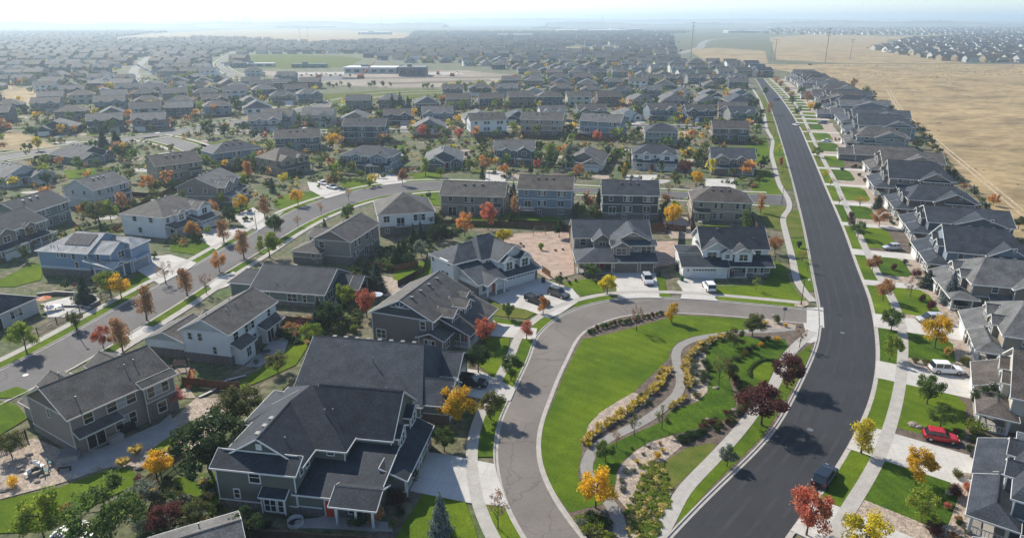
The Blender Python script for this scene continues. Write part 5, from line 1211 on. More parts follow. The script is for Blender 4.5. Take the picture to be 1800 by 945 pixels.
def tree(x, y, kind, col, h, wf=1.0, lo=False, label=True):
    NTREE[0] += 1
    nm = {'round': 'leafy_tree', 'column': 'columnar_tree', 'sparse': 'young_tree', 'cone': 'spruce_tree'}[kind]
    root = new(nm, None, loc=(x, y, 0)); root.rotation_euler = (0, 0, rt.uniform(0, 6.28)); root.empty_display_size = .5
    w_ = h * wf * rt.uniform(.92, 1.08); root.scale = (w_, w_ * rt.uniform(.9, 1.1), h)
    new('trunk', rt.choice(TR[kind]), root)
    c = new('crown', rt.choice(LV[kind + ('_lo' if lo else '')]), root); c.rotation_euler = (0, 0, rt.uniform(0, 6.28)); c.material_slots[0].link = 'OBJECT'; c.material_slots[0].material = LEAF[col]
    root['category'] = 'tree'
    hs = 'small ' if h < 4.2 else ('tall ' if h > 7 else '')
    kn = {'round': 'leafy tree', 'column': 'narrow tree', 'sparse': 'young tree', 'cone': 'conifer'}[kind]
    autolabel(root, hs + CNAME[col] + ' ' + kn, x, y); return root
def shrub(x, y, kind, col, r_, h, gl=None):
    o = new('shrub' if kind == 'shrub' else 'grass_clump', rt.choice(LV[kind]), loc=(x, y, .1)); o.rotation_euler = (0, 0, rt.uniform(0, 6.28)); o.scale = (r_, r_ * rt.uniform(.85, 1.15), h)
    o.material_slots[0].link = 'OBJECT'; o.material_slots[0].material = LEAF[col]; o['category'] = 'shrub' if kind == 'shrub' else 'ornamental grass'
    if gl: o['label'] = gl[0]; o['group'] = gl[1]
    else: autolabel(o, CNAME[col] + (' shrub' if kind == 'shrub' else ' grass clump'), x, y)
    return o
R_, C_k, S_, K_ = 'round', 'column', 'sparse', 'cone'
TL = [  # base pixel x, y, kind, colour, height, width factor
 (1119, 582, S_, 'bare', 5.8, .7), (1180, 567, C_k, 'gold', 4.2, 1.1), (1338, 747, R_, 'purple', 6.9, 1.15), (1382, 682, R_, 'purple', 6.3, 1.05), (1322, 592, R_, 'olive', 5, 1), (1290, 612, R_, 'olive', 4, 1),
 (1263, 678, S_, 'olive', 6, .6), (1281, 668, R_, 'olive', 4, .9), (1163, 755, S_, 'olive', 4.4, .9), (1115, 766, S_, 'olive', 4, .8), (1084, 788, S_, 'rust', 3.2, .7), (1064, 812, R_, 'green', 3.4, .9),
 (1047, 893, R_, 'gold', 5.2, .95), (876, 930, S_, 'bare', 5.6, .7), (1278, 820, R_, 'sage', 3.2, .9), (1405, 612, S_, 'bare', 4.5, .7),
 (898, 670, R_, 'green', 4.8, 1), (894, 561, R_, 'green', 3.8, .85), (955, 552, C_k, 'orange', 3.8, 1.2), (926, 597, C_k, 'red', 3.8, 1.2), (853, 604, R_, 'red', 5.4, .85), (841, 655, R_, 'dark', 5.6, .95), (862, 737, R_, 'olive', 4.8, .9),
 (800, 745, R_, 'gold', 6.2, 1.0), (781, 792, R_, 'green', 3.8, 1.15), (775, 941, K_, 'bluespruce', 5.8, .85), (1067, 518, R_, 'yellow', 4.8, 1), (1042, 491, R_, 'green', 4, 1.1), (983, 504, R_, 'green', 2.8, .9), (885, 428, R_, 'yellow', 4.4, 1.2),
 (1328, 512, S_, 'lime', 3.6, .8), (1362, 446, R_, 'rust', 5, .9), (1410, 461, S_, 'rust', 3.6, .9), (1419, 477, S_, 'lime', 3.6, .7), (1370, 270, S_, 'yellow', 4.6, 1), (1373, 293, C_k, 'red', 4, 1.1), (1374, 312, S_, 'lime', 4, .8),
 (1351, 202, C_k, 'rust', 8, 1.1), (1345, 168, R_, 'green', 7, .8), (1328, 192, R_, 'green', 7.5, .8), (1333, 224, R_, 'dark', 6, .8), (1343, 295, R_, 'dark', 5, .8), (1302, 165, R_, 'olive', 7, .9), (1243, 192, R_, 'green', 7, .9),
 (1551, 529, R_, 'rust', 5.4, .8), (1565, 583, R_, 'green', 5.2, .9), (1563, 634, R_, 'lime', 5.0, .85), (1600, 522, S_, 'bare', 4.4, .9), (1642, 613, R_, 'gold', 6.8, .85), (1629, 711, R_, 'green', 5.3, .95), (1662, 634, S_, 'orange', 3, .8),
 (1629, 506, K_, 'spruce', 4.2, 1.5), (1667, 535, K_, 'bluespruce', 7.2, .95), (1513, 797, C_k, 'yellow', 5.4, 1.2), (1608, 852, R_, 'gold', 5.4, .85), (1618, 918, R_, 'lime', 4.6, .95), (1652, 752, R_, 'green', 3.6, 1.1), (1417, 941, R_, 'red', 6.6, .85),
 (1515, 975, R_, 'yellow', 5.6, 1), (1728, 728, R_, 'dark', 5, .8), (1690, 530, R_, 'olive', 3, 1), (1435, 277, R_, 'lime', 5, .85), (1450, 316, S_, 'gold', 4.4, 1), (1507, 420, R_, 'green', 5.2, .95), (1494, 402, C_k, 'purple', 5, .9), (1545, 399, R_, 'rust', 5.4, .95),
 (1511, 366, S_, 'orange', 4.4, 1.1), (1474, 362, S_, 'bare', 3.6, .9), (1542, 368, K_, 'spruce', 4.6, 1.4), (1533, 478, R_, 'rust', 4.6, .9), (1635, 492, R_, 'dark', 3.6, .9), (1459, 331, S_, 'yellow', 4.2, .8),
 (1438, 263, S_, 'lime', 5, .8), (1421, 238, S_, 'rust', 4, .9), (1402, 203, R_, 'green', 6, .9), (1392, 185, R_, 'green', 7, .9), (1390, 174, R_, 'rust', 6, .9), (1408, 170, R_, 'green', 8, .9), (1419, 181, R_, 'rust', 8, .9), (1424, 196, R_, 'gold', 7, .9), (1436, 201, R_, 'dark', 8, .8),
 (1382, 165, R_, 'rust', 6, .9), (1372, 155, R_, 'rust', 7, .9), (1364, 148, R_, 'orange', 7, .9), (1499, 158, R_, 'rust', 10, .7), (1521, 170, R_, 'olive', 9, .8), (1531, 180, R_, 'dark', 9, .8), (1548, 199, R_, 'olive', 9, .8), (1561, 208, R_, 'dark', 8, .8), (1572, 222, R_, 'rust', 6, .9), (1590, 238, R_, 'dark', 5, 1), (1612, 262, R_, 'olive', 5, 1), (1640, 290, R_, 'dark', 5, 1), (1668, 316, R_, 'dark', 4, 1.2), (1745, 362, R_, 'orange', 4, 1), (1790, 402, R_, 'olive', 4, 1.1),
 (48, 621, R_, 'lime', 6.2, .95), (195, 523, R_, 'lime', 6.4, .95), (214, 527, R_, 'gold', 6.0, .85), (152, 534, K_, 'spruce', 6, 1.1), (136, 579, R_, 'olive', 4, .9), (292, 499, S_, 'bare', 5.6, 1), (329, 519, C_k, 'rust', 6.2, 1.1), (363, 517, S_, 'bare', 5.4, .8),
 (258, 562, C_k, 'rust', 6.8, 1.25), (216, 618, C_k, 'rust', 6.6, 1.15), (183, 613, R_, 'red', 4.6, .85), (305, 716, R_, 'pink', 3.6, 1.25), (429, 453, C_k, 'rust', 7, 1.1), (394, 427, C_k, 'rust', 6.4, 1.1), (341, 420, R_, 'orange', 5.2, .85), (386, 478, R_, 'orange', 5, .85),
 (424, 372, R_, 'gold', 5.6, .8), (404, 393, R_, 'dark', 5.6, .9), (53, 435, R_, 'rust', 6.4, .85), (175, 393, R_, 'olive', 7, .9), (196, 391, R_, 'lime', 7, .8), (263, 338, R_, 'orange', 6.4, .8), (280, 340, R_, 'olive', 5, .9), (363, 298, R_, 'lime', 6.4, .9), (437, 316, C_k, 'orange', 6.8, 1.2),
 (84, 326, R_, 'dark', 5, 1), (173, 298, R_, 'green', 4.6, .9), (184, 266, K_, 'spruce', 9, 1.3), (208, 267, K_, 'spruce', 9, 1.3), (68, 265, R_, 'yellow', 7, .8), (524, 361, R_, 'gold', 5.4, .95), (655, 326, R_, 'yellow', 4.6, .7), (636, 316, R_, 'lime', 4, .9), (613, 353, S_, 'rust', 5, .7),
 (565, 379, S_, 'rust', 4.6, .7), (524, 399, S_, 'rust', 3.6, .8), (466, 384, C_k, 'rust', 6.4, 1.2), (708, 326, R_, 'rust', 6.4, .8), (748, 309, C_k, 'lime', 7, 1.1), (775, 312, R_, 'lime', 4, .9), (484, 416, R_, 'green', 6.4, .95), (474, 453, R_, 'lime', 6.8, .95), (817, 415, R_, 'orange', 6.8, .85),
 (695, 465, K_, 'dark', 4.6, 1), (702, 459, K_, 'dark', 4.8, 1), (710, 452, K_, 'dark', 5, 1), (727, 436, K_, 'dark', 6.4, 1), (740, 428, K_, 'spruce', 6, 1.1), (763, 425, R_, 'dark', 5, .9), (778, 421, R_, 'dark', 4.6, .9), (741, 451, R_, 'sage', 4.6, .9), (720, 468, R_, 'dark', 3.4, 1.2),
 (858, 404, R_, 'red', 8, .78), (967, 291, C_k, 'lime', 9, 1.2), (1003, 284, R_, 'sage', 8, 1), (1096, 310, R_, 'dark', 6, .9), (1181, 399, R_, 'gold', 7.4, .75), (1224, 326, R_, 'gold', 5.6, .95), (1204, 311, R_, 'purple', 7, .9), (886, 310, R_, 'orange', 5, .9), (1017, 311, R_, 'orange', 5, .9), (945, 300, R_, 'red', 5, .8),
 (983, 418, R_, 'dark', 5.4, .9), (852, 302, R_, 'rust', 6, .9), (825, 302, R_, 'lime', 5, .9), (1175, 345, S_, 'bare', 5, .9), (1045, 392, R_, 'dark', 5.5, .8), (645, 558, R_, 'red', 6.6, .9), (608, 540, R_, 'lime', 5.2, .95), (474, 530, S_, 'lime', 4, .9), (562, 576, K_, 'spruce', 6, 1.1), (580, 581, R_, 'dark', 6.4, .9), (594, 568, K_, 'bluespruce', 5, 1),
 (664, 515, K_, 'spruce', 7, 1), (645, 506, K_, 'spruce', 6.4, 1), (550, 610, R_, 'lime', 5, 1), (489, 655, R_, 'olive', 4, .9), (372, 836, R_, 'dark', 9.4, 1.0), (408, 752, R_, 'olive', 5.8, .95), (436, 738, R_, 'olive', 6, .85), (284, 842, R_, 'gold', 4.2, .9), (22, 803, R_, 'olive', 4, 1), (200, 962, R_, 'green', 8.6, 1.0),
 (80, 955, R_, 'lime', 6.4, .95), (292, 935, R_, 'purple', 4, 1.1), (252, 890, R_, 'sage', 3.6, 1), (345, 930, R_, 'olive', 4, 1), (432, 950, R_, 'dark', 4, 1.1), (700, 206, R_, 'lime', 7, .9), (813, 196, R_, 'lime', 9, .8), (743, 243, R_, 'red', 7, .9), (773, 237, R_, 'green', 6, .9), (807, 245, R_, 'red', 6, .9), (902, 233, R_, 'lime', 6, .9),
 (1050, 250, R_, 'red', 6, .9), (690, 194, K_, 'spruce', 10, 1), (704, 193, K_, 'spruce', 11, 1), (718, 194, K_, 'spruce', 9, 1), (368, 242, R_, 'dark', 9, .9), (395, 240, R_, 'dark', 8, .9), (417, 200, R_, 'dark', 11, .8), (353, 200, R_, 'lime', 9, .8), (378, 203, R_, 'orange', 8, .8), (197, 163, R_, 'yellow', 9, .9), (170, 175, R_, 'olive', 9, .9),
 (1208, 222, R_, 'gold', 5, .7), (1243, 225, R_, 'olive', 6, .8), (600, 205, R_, 'lime', 8, .9), (610, 210, R_, 'green', 9, .8), (585, 262, R_, 'gold', 8, 1), (595, 250, R_, 'olive', 8, .9), (650, 330, R_, 'lime', 3, .9)]
for (px, py, k, c, h_, wf) in TL:
    x, y = G(px, py); tree(x, y, k, c, h_, wf * (1.12 if k == R_ else 1), lo=y > 330)
for i in range(26):
    x, y = G(560 + rt.uniform(0, 330), rt.uniform(150, 157)); tree(x, y, R_, rt.choice(['olive', 'lime', 'green', 'dark', 'sage']), rt.uniform(3.5, 6), .9, lo=True)
for i in range(9):
    x, y = G(782 + i * 12, 162 - (i % 3) * 3); tree(x, y, R_, ('lime', 'yellow', 'lime', 'olive')[i % 4], 8, .9, lo=True)
# shrubs and grasses
def along(px, n, fn, jit=.25):
    P = dens([G(*p) for p in px], .5); S = arcs(P)
    for i in range(n):
        q, _ = at_s(P, S, S[-1] * (i + .5) / n, rt.uniform(-jit, jit)); fn(q.x, q.y, i)
GA = ('straw yellow ornamental grass clump in the row right of the gravel path', 'grass clumps right of the gravel path')
GB = ('golden ornamental grass clump in the row left of the gravel path', 'grass clumps left of the gravel path')
GC = ('straw coloured grass clump in the short row below the grey green shrubs', 'grass clumps below the grey green shrubs')
along([(1272, 594), (1250, 602), (1225, 616), (1210, 634), (1204, 652), (1208, 672), (1212, 688)], 46, lambda x, y, i: shrub(x, y, 'tuft', 'straw', .75, rt.uniform(.9, 1.3), GA), .55)
along([(1173, 650), (1161, 670), (1146, 690), (1120, 714), (1090, 734), (1060, 752), (1037, 770), (1027, 786)], 58, lambda x, y, i: shrub(x, y, 'tuft', ('straw', 'yellow', 'straw', 'straw')[i % 4], .75, rt.uniform(.8, 1.15), GB), .6)
along([(1206, 700), (1190, 712), (1176, 722)], 9, lambda x, y, i: shrub(x, y, 'tuft', 'straw', .6, .9, GC), .3)
along([(1236, 606), (1226, 630), (1220, 655), (1220, 680), (1214, 702)], 11, lambda x, y, i: shrub(x, y, 'shrub', ('sage', 'olive', 'sage')[i % 3], rt.uniform(1.2, 1.7), rt.uniform(.9, 1.2)), .8)
along([(1240, 635), (1240, 655), (1238, 678)], 4, lambda x, y, i: shrub(x, y, 'shrub', 'dark', 1.5, 1.0), .3)
along([(1033, 588), (1060, 577), (1082, 572), (1110, 567), (1140, 559), (1165, 552)], 17, lambda x, y, i: shrub(x, y, 'shrub', ('dark', 'olive', 'purple', 'green')[i % 4], rt.uniform(.9, 1.3), rt.uniform(.9, 1.3)), .3)
along([(1228, 758), (1250, 752), (1270, 742), (1286, 730), (1300, 716), (1308, 704)], 20, lambda x, y, i: shrub(x, y, 'shrub', ('dark', 'purple', 'olive')[i % 3], rt.uniform(.9, 1.3), rt.uniform(.9, 1.2)), .9)
along([(1280, 655), (1293, 670), (1300, 685), (1304, 700)], 9, lambda x, y, i: shrub(x, y, 'shrub', ('dark', 'purple')[i % 2], 1.1, 1.0), .3)
along([(1290, 637), (1300, 628), (1325, 615), (1350, 598), (1372, 602)], 9, lambda x, y, i: shrub(x, y, 'shrub', ('dark', 'olive', 'gold')[i % 3], rt.uniform(.8, 1.4), 1.0), .4)
along([(1190, 776), (1215, 770), (1240, 762)], 6, lambda x, y, i: shrub(x, y, 'shrub', 'dark', 1.6, .9), .5)
for px, py, c, r_, h_ in [(1235, 612, 'olive', 1.1, .8), (1105, 728, 'sage', 1.3, .7), (1142, 712, 'dark', 1.2, .7), (1160, 782, 'rust', .8, .6), (1110, 790, 'olive', .8, .5), (1130, 800, 'sage', .9, .5), (1165, 795, 'straw', .8, .7), (1120, 815, 'straw', .8, .7), (1140, 788, 'olive', .7, .5), (1155, 805, 'gold', 1.6, 1.2), (1100, 832, 'sage', 1.6, .8), (1092, 848, 'sage', 1.4, .7), (1095, 862, 'sage', 1.5, .8), (1112, 830, 'sage', 1.2, .6), (1172, 742, 'olive', 1.2, .8), (1115, 735, 'purple', .7, .6), (1130, 700, 'olive', 2.4, .9), (1120, 715, 'olive', 1.6, .8), (1040, 915, 'dark', 2.8, 1.3), (1065, 925, 'dark', 2.6, 1.3), (1020, 925, 'sage', 2, 1),
   (950, 440, 'lime', 2.4, 2.2), (1710, 762, 'lime', 4.2, 2.6), (1365, 568, 'olive', 2.6, 1.8), (1380, 575, 'gold', 1.4, 1), (1345, 572, 'straw', 1.2, 1), (680, 870, 'purple', 3, 2.2), (700, 885, 'purple', 2.6, 2), (660, 915, 'rust', 3.4, 2.4), (630, 925, 'dark', 3, 2), (720, 850, 'dark', 3.4, 2.8), (705, 905, 'dark', 2, 1.2), (690, 925, 'olive', 1.8, 1.1),
   (1610, 488, 'purple', 3.4, 2.2), (1570, 475, 'purple', 2.4, 1.8), (1590, 465, 'dark', 2.2, 1.6), (1635, 545, 'purple', 3, 2.4), (1655, 560, 'rust', 2.6, 1.6), (1620, 530, 'purple', 2.4, 1.8), (1680, 765, 'purple', 1.6, 1.2), (1607, 638, 'olive', 1.8, 1.2), (1625, 642, 'olive', 2, 1.4), (1697, 642, 'olive', 2.4, 1.8),
   (1682, 840, 'olive', 2, 1.4), (1700, 862, 'red', 2, 1.2), (1680, 870, 'purple', 3, 1.6), (1712, 880, 'red', 2, 1.2), (1735, 895, 'olive', 1.6, 1), (1665, 895, 'pink', 1.4, 1), (1700, 937, 'olive', 1.2, .6), (1640, 935, 'purple', 3, 1.6), (1585, 388, 'dark', 2.4, 1.8), (1480, 300, 'dark', 2.5, 1.5), (1510, 310, 'dark', 2.5, 1.5),
   (215, 820, 'straw', 1.3, 1.3), (222, 818, 'straw', 1.2, 1.2), (240, 800, 'straw', 1.6, 1.6), (286, 803, 'straw', 1.2, 1.2), (302, 800, 'straw', 1.4, 1.4), (310, 796, 'straw', 1.4, 1.4), (25, 855, 'gold', 2, 1.6), (245, 850, 'purple', 2, 1.4), (150, 945, 'gold', 1.6, 1.2), (120, 900, 'rust', 2.2, 1.2),
   (250, 935, 'sage', 3, 2), (275, 880, 'sage', 2.4, 1.8), (320, 880, 'olive', 2, 1.5), (310, 905, 'purple', 2.6, 2), (385, 900, 'dark', 1.6, 1.2), (445, 920, 'dark', 2.2, 1.6), (470, 928, 'dark', 2, 1.2), (420, 905, 'olive', 1.5, 1), (622, 585, 'lime', 2.6, 1.6), (480, 580, 'rust', 3, 1.6), (530, 575, 'purple', 3, 1.8), (450, 640, 'sage', 1.5, 1),
   (1002, 500, 'dark', 1.2, .8), (1012, 496, 'dark', 1.2, .8), (996, 492, 'dark', 1.1, .8), (985, 483, 'purple', 1, .7), (1025, 485, 'dark', 1.2, .8), (915, 430, 'dark', 1.2, .6), (920, 435, 'dark', 1.2, .6), (977, 442, 'dark', 1, .6), (989, 440, 'dark', 1, .6), (1700, 590, 'lime', 1.2, .8), (1050, 800, 'dark', .8, .6)]:
    x, y = G(px, py); shrub(x, y, 'tuft' if c == 'straw' else 'shrub', c, r_ * (.62 if c != 'straw' else .8), h_)
for i, s in enumerate(DS[:12]):
    for j in range(7):
        s2 = s + rt.uniform(3.5, 10); p = rp(s2, rt.uniform(9.2, 11.8)); shrub(p[0], p[1], 'shrub', rt.choice(['dark', 'olive', 'purple', 'green', 'sage', 'rust']), rt.uniform(.6, 1.3), rt.uniform(.6, 1.4))
along([(1318, 664), (1318, 652), (1326, 642), (1345, 634), (1368, 636)], 26, lambda x, y, i: shrub(x, y, 'shrub', 'green', .62, .55, ('low clipped green hedge plant curving round the small rounded lawn', 'hedge round the small rounded lawn')), .1)  # added shrub row, stands in for the dark shadow edge of the mound
# juniper ground cover: one mass of small leaf clumps
def cover(name, px, n, cols, r0=.5, h=.5, label=None, lw=None):
    P = [Vector((*G(*p), 0)) for p in px]; tr = tessellate_polygon([P]); ar = [((P[b_] - P[a]).cross(P[c] - P[a])).length for a, b_, c in tr]
    b = MB(); src = LV['shrub_lo'][0]; sv = [v.co.copy() for v in src.vertices]; sf = [tuple(p.vertices) for p in src.polygons]
    for i in range(n):
        a, b_, c = rt.choices(tr, ar)[0]; u, v = rt.random(), rt.random()
        if u + v > 1: u, v = 1 - u, 1 - v
        q = P[a] + (P[b_] - P[a]) * u + (P[c] - P[a]) * v; s_ = r0 * rt.uniform(.6, 1.4); k = len(b.v); col = rt.choice(cols); hh = h * rt.uniform(.6, 1.3); th = rt.uniform(0, 6.28); cs, sn = math.cos(th), math.sin(th)
        b.v += [(q.x + (w_.x * cs - w_.y * sn) * s_, q.y + (w_.x * sn + w_.y * cs) * s_, .1 + w_.z * hh) for w_ in sv]; m_ = b.slot(col)
        for f in sf: b.f.append(tuple(k + t for t in f)); b.m.append(m_)
    o = new(name, b.mesh(name, lambda c: LEAF[c])); tag(o, label, 'ground cover', kind='stuff'); return o
cover('ground_cover', [(1130, 812), (1162, 815), (1182, 868), (1160, 930), (1145, 960), (1107, 960), (1103, 890), (1125, 850)], 300, ['lime', 'lime', 'olive', 'lime', 'straw'], .8, .36, 'yellow green juniper ground cover beside the rock bed')
cover('ground_cover', [(1012, 912), (1060, 915), (1082, 960), (1040, 965)], 45, ['lime', 'olive'], 1.2, .7, 'yellow green ground cover at the bottom of the path')
cover('planting', [(440, 560), (560, 560), (600, 610), (480, 600)], 60, ['dark', 'olive', 'rust'], 1.6, 1.0, 'mixed dark planting between back yards')
cover('planting', [(560, 640), (650, 560), (650, 530), (600, 520), (540, 590)], 60, ['dark', 'green', 'olive'], 1.8, 1.2, 'mixed green planting behind the mauve brown house')
cover('planting', [(235, 880), (330, 815), (380, 860), (390, 940), (240, 945)], 55, ['olive', 'dark', 'sage', 'straw'], 1.5, .9, 'mixed hedge planting by the picket fence')
cover('planting', [(600, 480), (700, 430), (800, 390), (820, 400), (720, 460), (640, 500)], 100, ['dark', 'olive', 'green'], 2.2, 1.4, 'dense planting behind the taupe stone based house')
# rocks
def rock(px, py, s):
    b = MB(); r = random.Random(px * 7 + py)
    n = 7; rings = [(0, 1.0), (.35, 1.05), (.7, .7), (.85, .25)]; ids = []
    for z, w_ in rings:
        ids.append([len(b.v) + i for i in range(n)]); b.v += [(math.cos(6.283 * i / n) * w_ * s * r.uniform(.8, 1.15), math.sin(6.283 * i / n) * w_ * s * .8 * r.uniform(.8, 1.15), z * s * .7) for i in range(n)]
    for a, c in zip(ids, ids[1:]):
        for i in range(n): b.f.append((a[i], a[(i + 1) % n], c[(i + 1) % n], c[i])); b.m.append(b.slot('rock'))
    b.f.append(tuple(ids[-1])); b.m.append(0)
    x, y = G(px, py); o = new('boulder', b.mesh('boulder', mk), loc=(x, y, .08)); o['category'] = 'rock'; autolabel(o, 'boulder', x, y)
for q in [(1605, 748, .8), (1615, 752, .6), (1700, 838, .7), (1668, 868, .5), (1725, 885, .5), (37, 829, .5), (66, 848, .4), (8, 862, .6), (170, 825, .5), (245, 823, .5), (1258, 683, .5), (1290, 722, .5), (1243, 738, .4), (1312, 700, .4), (1205, 768, .4), (1360, 556, .6), (935, 455, .4), (1060, 900, .35), (52, 800, .5), (60, 812, .5), (75, 838, .4)]: rock(*q)
# ------------------------------------------------------------------ vehicles
CARP = {}
for n_, c_ in (('white', (.75, .75, .75)), ('black', (.015, .016, .018)), ('red', (.42, .01, .02)), ('silver', (.42, .43, .45)), ('grey', (.14, .145, .15)), ('blue', (.03, .07, .18)), ('olive', (.07, .07, .06)), ('navy', (.015, .022, .035))):
    CARP[n_] = mat('car_paint_' + n_, c_, .25, spec=.6)
def loft(b, secs, k, n=8, close=True):
    ids = []
    for x, hw, z0, z1, rr in secs:
        r_ = min(rr, hw * .9, (z1 - z0) * .45); pts = []
        for sx, sz, a0 in ((1, 1, 0), (-1, 1, 1), (-1, -1, 2), (1, -1, 3)):
            cy, cz = sx * (hw - r_), (z1 - r_) if sz > 0 else (z0 + r_ * .6)
            for j in range(3):
                a = (a0 + j / 2) * math.pi / 2; pts.append((x, cy + math.cos(a) * r_, cz + math.sin(a) * r_ * (1 if sz > 0 else .6)))
        ids.append([len(b.v) + i for i in range(12)]); b.v += pts
    m_ = b.slot(k)
    for a, c in zip(ids, ids[1:]):
        for i in range(12): b.f.append((a[i], c[i], c[(i + 1) % 12], a[(i + 1) % 12])); b.m.append(m_)
    b.f.append(tuple(ids[0])); b.m.append(m_); b.f.append(tuple(reversed(ids[-1]))); b.m.append(m_)
CARM = {}
def car_meshes(kind):
    if kind in CARM: return CARM[kind]
    body, glass, roofm = MB(), MB(), MB()
    L_, W_ = {'suv': (4.8, .95), 'hatch': (4.1, .88), 'sedan': (4.6, .9), 'pickup': (5.6, .98), 'van': (4.9, .96)}[kind]; h = L_ / 2
    gl = .26
    bel = {'suv': 1.02, 'hatch': .92, 'sedan': .86, 'pickup': 1.1, 'van': 1.0}[kind]; top = {'suv': 1.75, 'hatch': 1.5, 'sedan': 1.43, 'pickup': 1.85, 'van': 1.78}[kind]
    hood = {'suv': .98, 'hatch': .9, 'sedan': .82, 'pickup': 1.08, 'van': .95}[kind]
    loft(body, [(-h, W_ * .86, gl + .15, bel - .08, .12), (-h + .18, W_ * .97, gl, bel, .14), (-h * .3, W_, gl - .02, bel, .14), (h * .30, W_, gl - .02, bel - .01, .14), (h * .42, W_, gl, hood, .14), (h - .35, W_ * .96, gl, hood - .1, .16), (h - .06, W_ * .84, gl + .1, hood - .22, .14), (h, W_ * .74, gl + .2, hood - .34, .1)], 'paint')
    c0, c1, f0, f1 = {'suv': (-h + .08, -h + .45, .42 * h, .10 * h), 'hatch': (-h + .12, -h + .55, .48 * h, .12 * h), 'sedan': (-h + .75, -h + 1.5, .42 * h, .08 * h), 'pickup': (-.12 * h, -.02 * h, .52 * h, .30 * h), 'van': (-h + .08, -h + .35, .66 * h, .25 * h)}[kind]
    def cab(b, e, z0, z1, k): loft(b, [(c0 - e, W_ * .86, z0, z0 + .03, .02), (c0 + (c1 - c0) * .92, W_ * .80 + e, z0, z1 - .02, .1), (c1, W_ * .78 + e, z0, z1, .1), (f1, W_ * .78 + e, z0, z1, .1), (f1 + (f0 - f1) * .12, W_ * .79 + e, z0, z1 - .06, .1), (f0 + e, W_ * .86, z0, z0 + .03, .02)], k)
    cab(glass, 0, bel - .08, top - .03, 'carglass')
    loft(roofm, [(c1 - .08, W_ * .70, top - .1, top - .02, .04), (c1 + .1, W_ * .78, top - .11, top + .02, .05), (f1 - .15, W_ * .78, top - .11, top + .02, .05), (f1 + .06, W_ * .70, top - .1, top - .03, .04)], 'paint')
    for x in (c1 + .02, (c1 + f1) / 2, f1 - .02):
        for s in (-1, 1): roofm.box(x - .045, x + .045, s * W_ * .80 - .04, s * W_ * .80 + .04, bel - .1, top - .05, 'paint')
    if kind == 'pickup': body.box(-h + .15, c0 - .1, -W_ * .8, W_ * .8, bel - .02, bel + .005, 'black'); body.box(-h + .05, -h + .14, -W_ * .9, W_ * .9, bel - .02, bel + .09, 'paint'); [body.box(-h + .1, c0, s * W_ * .92 - .05, s * W_ * .92 + .05, bel - .02, bel + .09, 'paint') for s in (-1, 1)]
    tyre, rim = MB(), MB(); wr = .36 if kind in ('suv', 'pickup', 'van') else .32
    tyre.tube((0, -.11, 0), (0, .11, 0), wr, wr, 18, 'rubber'); tyre.tube((0, .11, 0), (0, -.11, 0), wr, wr, 18, 'rubber'); rim.tube((0, -.125, 0), (0, .125, 0), wr * .62, wr * .62, 14, 'rim'); rim.tube((0, .125, 0), (0, -.125, 0), wr * .62, wr * .62, 14, 'rim')
    hl, tl, bp = MB(), MB(), MB(); hl.box(-.1, .04, -.17, .17, -.08, .08, 'lamp'); tl.box(-.03, .05, -.1, .1, -.14, .14, 'tail'); bp.box(-.06, .06, -W_ * .82, W_ * .82, -.1, .08, 'black')
    res = {k: b.mesh(k, lambda q: MATS.get(q) or M.get(q) or CARP['white']) for k, b in (('body', body), ('windows', glass), ('roof_panel', roofm), ('tyre', tyre), ('rim', rim), ('headlight', hl), ('taillight', tl), ('bumper', bp))}
    CARM[kind] = (res, h, W_, wr, hood, bel); return CARM[kind]
def car(px, py, kind, col, yaw, label, small=False, z=.15):
    m_, h, W_, wr, hood, bel = car_meshes(kind); x, y = G(px, py)
    root = new({'suv': 'parked_suv', 'hatch': 'parked_hatchback', 'sedan': 'parked_car', 'pickup': 'pickup_truck', 'van': 'parked_van'}[kind], None, loc=(x, y, z)); root.rotation_euler = (0, 0, R(yaw)); tag(root, label, 'car' if kind != 'pickup' else 'truck')
    def paint(o):
        for i, sl_ in enumerate(o.material_slots):
            if o.data.materials[i] == CARP['white'] or o.data.materials[i] is None: sl_.link = 'OBJECT'; sl_.material = CARP[col]
    for k in ('body', 'windows', 'roof_panel'): paint(new(k, m_[k], root))
    if small: return root
    for sx in (-1, 1):
        for sy in (-1, 1):
            t = new('wheel', m_['tyre'], root, (sx * h * .62, sy * (W_ - .08), wr)); new('rim', m_['rim'], t)
    for sy in (-1, 1):
        new('headlight', m_['headlight'], root, (h - .1, sy * W_ * .58, hood - .28)); new('taillight', m_['taillight'], root, (-h + .02, sy * W_ * .72, bel - .22))
    new('bumper', m_['bumper'], root, (h - .02, 0, .38)); new('bumper', m_['bumper'], root, (-h + .0, 0, .40)); return root
car(1449, 843, 'suv', 'navy', 49, 'black SUV driving on the dark road beside the right kerb', z=.03)
car(1652, 774, 'hatch', 'red', -20, 'red hatchback parked on the wide pale driveway'); car(1662, 655, 'suv', 'white', -8, 'white SUV parked on the driveway in front of the cream house')
car(1636, 567, 'van', 'silver', 176, 'silver van partly behind the golden tree'); car(1567, 439, 'hatch', 'silver', 182, 'silver hatchback on narrow driveway in the right row')
car(1445, 218, 'suv', 'grey', 180, 'grey SUV on a far driveway of the right row'); car(1452, 250, 'sedan', 'white', 184, 'white car behind shrubs on a right row driveway'); car(1399, 221, 'sedan', 'white', 106, 'white car parked at the right kerb of the dark road', z=.03)
car(1364, 176, 'suv', 'blue', 112, 'blue SUV driving on the far part of the dark road', z=.03); car(1374, 173, 'sedan', 'white', 112, 'white car at the kerb beside the blue SUV', z=.03)
car(944, 533, 'pickup', 'black', -44, 'black pickup truck on the shaded driveway of the white house'); car(982, 521, 'suv', 'olive', -44, 'dark olive SUV parked right of the black pickup')
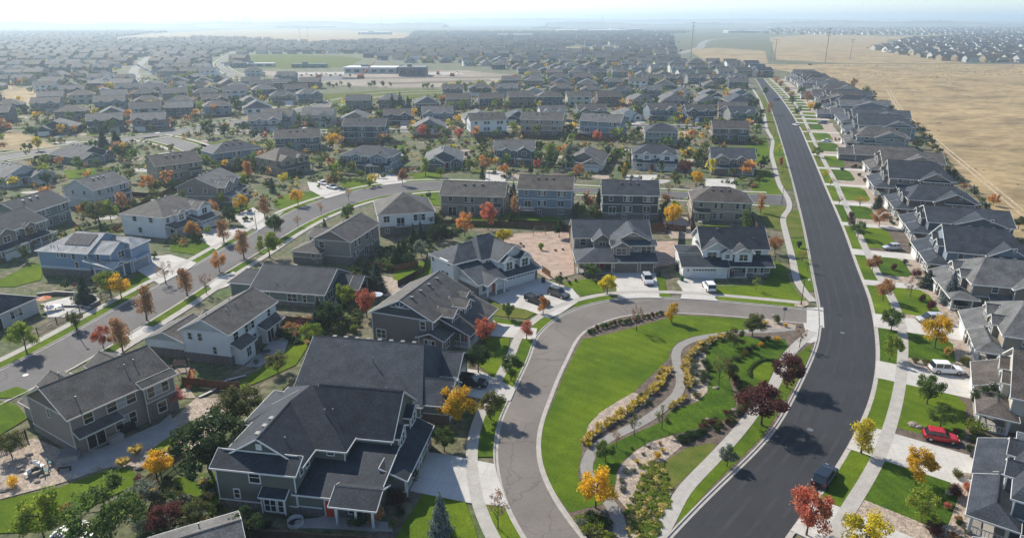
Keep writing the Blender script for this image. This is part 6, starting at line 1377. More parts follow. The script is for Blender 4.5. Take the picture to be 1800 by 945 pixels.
car(1138, 497, 'suv', 'silver', -88, 'silver blue SUV in front of the brown garage doors'); car(1246, 509, 'suv', 'white', 90, 'white SUV in front of the white garage door'); car(829, 678, 'suv', 'black', -12, 'black SUV shaded beside the golden tree')
car(569, 325, 'sedan', 'white', -40, 'white car nearer the house on the brown stucco house drive'); car(584, 332, 'sedan', 'white', -40, 'white car nearer the street on the brown stucco house drive')
car(1541, 118, 'sedan', 'grey', 180, 'dark car on the far highway beyond the dry field', True); car(1424, 115, 'van', 'olive', 0, 'dark truck on the far highway near the dark road end', True); car(392, 112, 'van', 'white', 60, 'white van on the distant pale avenue', True)
for i in range(14):
    x = 238 + i * 3.4; car(x, 113 + i * 1.9, 'sedan', ('white', 'silver', 'grey', 'white')[i % 4], 20, 'parked car in the long line on a far left street', True)['group'] = 'cars on a far left street'
for i in range(16):
    o = car(505 + i * 8.5, 131 + (i % 2) * 3, ('sedan', 'suv')[i % 2], ('white', 'black', 'silver', 'grey')[i % 4], 95, 'parked car in the row at the construction site', True); o['group'] = 'cars parked at the construction site'
# ------------------------------------------------------------------ fences, walls, street furniture
def fence(pts, label, h=1.7, k='wood', style='board', cat='fence', name='fence', world=False):
    P = [Vector((*(p if world else G(*p)), 0)) for p in pts]; root = new(name, None, loc=P[0]); tag(root, label, cat); b = MB()
    n_post = 0; post = MB(); post.box(-.06, .06, -.06, .06, 0, h + .08, k); pm = post.mesh('post', mk)
    for a, c in zip(P, P[1:]):
        L_ = (c - a).length; d = (c - a) / L_; nrm = Vector((-d.y, d.x, 0)); o = a - P[0]; n = max(1, int(L_ / 2.4))
        for i in range(n + 1):
            if n_post < 40: q = new('post', pm, root, o + d * L_ * i / n); n_post += 1
        if style == 'board': step, wd, g = .16, .148, h
        elif style == 'picket': step, wd, g = .19, .09, h
        else: step, wd, g = .25, .03, h
        if L_ > 60: step, wd = 2.4, 2.3
        x = 0
        while x < L_ - .02:
            p0 = o + d * x; p1 = o + d * min(L_, x + wd); hh = g * (1 + .02 * math.sin(x * 7))
            for s, t in ((-.012, 0), (.012, 0)): b.face([p0 + nrm * s + Vector((0, 0, .05)), p1 + nrm * s + Vector((0, 0, .05)), p1 + nrm * s + Vector((0, 0, hh)), p0 + nrm * s + Vector((0, 0, hh))], k)
            b.face([p0 - nrm * .012 + Vector((0, 0, hh)), p1 - nrm * .012 + Vector((0, 0, hh)), p1 + nrm * .012 + Vector((0, 0, hh)), p0 + nrm * .012 + Vector((0, 0, hh))], k); x += step
        for z in (.35, h - .3):
            e = o + d * L_; b.face([o + nrm * .04 + Vector((0, 0, z)), e + nrm * .04 + Vector((0, 0, z)), e + nrm * .04 + Vector((0, 0, z + .09)), o + nrm * .04 + Vector((0, 0, z + .09))], k); b.face([o + nrm * -.04 + Vector((0, 0, z)), e + nrm * -.04 + Vector((0, 0, z)), e - nrm * .04 + Vector((0, 0, z + .09)), o - nrm * .04 + Vector((0, 0, z + .09))], k)
            b.face([o + nrm * .04 + Vector((0, 0, z + .09)), e + nrm * .04 + Vector((0, 0, z + .09)), e - nrm * .04 + Vector((0, 0, z + .09)), o - nrm * .04 + Vector((0, 0, z + .09))], k)
    new('boards', b.mesh('boards', mk), root); return root
M['darkwood'] = mat('dark_fence_wood', (.055, .038, .03), .9, var=.4, vscale=1.5); M['redwood'] = mat('red_fence_wood', (.20, .09, .05), .9, var=.35, vscale=1.5)
fence([(222, 885), (250, 862), (277, 842), (305, 820), (332, 800)], 'dark picket fence between the two lower left lawns', 1.5, 'darkwood', 'picket')
fence([(222, 885), (240, 905), (262, 930)], 'short dark picket fence beside the purple grey bush', 1.5, 'darkwood', 'picket'); fence([(-30, 806), (10, 790), (48, 772)], 'brown board fence left of the brown house', 1.5, 'wood', 'picket')
fence([(322, 678), (350, 680), (385, 685), (422, 688)], 'reddish board fence behind the orange slide', 1.5, 'redwood'); fence([(375, 925), (400, 940), (460, 950), (560, 958), (640, 962), (690, 970)], 'dark board fence along the bottom edge', 1.5, 'darkwood')
fence([(868, 398), (935, 402), (1003, 408)], 'tan board fence behind the pink gravel yard', 1.7, 'wood'); fence([(1150, 403), (1180, 405), (1205, 408)], 'dark board fence behind the small gravel yard', 1.7, 'redwood')
fence([(1188, 476), (1191, 440), (1194, 408)], 'dark fence between the brown garage house and corner house', 1.6, 'darkwood'); fence([(66, 586), (100, 568), (140, 548), (178, 524), (196, 518)], 'black metal rail fence above the curved street sidewalk', 1.2, 'black', 'rail')
fence([(1343, 460), (1362, 458), (1386, 462)], 'black rail fence right of the white and black corner house', 1.3, 'black', 'rail'); fence([(1000, 408), (1002, 425), (1004, 440)], 'short board fence at the pink gravel yard corner', 1.6, 'wood')
fence([(430, 590), (480, 565), (560, 575)], 'board fence behind the dark planting', 1.5, 'wood'); fence([(700, 505), (745, 480), (752, 455)], 'board fence left of the white house with trucks', 1.5, 'darkwood')
fence([(450, 745), (480, 715), (520, 680)], 'low board fence beside the trampoline lawn', 1.4, 'wood', 'picket'); fence([(640, 470), (690, 478), (735, 470)], 'brown board fence beside the row of conifers', 1.5, 'redwood')
fence([(953, 478), (967, 488)], 'short brown gate beside the white garage', 1.5, 'redwood')
fence([rp(s, fo(s) + .5) for s in range(40, int(SR[-1]) - 10, 14)], 'long rail fence between the right row and dry field', 1.3, 'darkwood', 'rail', world=True)
def wall(pts, label, h, k='stone'):
    b = MB(); P = [Vector(G(*p)) for p in pts]
    for a, c in zip(P, P[1:]):
        d = (c - a).normalized(); n = Vector((-d.y, d.x)) * .2; q = [a + n, c + n, c - n, a - n]
        b.face([(v.x, v.y, h) for v in q], 'concrete')
        for i in range(4): u, v = q[i], q[(i + 1) % 4]; b.face([(u.x, u.y, 0), (v.x, v.y, 0), (v.x, v.y, h), (u.x, u.y, h)], k)
    tag(new('retaining_wall', b.mesh('retaining_wall', mk)), label, 'retaining wall')
wall([(66, 522), (100, 518), (140, 520), (168, 524), (175, 534), (160, 542)], 'curved stone retaining wall around the left edge terrace', .8); wall([(90, 540), (140, 540), (160, 545)], 'short lower retaining wall on the left edge terrace', .5)
wall([(350, 700), (375, 688), (400, 670), (432, 662)], 'low curved stone edging below the dark lawn', .3); wall([(445, 740), (462, 722), (486, 705)], 'stepped stone wall beside the trampoline lawn', .7)
def lamp(px, py, h, ang, label):
    x, y = G(px, py); root = new('street_lamp', None, loc=(x, y, .1)); root.rotation_euler = (0, 0, R(ang)); tag(root, label, 'street lamp')
    b = MB(); b.tube((0, 0, 0), (0, 0, h), .09, .055, 8, 'black'); b.tube((0, 0, 0), (0, 0, .5), .16, .12, 8, 'black'); new('pole', b.mesh('pole', mk), root)
    b = MB(); b.tube((0, 0, h), (.9, 0, h + .15), .04, .03, 6, 'black'); new('arm', b.mesh('arm', mk), root)
    b = MB(); b.tube((.9, 0, h - .12), (.9, 0, h + .15), .28, .12, 10, 'white'); b.tube((.9, 0, h - .13), (.9, 0, h - .12), .24, .24, 10, 'lamp'); new('lamp_head', b.mesh('lamp_head', mk), root)
lamp(1408, 536, 5.2, 0, 'black street lamp with pale head on the corner of the dark road'); lamp(1374, 358, 5, 90, 'street lamp at the curved street junction with the dark road'); lamp(451, 403, 5, -50, 'street lamp beside the rusty tree on the curved street')
lamp(137, 590, 4.8, -40, 'street lamp on the left verge of the curved street'); lamp(1362, 240, 5, 0, 'street lamp beside the footpath farther up the dark road'); lamp(860, 326, 5, -90, 'street lamp on the straight part of the curved street')
def small(name, parts, px, py, yaw, label, cat, z=.12):
    x, y = G(px, py); root = new(name, None, loc=(x, y, z)); root.rotation_euler = (0, 0, R(yaw)); tag(root, label, cat)
    for pn, b in parts: new(pn, b.mesh(pn, mk), root)
    return root
def BX(*boxes):
    b = MB()
    for x in boxes: b.box(*x)
    return b
def TB(*tubes):
    b = MB()
    for a, c, r0, r1, k in tubes: b.tube(a, c, r0, r1, 8, k)
    return b
small('mailbox_cluster', [('cabinet', BX((-.5, .5, -.3, .3, .5, 1.6, 'black'))), ('pedestal', BX((-.15, .15, -.15, .15, 0, .5, 'black')))], 1404, 436, 10, 'black cluster mailbox beside the dark road verge', 'mailbox')
small('sign_post', [('post', TB(((0, 0, 0), (0, 0, 2.6), .04, .04, 'metal'))), ('sign_panel', BX((-.35, .35, -.02, .02, 2.2, 2.8, 'metal')))], 1377, 566, 0, 'thin sign post at the entrance of the loop road', 'sign')
def manhole(px, py, lb):
    x, y = G(px, py); b = MB(); b.tube((0, 0, 0), (0, 0, .03), .42, .42, 14, 'metal'); tag(new('manhole_cover', b.mesh('manhole_cover', mk), loc=(x, y, .02)), lb, 'manhole cover')
manhole(45, 659, 'pale manhole cover on the lower left of the curved street'); manhole(1481, 585, 'manhole cover in the middle of the dark road bend'); manhole(1424, 755, 'manhole cover between the two large tree shadows')
M['binblack'] = mat('bin_plastic', (.03, .035, .04), .6); M['bingreen'] = mat('bin_green', (.03, .09, .05), .6)
for px, py, k_, lb in [(1712, 806, 'binblack', 'black wheeled bin beside the garage of the red car drive'), (1716, 610, 'bingreen', 'green wheeled bin beside the silver van drive'), (1158, 484, 'binblack', 'black wheeled bin right of the brown garage doors'), (1198, 494, 'bingreen', 'green wheeled bin left of the white garage door'), (955, 497, 'binblack', 'black wheeled bin right of the white double garage'), (728, 792, 'binblack', 'black wheeled bin at the big dark green house garage')]:
    small('wheeled_bin', [('bin', BX((-.3, .3, -.35, .35, .05, 1.0, k_))), ('lid', BX((-.33, .33, -.4, .38, 1.0, 1.08, k_))), ('wheel', TB(((-.3, .3, .12), (.3, .3, .12), .12, .12, 'rubber')))], px, py, 15, lb, 'bin')
# swing set, play structures
def swing():
    f = TB(((-1.6, -1, 0), (-1.4, 0, 2.3), .05, .05, 'deck'), ((-1.6, 1, 0), (-1.4, 0, 2.3), .05, .05, 'deck'), ((1.6, -1, 0), (1.4, 0, 2.3), .05, .05, 'deck'), ((1.6, 1, 0), (1.4, 0, 2.3), .05, .05, 'deck'), ((-1.5, 0, 2.3), (1.5, 0, 2.3), .06, .06, 'deck'))
    s1 = TB(((-.8, 0, .5), (-.8, 0, 2.3), .02, .02, 'black'), ((-.4, 0, .5), (-.4, 0, 2.3), .02, .02, 'black')); s1.box(-.85, -.35, -.12, .12, .45, .5, 'redp')
    s2 = TB(((.4, 0, .5), (.4, 0, 2.3), .02, .02, 'black'), ((.8, 0, .5), (.8, 0, 2.3), .02, .02, 'black')); s2.box(.35, .85, -.12, .12, .45, .5, 'redp'); return [('frame', f), ('swing_seat', s1), ('swing_seat', s2)]
small('swing_set', swing(), 948, 414, 5, 'pale swing set on the pink gravel yard', 'swing set')
sl_ = MB(); sl_.box(0, .7, -.1, 0, 0, .1, 'orange')
for i in range(6): sl_.face([(1.1, .2 - i * .5, 1.5 - i * .26), (1.9, .2 - i * .5, 1.5 - i * .26), (1.9, -.3 - i * .5, 1.24 - i * .26), (1.1, -.3 - i * .5, 1.24 - i * .26)], 'orange')
for xx in (1.08, 1.88):
    for i in range(6): sl_.box(xx, xx + .04, -.3 - i * .5, .2 - i * .5, 1.3 - i * .26, 1.6 - i * .26, 'orange')
tower = TB(*[((x, y, 0), (x, y, 3.0), .07, .07, 'deck') for x in (-1, 1) for y in (-1, 1)]); tower.box(-1, 1, -1, 1, 1.4, 1.5, 'deck')
bm_ = TB(((-1, 0, 2.5), (-4.4, 0, 2.5), .07, .07, 'deck'), ((-4.4, 0, 2.5), (-4.9, -1, 0), .06, .06, 'deck'), ((-4.4, 0, 2.5), (-4.9, 1, 0), .06, .06, 'deck'))
rfm = MB(); rfm.face([(-.9, -.9, 2.9), (.9, -.9, 2.9), (.9, 0, 3.4), (-.9, 0, 3.4)], 'darkwood'); rfm.face([(.9, .9, 2.9), (-.9, .9, 2.9), (-.9, 0, 3.4), (.9, 0, 3.4)], 'darkwood')
small('play_set', [('tower', tower), ('slide', sl_), ('swing_beam', bm_), ('canopy', rfm)], 322, 668, 10, 'wooden play set with orange slide and dark canopy in the back yard', 'play set')
ph = BX((-1, 1, -.8, .8, 0, 1.7, 'redwood'), (-.3, .3, -.83, -.79, .1, 1.3, 'black')); pr = MB(); pr.face([(-1.2, -1, 1.6), (1.2, -1, 1.6), (1.2, 0, 2.6), (-1.2, 0, 2.6)], 'deck'); pr.face([(1.2, 1, 1.6), (-1.2, 1, 1.6), (-1.2, 0, 2.6), (1.2, 0, 2.6)], 'deck')
small('playhouse', [('house_body', ph), ('house_roof', pr)], 996, 404, 10, 'reddish wooden playhouse behind the brown garage house', 'playhouse')
def ring(r, z0, z1, k, n=20, tk=.12):
    b = MB()
    for i in range(n):
        a, c = 6.2832 * i / n, 6.2832 * (i + 1) / n; p = [(math.cos(a) * r, math.sin(a) * r), (math.cos(c) * r, math.sin(c) * r)]; q = [(x * (r - tk) / r, y * (r - tk) / r) for x, y in p]
        b.face([(*p[0], z1), (*p[1], z1), (*q[1], z1), (*q[0], z1)], k); b.face([(*p[0], z0), (*p[1], z0), (*p[1], z1), (*p[0], z1)], k); b.face([(*q[0], z0), (*q[1], z0), (*q[1], z1), (*q[0], z1)], k)
    return b
def disc(r, z, k, n=20):
    b = MB(); b.face([(math.cos(6.2832 * i / n) * r, math.sin(6.2832 * i / n) * r, z) for i in range(n)], k); return b
small('trampoline', [('mat', disc(1.5, .75, 'black')), ('rim_pad', ring(1.8, .7, .8, 'white', tk=.3)), ('leg_frame', TB(*[((math.cos(a) * 1.7, math.sin(a) * 1.7, 0), (math.cos(a) * 1.7, math.sin(a) * 1.7, .72), .03, .03, 'metal') for a in (0, 1.57, 3.14, 4.71)]))], 484, 716, 0, 'round trampoline with white rim behind the big dark green house', 'trampoline')
small('trampoline', [('mat', disc(1.9, .85, 'metal')), ('rim_pad', ring(2.2, .8, .92, 'white', tk=.3)), ('leg_frame', TB(*[((math.cos(a) * 2.1, math.sin(a) * 2.1, 0), (math.cos(a) * 2.1, math.sin(a) * 2.1, .82), .03, .03, 'metal') for a in (0, 1.57, 3.14, 4.71)]))], 130, 952, 0, 'large white covered trampoline at the bottom left edge', 'trampoline')
small('fire_pit', [('stone_ring', ring(.8, 0, .45, 'rock', tk=.25)), ('ash_bed', disc(.6, .15, 'black'))], 63, 832, 0, 'round stone fire pit in the lower left gravel yard', 'fire pit')
small('hot_tub', [('tub', BX((-1, 1, -1, 1, 0, .8, 'slab'))), ('cover', BX((-1.05, 1.05, -1.05, 1.05, .8, .92, 'metal')))], 124, 806, 20, 'grey hot tub at the corner of the lower left house', 'hot tub')
def chair(px, py, yaw, k, label, g=None):
    b = BX((-.28, .28, -.28, .28, .38, .45, k)); bb = BX((-.28, .28, .25, .32, .45, 1.0, k)); lg = [('leg', BX((x - .03, x + .03, y - .03, y + .03, 0, .38, k))) for x in (-.25, .25) for y in (-.25, .25)]
    o = small('patio_chair', [('seat', b), ('backrest', bb)] + lg, px, py, yaw, label, 'chair', .14)
    if g: o['group'] = g
def table(px, py, k, label, r=.7):
    small('patio_table', [('tabletop', TB(((0, 0, .7), (0, 0, .75), r, r, k))), ('pedestal', TB(((0, 0, 0), (0, 0, .7), .06, .06, 'black')))], px, py, 0, label, 'table', .14)
for i, (px, py, yw, k) in enumerate([(66, 820, 200, 'white'), (74, 824, 160, 'white'), (82, 832, 120, 'tealp'), (50, 838, 260, 'white'), (90, 818, 140, 'tealp')]): chair(px, py, yw, k, '%s chair %s around the stone fire pit' % ('white' if k == 'white' else 'teal', ('far left', 'far right', 'right', 'near left', 'farthest right')[i]), 'chairs round the fire pit')
table(98, 545, 'white', 'white patio table on the left edge terrace', 1.0); chair(88, 547, 100, 'white', 'white chair left of the terrace table'); chair(108, 543, -80, 'white', 'white chair right of the terrace table')
def umbrella(px, py, k, label):
    b = MB(); n = 8
    for i in range(n): a, c = 6.2832 * i / n, 6.2832 * (i + 1) / n; b.face([(math.cos(a) * 1.3, math.sin(a) * 1.3, 2.1), (math.cos(c) * 1.3, math.sin(c) * 1.3, 2.1), (0, 0, 2.6)], k)
    small('patio_umbrella', [('canopy', b), ('pole', TB(((0, 0, 0), (0, 0, 2.6), .03, .03, 'metal')))], px, py, 0, label, 'umbrella', .14)
umbrella(82, 543, 'orange', 'orange patio umbrella beside the left edge terrace table'); umbrella(663, 536, 'lime', 'pale patio umbrella behind the mauve brown house')
table(676, 452, 'black', 'dark round table on the gravel behind the taupe stone based house'); chair(670, 455, 20, 'black', 'dark chair left of the table behind the taupe house'); chair(683, 450, -60, 'black', 'dark chair right of the table behind the taupe house')
table(610, 505, 'white', 'pale table on the covered patio of the low green grey house'); table(1230, 395, 'slab', 'round patio table behind the brown corner house'); table(470, 625, 'black', 'dark patio table behind the white house by the play set'); chair(462, 622, 60, 'black', 'dark chair beside the table behind the play set house')
small('bench', [('seat', BX((-.8, .8, -.2, .2, .4, .47, 'darkwood'))), ('leg', BX((-.7, -.6, -.18, .18, 0, .4, 'darkwood'))), ('leg', BX((.6, .7, -.18, .18, 0, .4, 'darkwood')))], 114, 828, 12, 'low wooden bench at the patio edge near the fire pit', 'bench')
small('grill', [('cart', BX((-.7, .7, -.3, .3, 0, .9, 'black'))), ('hood', TB(((-.5, 0, .95), (.5, 0, .95), .3, .3, 'black')))], 487, 590, 70, 'black covered grill on the patio of the play set house', 'grill'); small('grill', [('cart', BX((-1.0, 1.0, -.35, .35, 0, .9, 'black'))), ('hood', TB(((-.5, 0, .95), (.5, 0, .95), .3, .3, 'black')))], 225, 758, 58, 'long dark outdoor kitchen against the brown house wall', 'grill')
# ------------------------------------------------------------------ far rows of houses
def farhouse(kind, i):
    h = House('far_%s_%d' % (kind, i)); W_ = h.mb('wall')
    def wn(x0, x1, y, z0, z1): W_.box(x0, x1, y - .05, y + .05, z0, z1, 'glass'); h.mb('trim').box(x0 - .12, x1 + .12, y - .04, y + .04, z0 - .12, z1 + .12, 'trim')
    m_ = 1 if i % 2 else -1
    def X(a, b_): return (min(a * m_, b_ * m_), max(a * m_, b_ * m_))
    if kind == 't':
        h.block(-7.5, 7.5, -5.5, 5.5, 0, 5.6, 'x', pitch=.5, corners=False, ins=(1, 1) if i > 1 else (0, 0)); a, b_ = X(-7, .4); h.block(a, b_, -8.4, -5.4, 0, 2.8, 'sy-', corners=False, pitch=.35); h.mb('garage_door').box(*X(-6, -1.2), -8.5, -8.38, 0, 2.2, 'garage')
        a, b_ = X(-6.5, -1.4); h.block(a, b_, -6.8, -2, 3, 5.5, 'y', pitch=.6, corners=False); wn(*X(-5, -2.8), -6.82, 3.8, 5.0); h.roof('sy-', *X(.6, 7), -7.6, -5.5, 2.7, pitch=.3)
        a, b_ = X(2, 5); h.block(a, b_, -6, -3, 3, 5.5, 'y', pitch=.6, corners=False); wn(*X(2.7, 4.3), -6.02, 3.8, 5.0); wn(*X(3.6, 6.2), -5.52, .9, 2.2)
        for a, b_ in ((-5.8, -3.2), (-1, 1.4), (4, 5)): wn(a, b_, 5.52, 3.9, 5.1)
        for a, b_ in ((-5.4, -3.6), (-1, 1.6), (3.4, 5.4)): wn(a, b_, 5.52, .6, 2.3)
    else:
        h.block(-7.5, 7.5, -7.5, 7.5, 0, 3.1, 'y', pitch=.45, corners=False, ins=(0, .6)); a, b_ = X(-7.4, -.2); h.block(a, b_, -11.5, -7.3, 0, 2.9, 'y', pitch=.5, corners=False); h.roof('y', a, b_, -7.3, -4, 2.89, pitch=.5); h.mb('garage_door').box(*X(-6.2, -1.4), -11.6, -11.48, 0, 2.2, 'garage')
        a, b_ = X(2.5, 6.6); h.block(a, b_, -9, -6, 0, 2.9, 'y', pitch=.6, corners=False); wn(*X(3.6, 5.6), -9.02, .9, 2.2)
        for a, b_ in ((-5, -3), (-1, 1), (3.4, 5.4)): wn(a, b_, 7.52, .9, 2.3)
    return h
FH = {'t0': farhouse('t', 0), 't1': farhouse('t', 1), 't2': farhouse('t', 2), 't3': farhouse('t', 3), 'r0': farhouse('r', 0), 'r1': farhouse('r', 1)}
def inpoly(x, y, P):
    c = False; n = len(P)
    for i in range(n):
        x0, y0 = P[i]; x1, y1 = P[(i + 1) % n]
        if (y0 > y) != (y1 > y) and x < (x1 - x0) * (y - y0) / (y1 - y0) + x0: c = not c
    return c
EXC = [[(424, 122), (432, 95), (640, 97), (660, 108), (840, 118), (920, 130), (915, 150), (800, 162), (690, 180), (590, 186), (548, 160), (545, 148), (440, 130)],
       [(150, 73), (260, 59), (420, 51), (570, 51), (730, 57), (720, 71), (560, 77), (380, 67)], [(980, 83), (1085, 81), (1095, 88), (1000, 90)], [(1185, 112), (1180, 60), (1360, 45), (1365, 118)],
       [(0, 188), (0, 148), (75, 156), (92, 174), (40, 194)], [(0, 268), (0, 224), (60, 236), (110, 262)]]
ROADS = [(R4, 17), (R5, 12), (R7, 14), (R8, 12)]
PLACED = [(o.location.x, o.location.y) for o in scene.objects if o.get('category') == 'house']
def free(x, y, m_=15, upright=True):
    px, py = proj(x, y)
    if px < -60 or px > 1860: return False
    for P in EXC:
        if inpoly(px, py, P): return False
    for Pr, d in ROADS:
        if min((q.x - x) ** 2 + (q.y - y) ** 2 for q in Pr) < d * d: return False
    if y < 620:
        for a, c in PLACED:
            if (a - x) ** 2 + (c - y) ** 2 < m_ * m_: return False
    return True
far = []; rf_ = random.Random(5)
def xr(y): return xroad1(y) if y < r1L[-1].y else 260 + (y - r1L[-1].y) * .22
rows = []
y = 384; k = 0
while y < 3300:
    rows.append((y, 0, k)); rows.append((y + 72, 180, k)); y += 122; k += 1
FARSTREETS = []
for y0, yw, k in rows:
    far_x = xr(y0) - 20; x = far_x; lim = -.84 * y0 - 20
    while x > lim:
        yy = y0 + 14 * math.sin(x * .011 + k * 1.7) * min(1, max(0, (far_x - x) / 60)) + rf_.uniform(-2, 2); tl = math.degrees(math.atan(.15 * math.cos(x * .011 + k * 1.7)))
        r4x = min(R4, key=lambda q: abs(q.y - yy)).x if yy < 560 else -1e9
        if free(x, yy) and not (x < r4x + 16 and yy < 600) and rf_.random() > .04: far.append((x, yy, yw + tl + rf_.uniform(-4, 4), k, yw))
        x -= 19.5 * rf_.uniform(.95, 1.12) * (1 if y0 < 900 else 1.1)
# upper left district, streets turned
ca, sa = math.cos(R(22)), math.sin(R(22))
for j in range(0, 15):
    for i in range(-60, 40):
        for dd, yw in ((0, 0), (50, 180)):
            u = i * 19.5 + (j % 2) * 7; v = 210 + j * 92 + dd; x = u * ca - v * sa * .35 - 60; y = v + u * sa
            x += rf_.uniform(-2, 2); y += rf_.uniform(-2, 2) + 9 * math.sin(u * .02)
            r4x = min(R4, key=lambda q: abs(q.y - y)).x if y < 600 else None
            lim_ok = (x < r4x - 14 if y < 560 else x < -185 - (y - 560) * .1)
            if 225 < y < 620 and lim_ok and free(x, y, 20) and proj(x, y)[1] < 262 and rf_.random() > .06: far.append((x, y, 22 + yw + rf_.uniform(-8, 8), j, yw + 1))
# right hand district beyond the field
RD = [(1535, 88), (1600, 70), (1820, 58), (1860, 112), (1700, 111), (1625, 104)]
for j in range(40):
    for i in range(90):
        x = 420 + i * 21 + (j % 3) * 6 + 10 * math.sin(j); y = 880 + j * 46 + (12 if j % 2 else 0) + 14 * math.sin(i * .25); p = proj(x, y)
        if inpoly(*p, RD) and rf_.random() > .1: far.append((x + rf_.uniform(-2, 2), y, (0 if j % 2 else 180) + rf_.uniform(-8, 8), j, 2))
for j in range(34):
    for i in range(70):
        x = 700 + i * 48 + (j % 2) * 20; y = 2700 + j * 75; p = proj(x, y)
        if inpoly(*p, [(1330, 60), (1360, 49), (1860, 47), (1860, 60), (1560, 64)]) and rf_.random() > .25: far.append((x + rf_.uniform(-9, 9), y, rf_.choice((0, 180)), j, 2))
far = [t for t in far if -40 < proj(t[0], t[1])[0] < 1840]
far.sort(key=lambda t: math.hypot(t[0], t[1]))
# clear upper left rows overlapping: keep the first of any two closer than 15 m
kept = []; grid = {}
for t in far:
    c = (int(t[0] // 16), int(t[1] // 16)); ok = True
    for a in (-1, 0, 1):
        for b_ in (-1, 0, 1):
            for q in grid.get((c[0] + a, c[1] + b_), ()):
                if (q[0] - t[0]) ** 2 + (q[1] - t[1]) ** 2 < 15.5 ** 2: ok = False
    if ok: kept.append(t); grid.setdefault(c, []).append(t)
far = kept
WC = ['taupe', 'grey', 'brown', 'tan', 'white', 'slate', 'bluegrey', 'cream', 'mauve', 'greengrey', 'pale', 'navy']; RC = ['charcoal', 'slate', 'taupe', 'brown', 'grey', 'taupe', 'slate', 'grey', 'olive']
NIND = 300 - sum(1 for o in scene.objects if o.get('category') == 'house') - 2
cnt = {}
frows = {}
for n, t in enumerate(far[:NIND]): frows.setdefault((t[3], t[4]), []).append(t)
for key, L_ in frows.items(): L_.sort(key=lambda t: t[0])
rk = {t: (i, len(L_)) for key, L_ in frows.items() for i, t in enumerate(L_)}
for n, t in enumerate(far[:NIND]):
    x, y, yw, k, d = t; a = rf_.choice(['t0', 't1', 't2', 't3', 't0', 't1', 'r0', 'r1']); wc, rc = rf_.choice(WC), rf_.choice(RC)
    i, N__ = rk[t]; wn_ = wc.replace('bluegrey', 'blue grey').replace('greengrey', 'green grey')
    if d in (0, 180): wh = '%s from left in the %s far row' % (ordw(i + 1), ordw(k * 2 + (1 if d == 0 else 2)))
    elif d == 2: wh = '%s from left in the estate beyond the field' % ordw(i + 1)
    else: wh = '%s from left in upper left row %s' % (ordw(i + 1), ordw(k * 2 + (2 if d > 90 else 1)).replace('th', 'th'))
    hname = wn_ + (' low' if a[0] == 'r' else '') + ' house with ' + rc + ' roof, '
    s_ = rf_.uniform(.92, 1.08)
    place(FH[a], x, y, yw, palette(wall=wc, roof=rc, trim=rf_.choice(['white', 'white', 'cream']), garage=rf_.choice(['white', 'tan', 'grey'])), hname + wh, group='houses ' + wh.split('from left ')[1], scale=(s_, s_, s_))
    cx, sx = math.cos(R(yw)), math.sin(R(yw)); fx = 8.5
# driveways and lawns for the nearer individual ones
def local_rect(x, y, yw, a0, a1, b0, b1): c, s = math.cos(R(yw)), math.sin(R(yw)); return [(x + a * c - b_ * s, y + a * s + b_ * c) for a, b_ in ((a0, b0), (a1, b0), (a1, b1), (a0, b1))]
nf = 0
for o in [o for o in scene.objects if o.get('category') == 'house']:
    x, y, yw = o.location.x, o.location.y, math.degrees(o.rotation_euler.z)
    if not (185 < y < 500) or x > xr(y): continue
    c, s = math.cos(R(yw)), math.sin(R(yw)); q = [(x + a * c - b_ * s, y + a * s + b_ * c) for a, b_ in ((-8.6, 3.5), (-8.6, 17), (8.6, 17), (8.6, 3.5))]
    mid = [(q[0][0] + q[1][0]) / 2, (q[0][1] + q[1][1]) / 2]
    def okp(p): return all(min((k.x - p[0]) ** 2 + (k.y - p[1]) ** 2 for k in P_) > 81 for P_ in (r3u, r3l, R4, R5, r1L)) and all((a - p[0]) ** 2 + (e - p[1]) ** 2 > 60 for a, e in PLACED if abs(a - x) + abs(e - y) > 1)
    if not all(okp(p) for p in q): continue
    lb = o['label'].split(' with ')[0].split(',')[0]; tail = o['label'].split(', ')[-1] if 'from left' in o['label'] else ''
    fence(q, ('board fence behind the ' + (lb + ' ' + tail).strip())[:110], 1.6, ('wood', 'darkwood', 'redwood')[nf % 3], world=True)['group'] = 'back yard fences'; nf += 1
    poly('back_lawn', [(q[0][0] * .12 + q[1][0] * .88, q[0][1] * .12 + q[1][1] * .88)] + [((1 - t_) * q[1][0] + t_ * q[2][0] + (x - q[1][0]) * .08, (1 - t_) * q[1][1] + t_ * q[2][1] + (y - q[1][1]) * .08) for t_ in (.1, .5, .9)] + [(q[3][0] * .35 + q[2][0] * .65, q[3][1] * .35 + q[2][1] * .65), (x - 9 * s, y + 9 * c)], .09 + .0007 * (nf % 20), ('lawn', 'lawn_dark', 'gravel', 'lawn')[nf % 4], skirt=0)
    if nf > 70: break
for t in far[:150]:
    x, y, yw, k, d = t; m_ = rf_.choice((-1, 1)); poly('driveway', local_rect(x, y, yw, *sorted((m_ * 1.2, m_ * 6.2)), -17, -8.6), .11, 'drive', skirt=0); poly('front_lawn', local_rect(x, y, yw, *sorted((-m_ * .2, -m_ * 8)), -16, -9.5), .1, rf_.choice(['lawn', 'lawn_dry', 'lawn']), skirt=0)
    poly('back_lawn', local_rect(x, y, yw, -5, 4, 8.5, 15), .1, rf_.choice(['lawn_dark', 'lawn_dry', 'gravel', 'lawn_dry']), skirt=0)
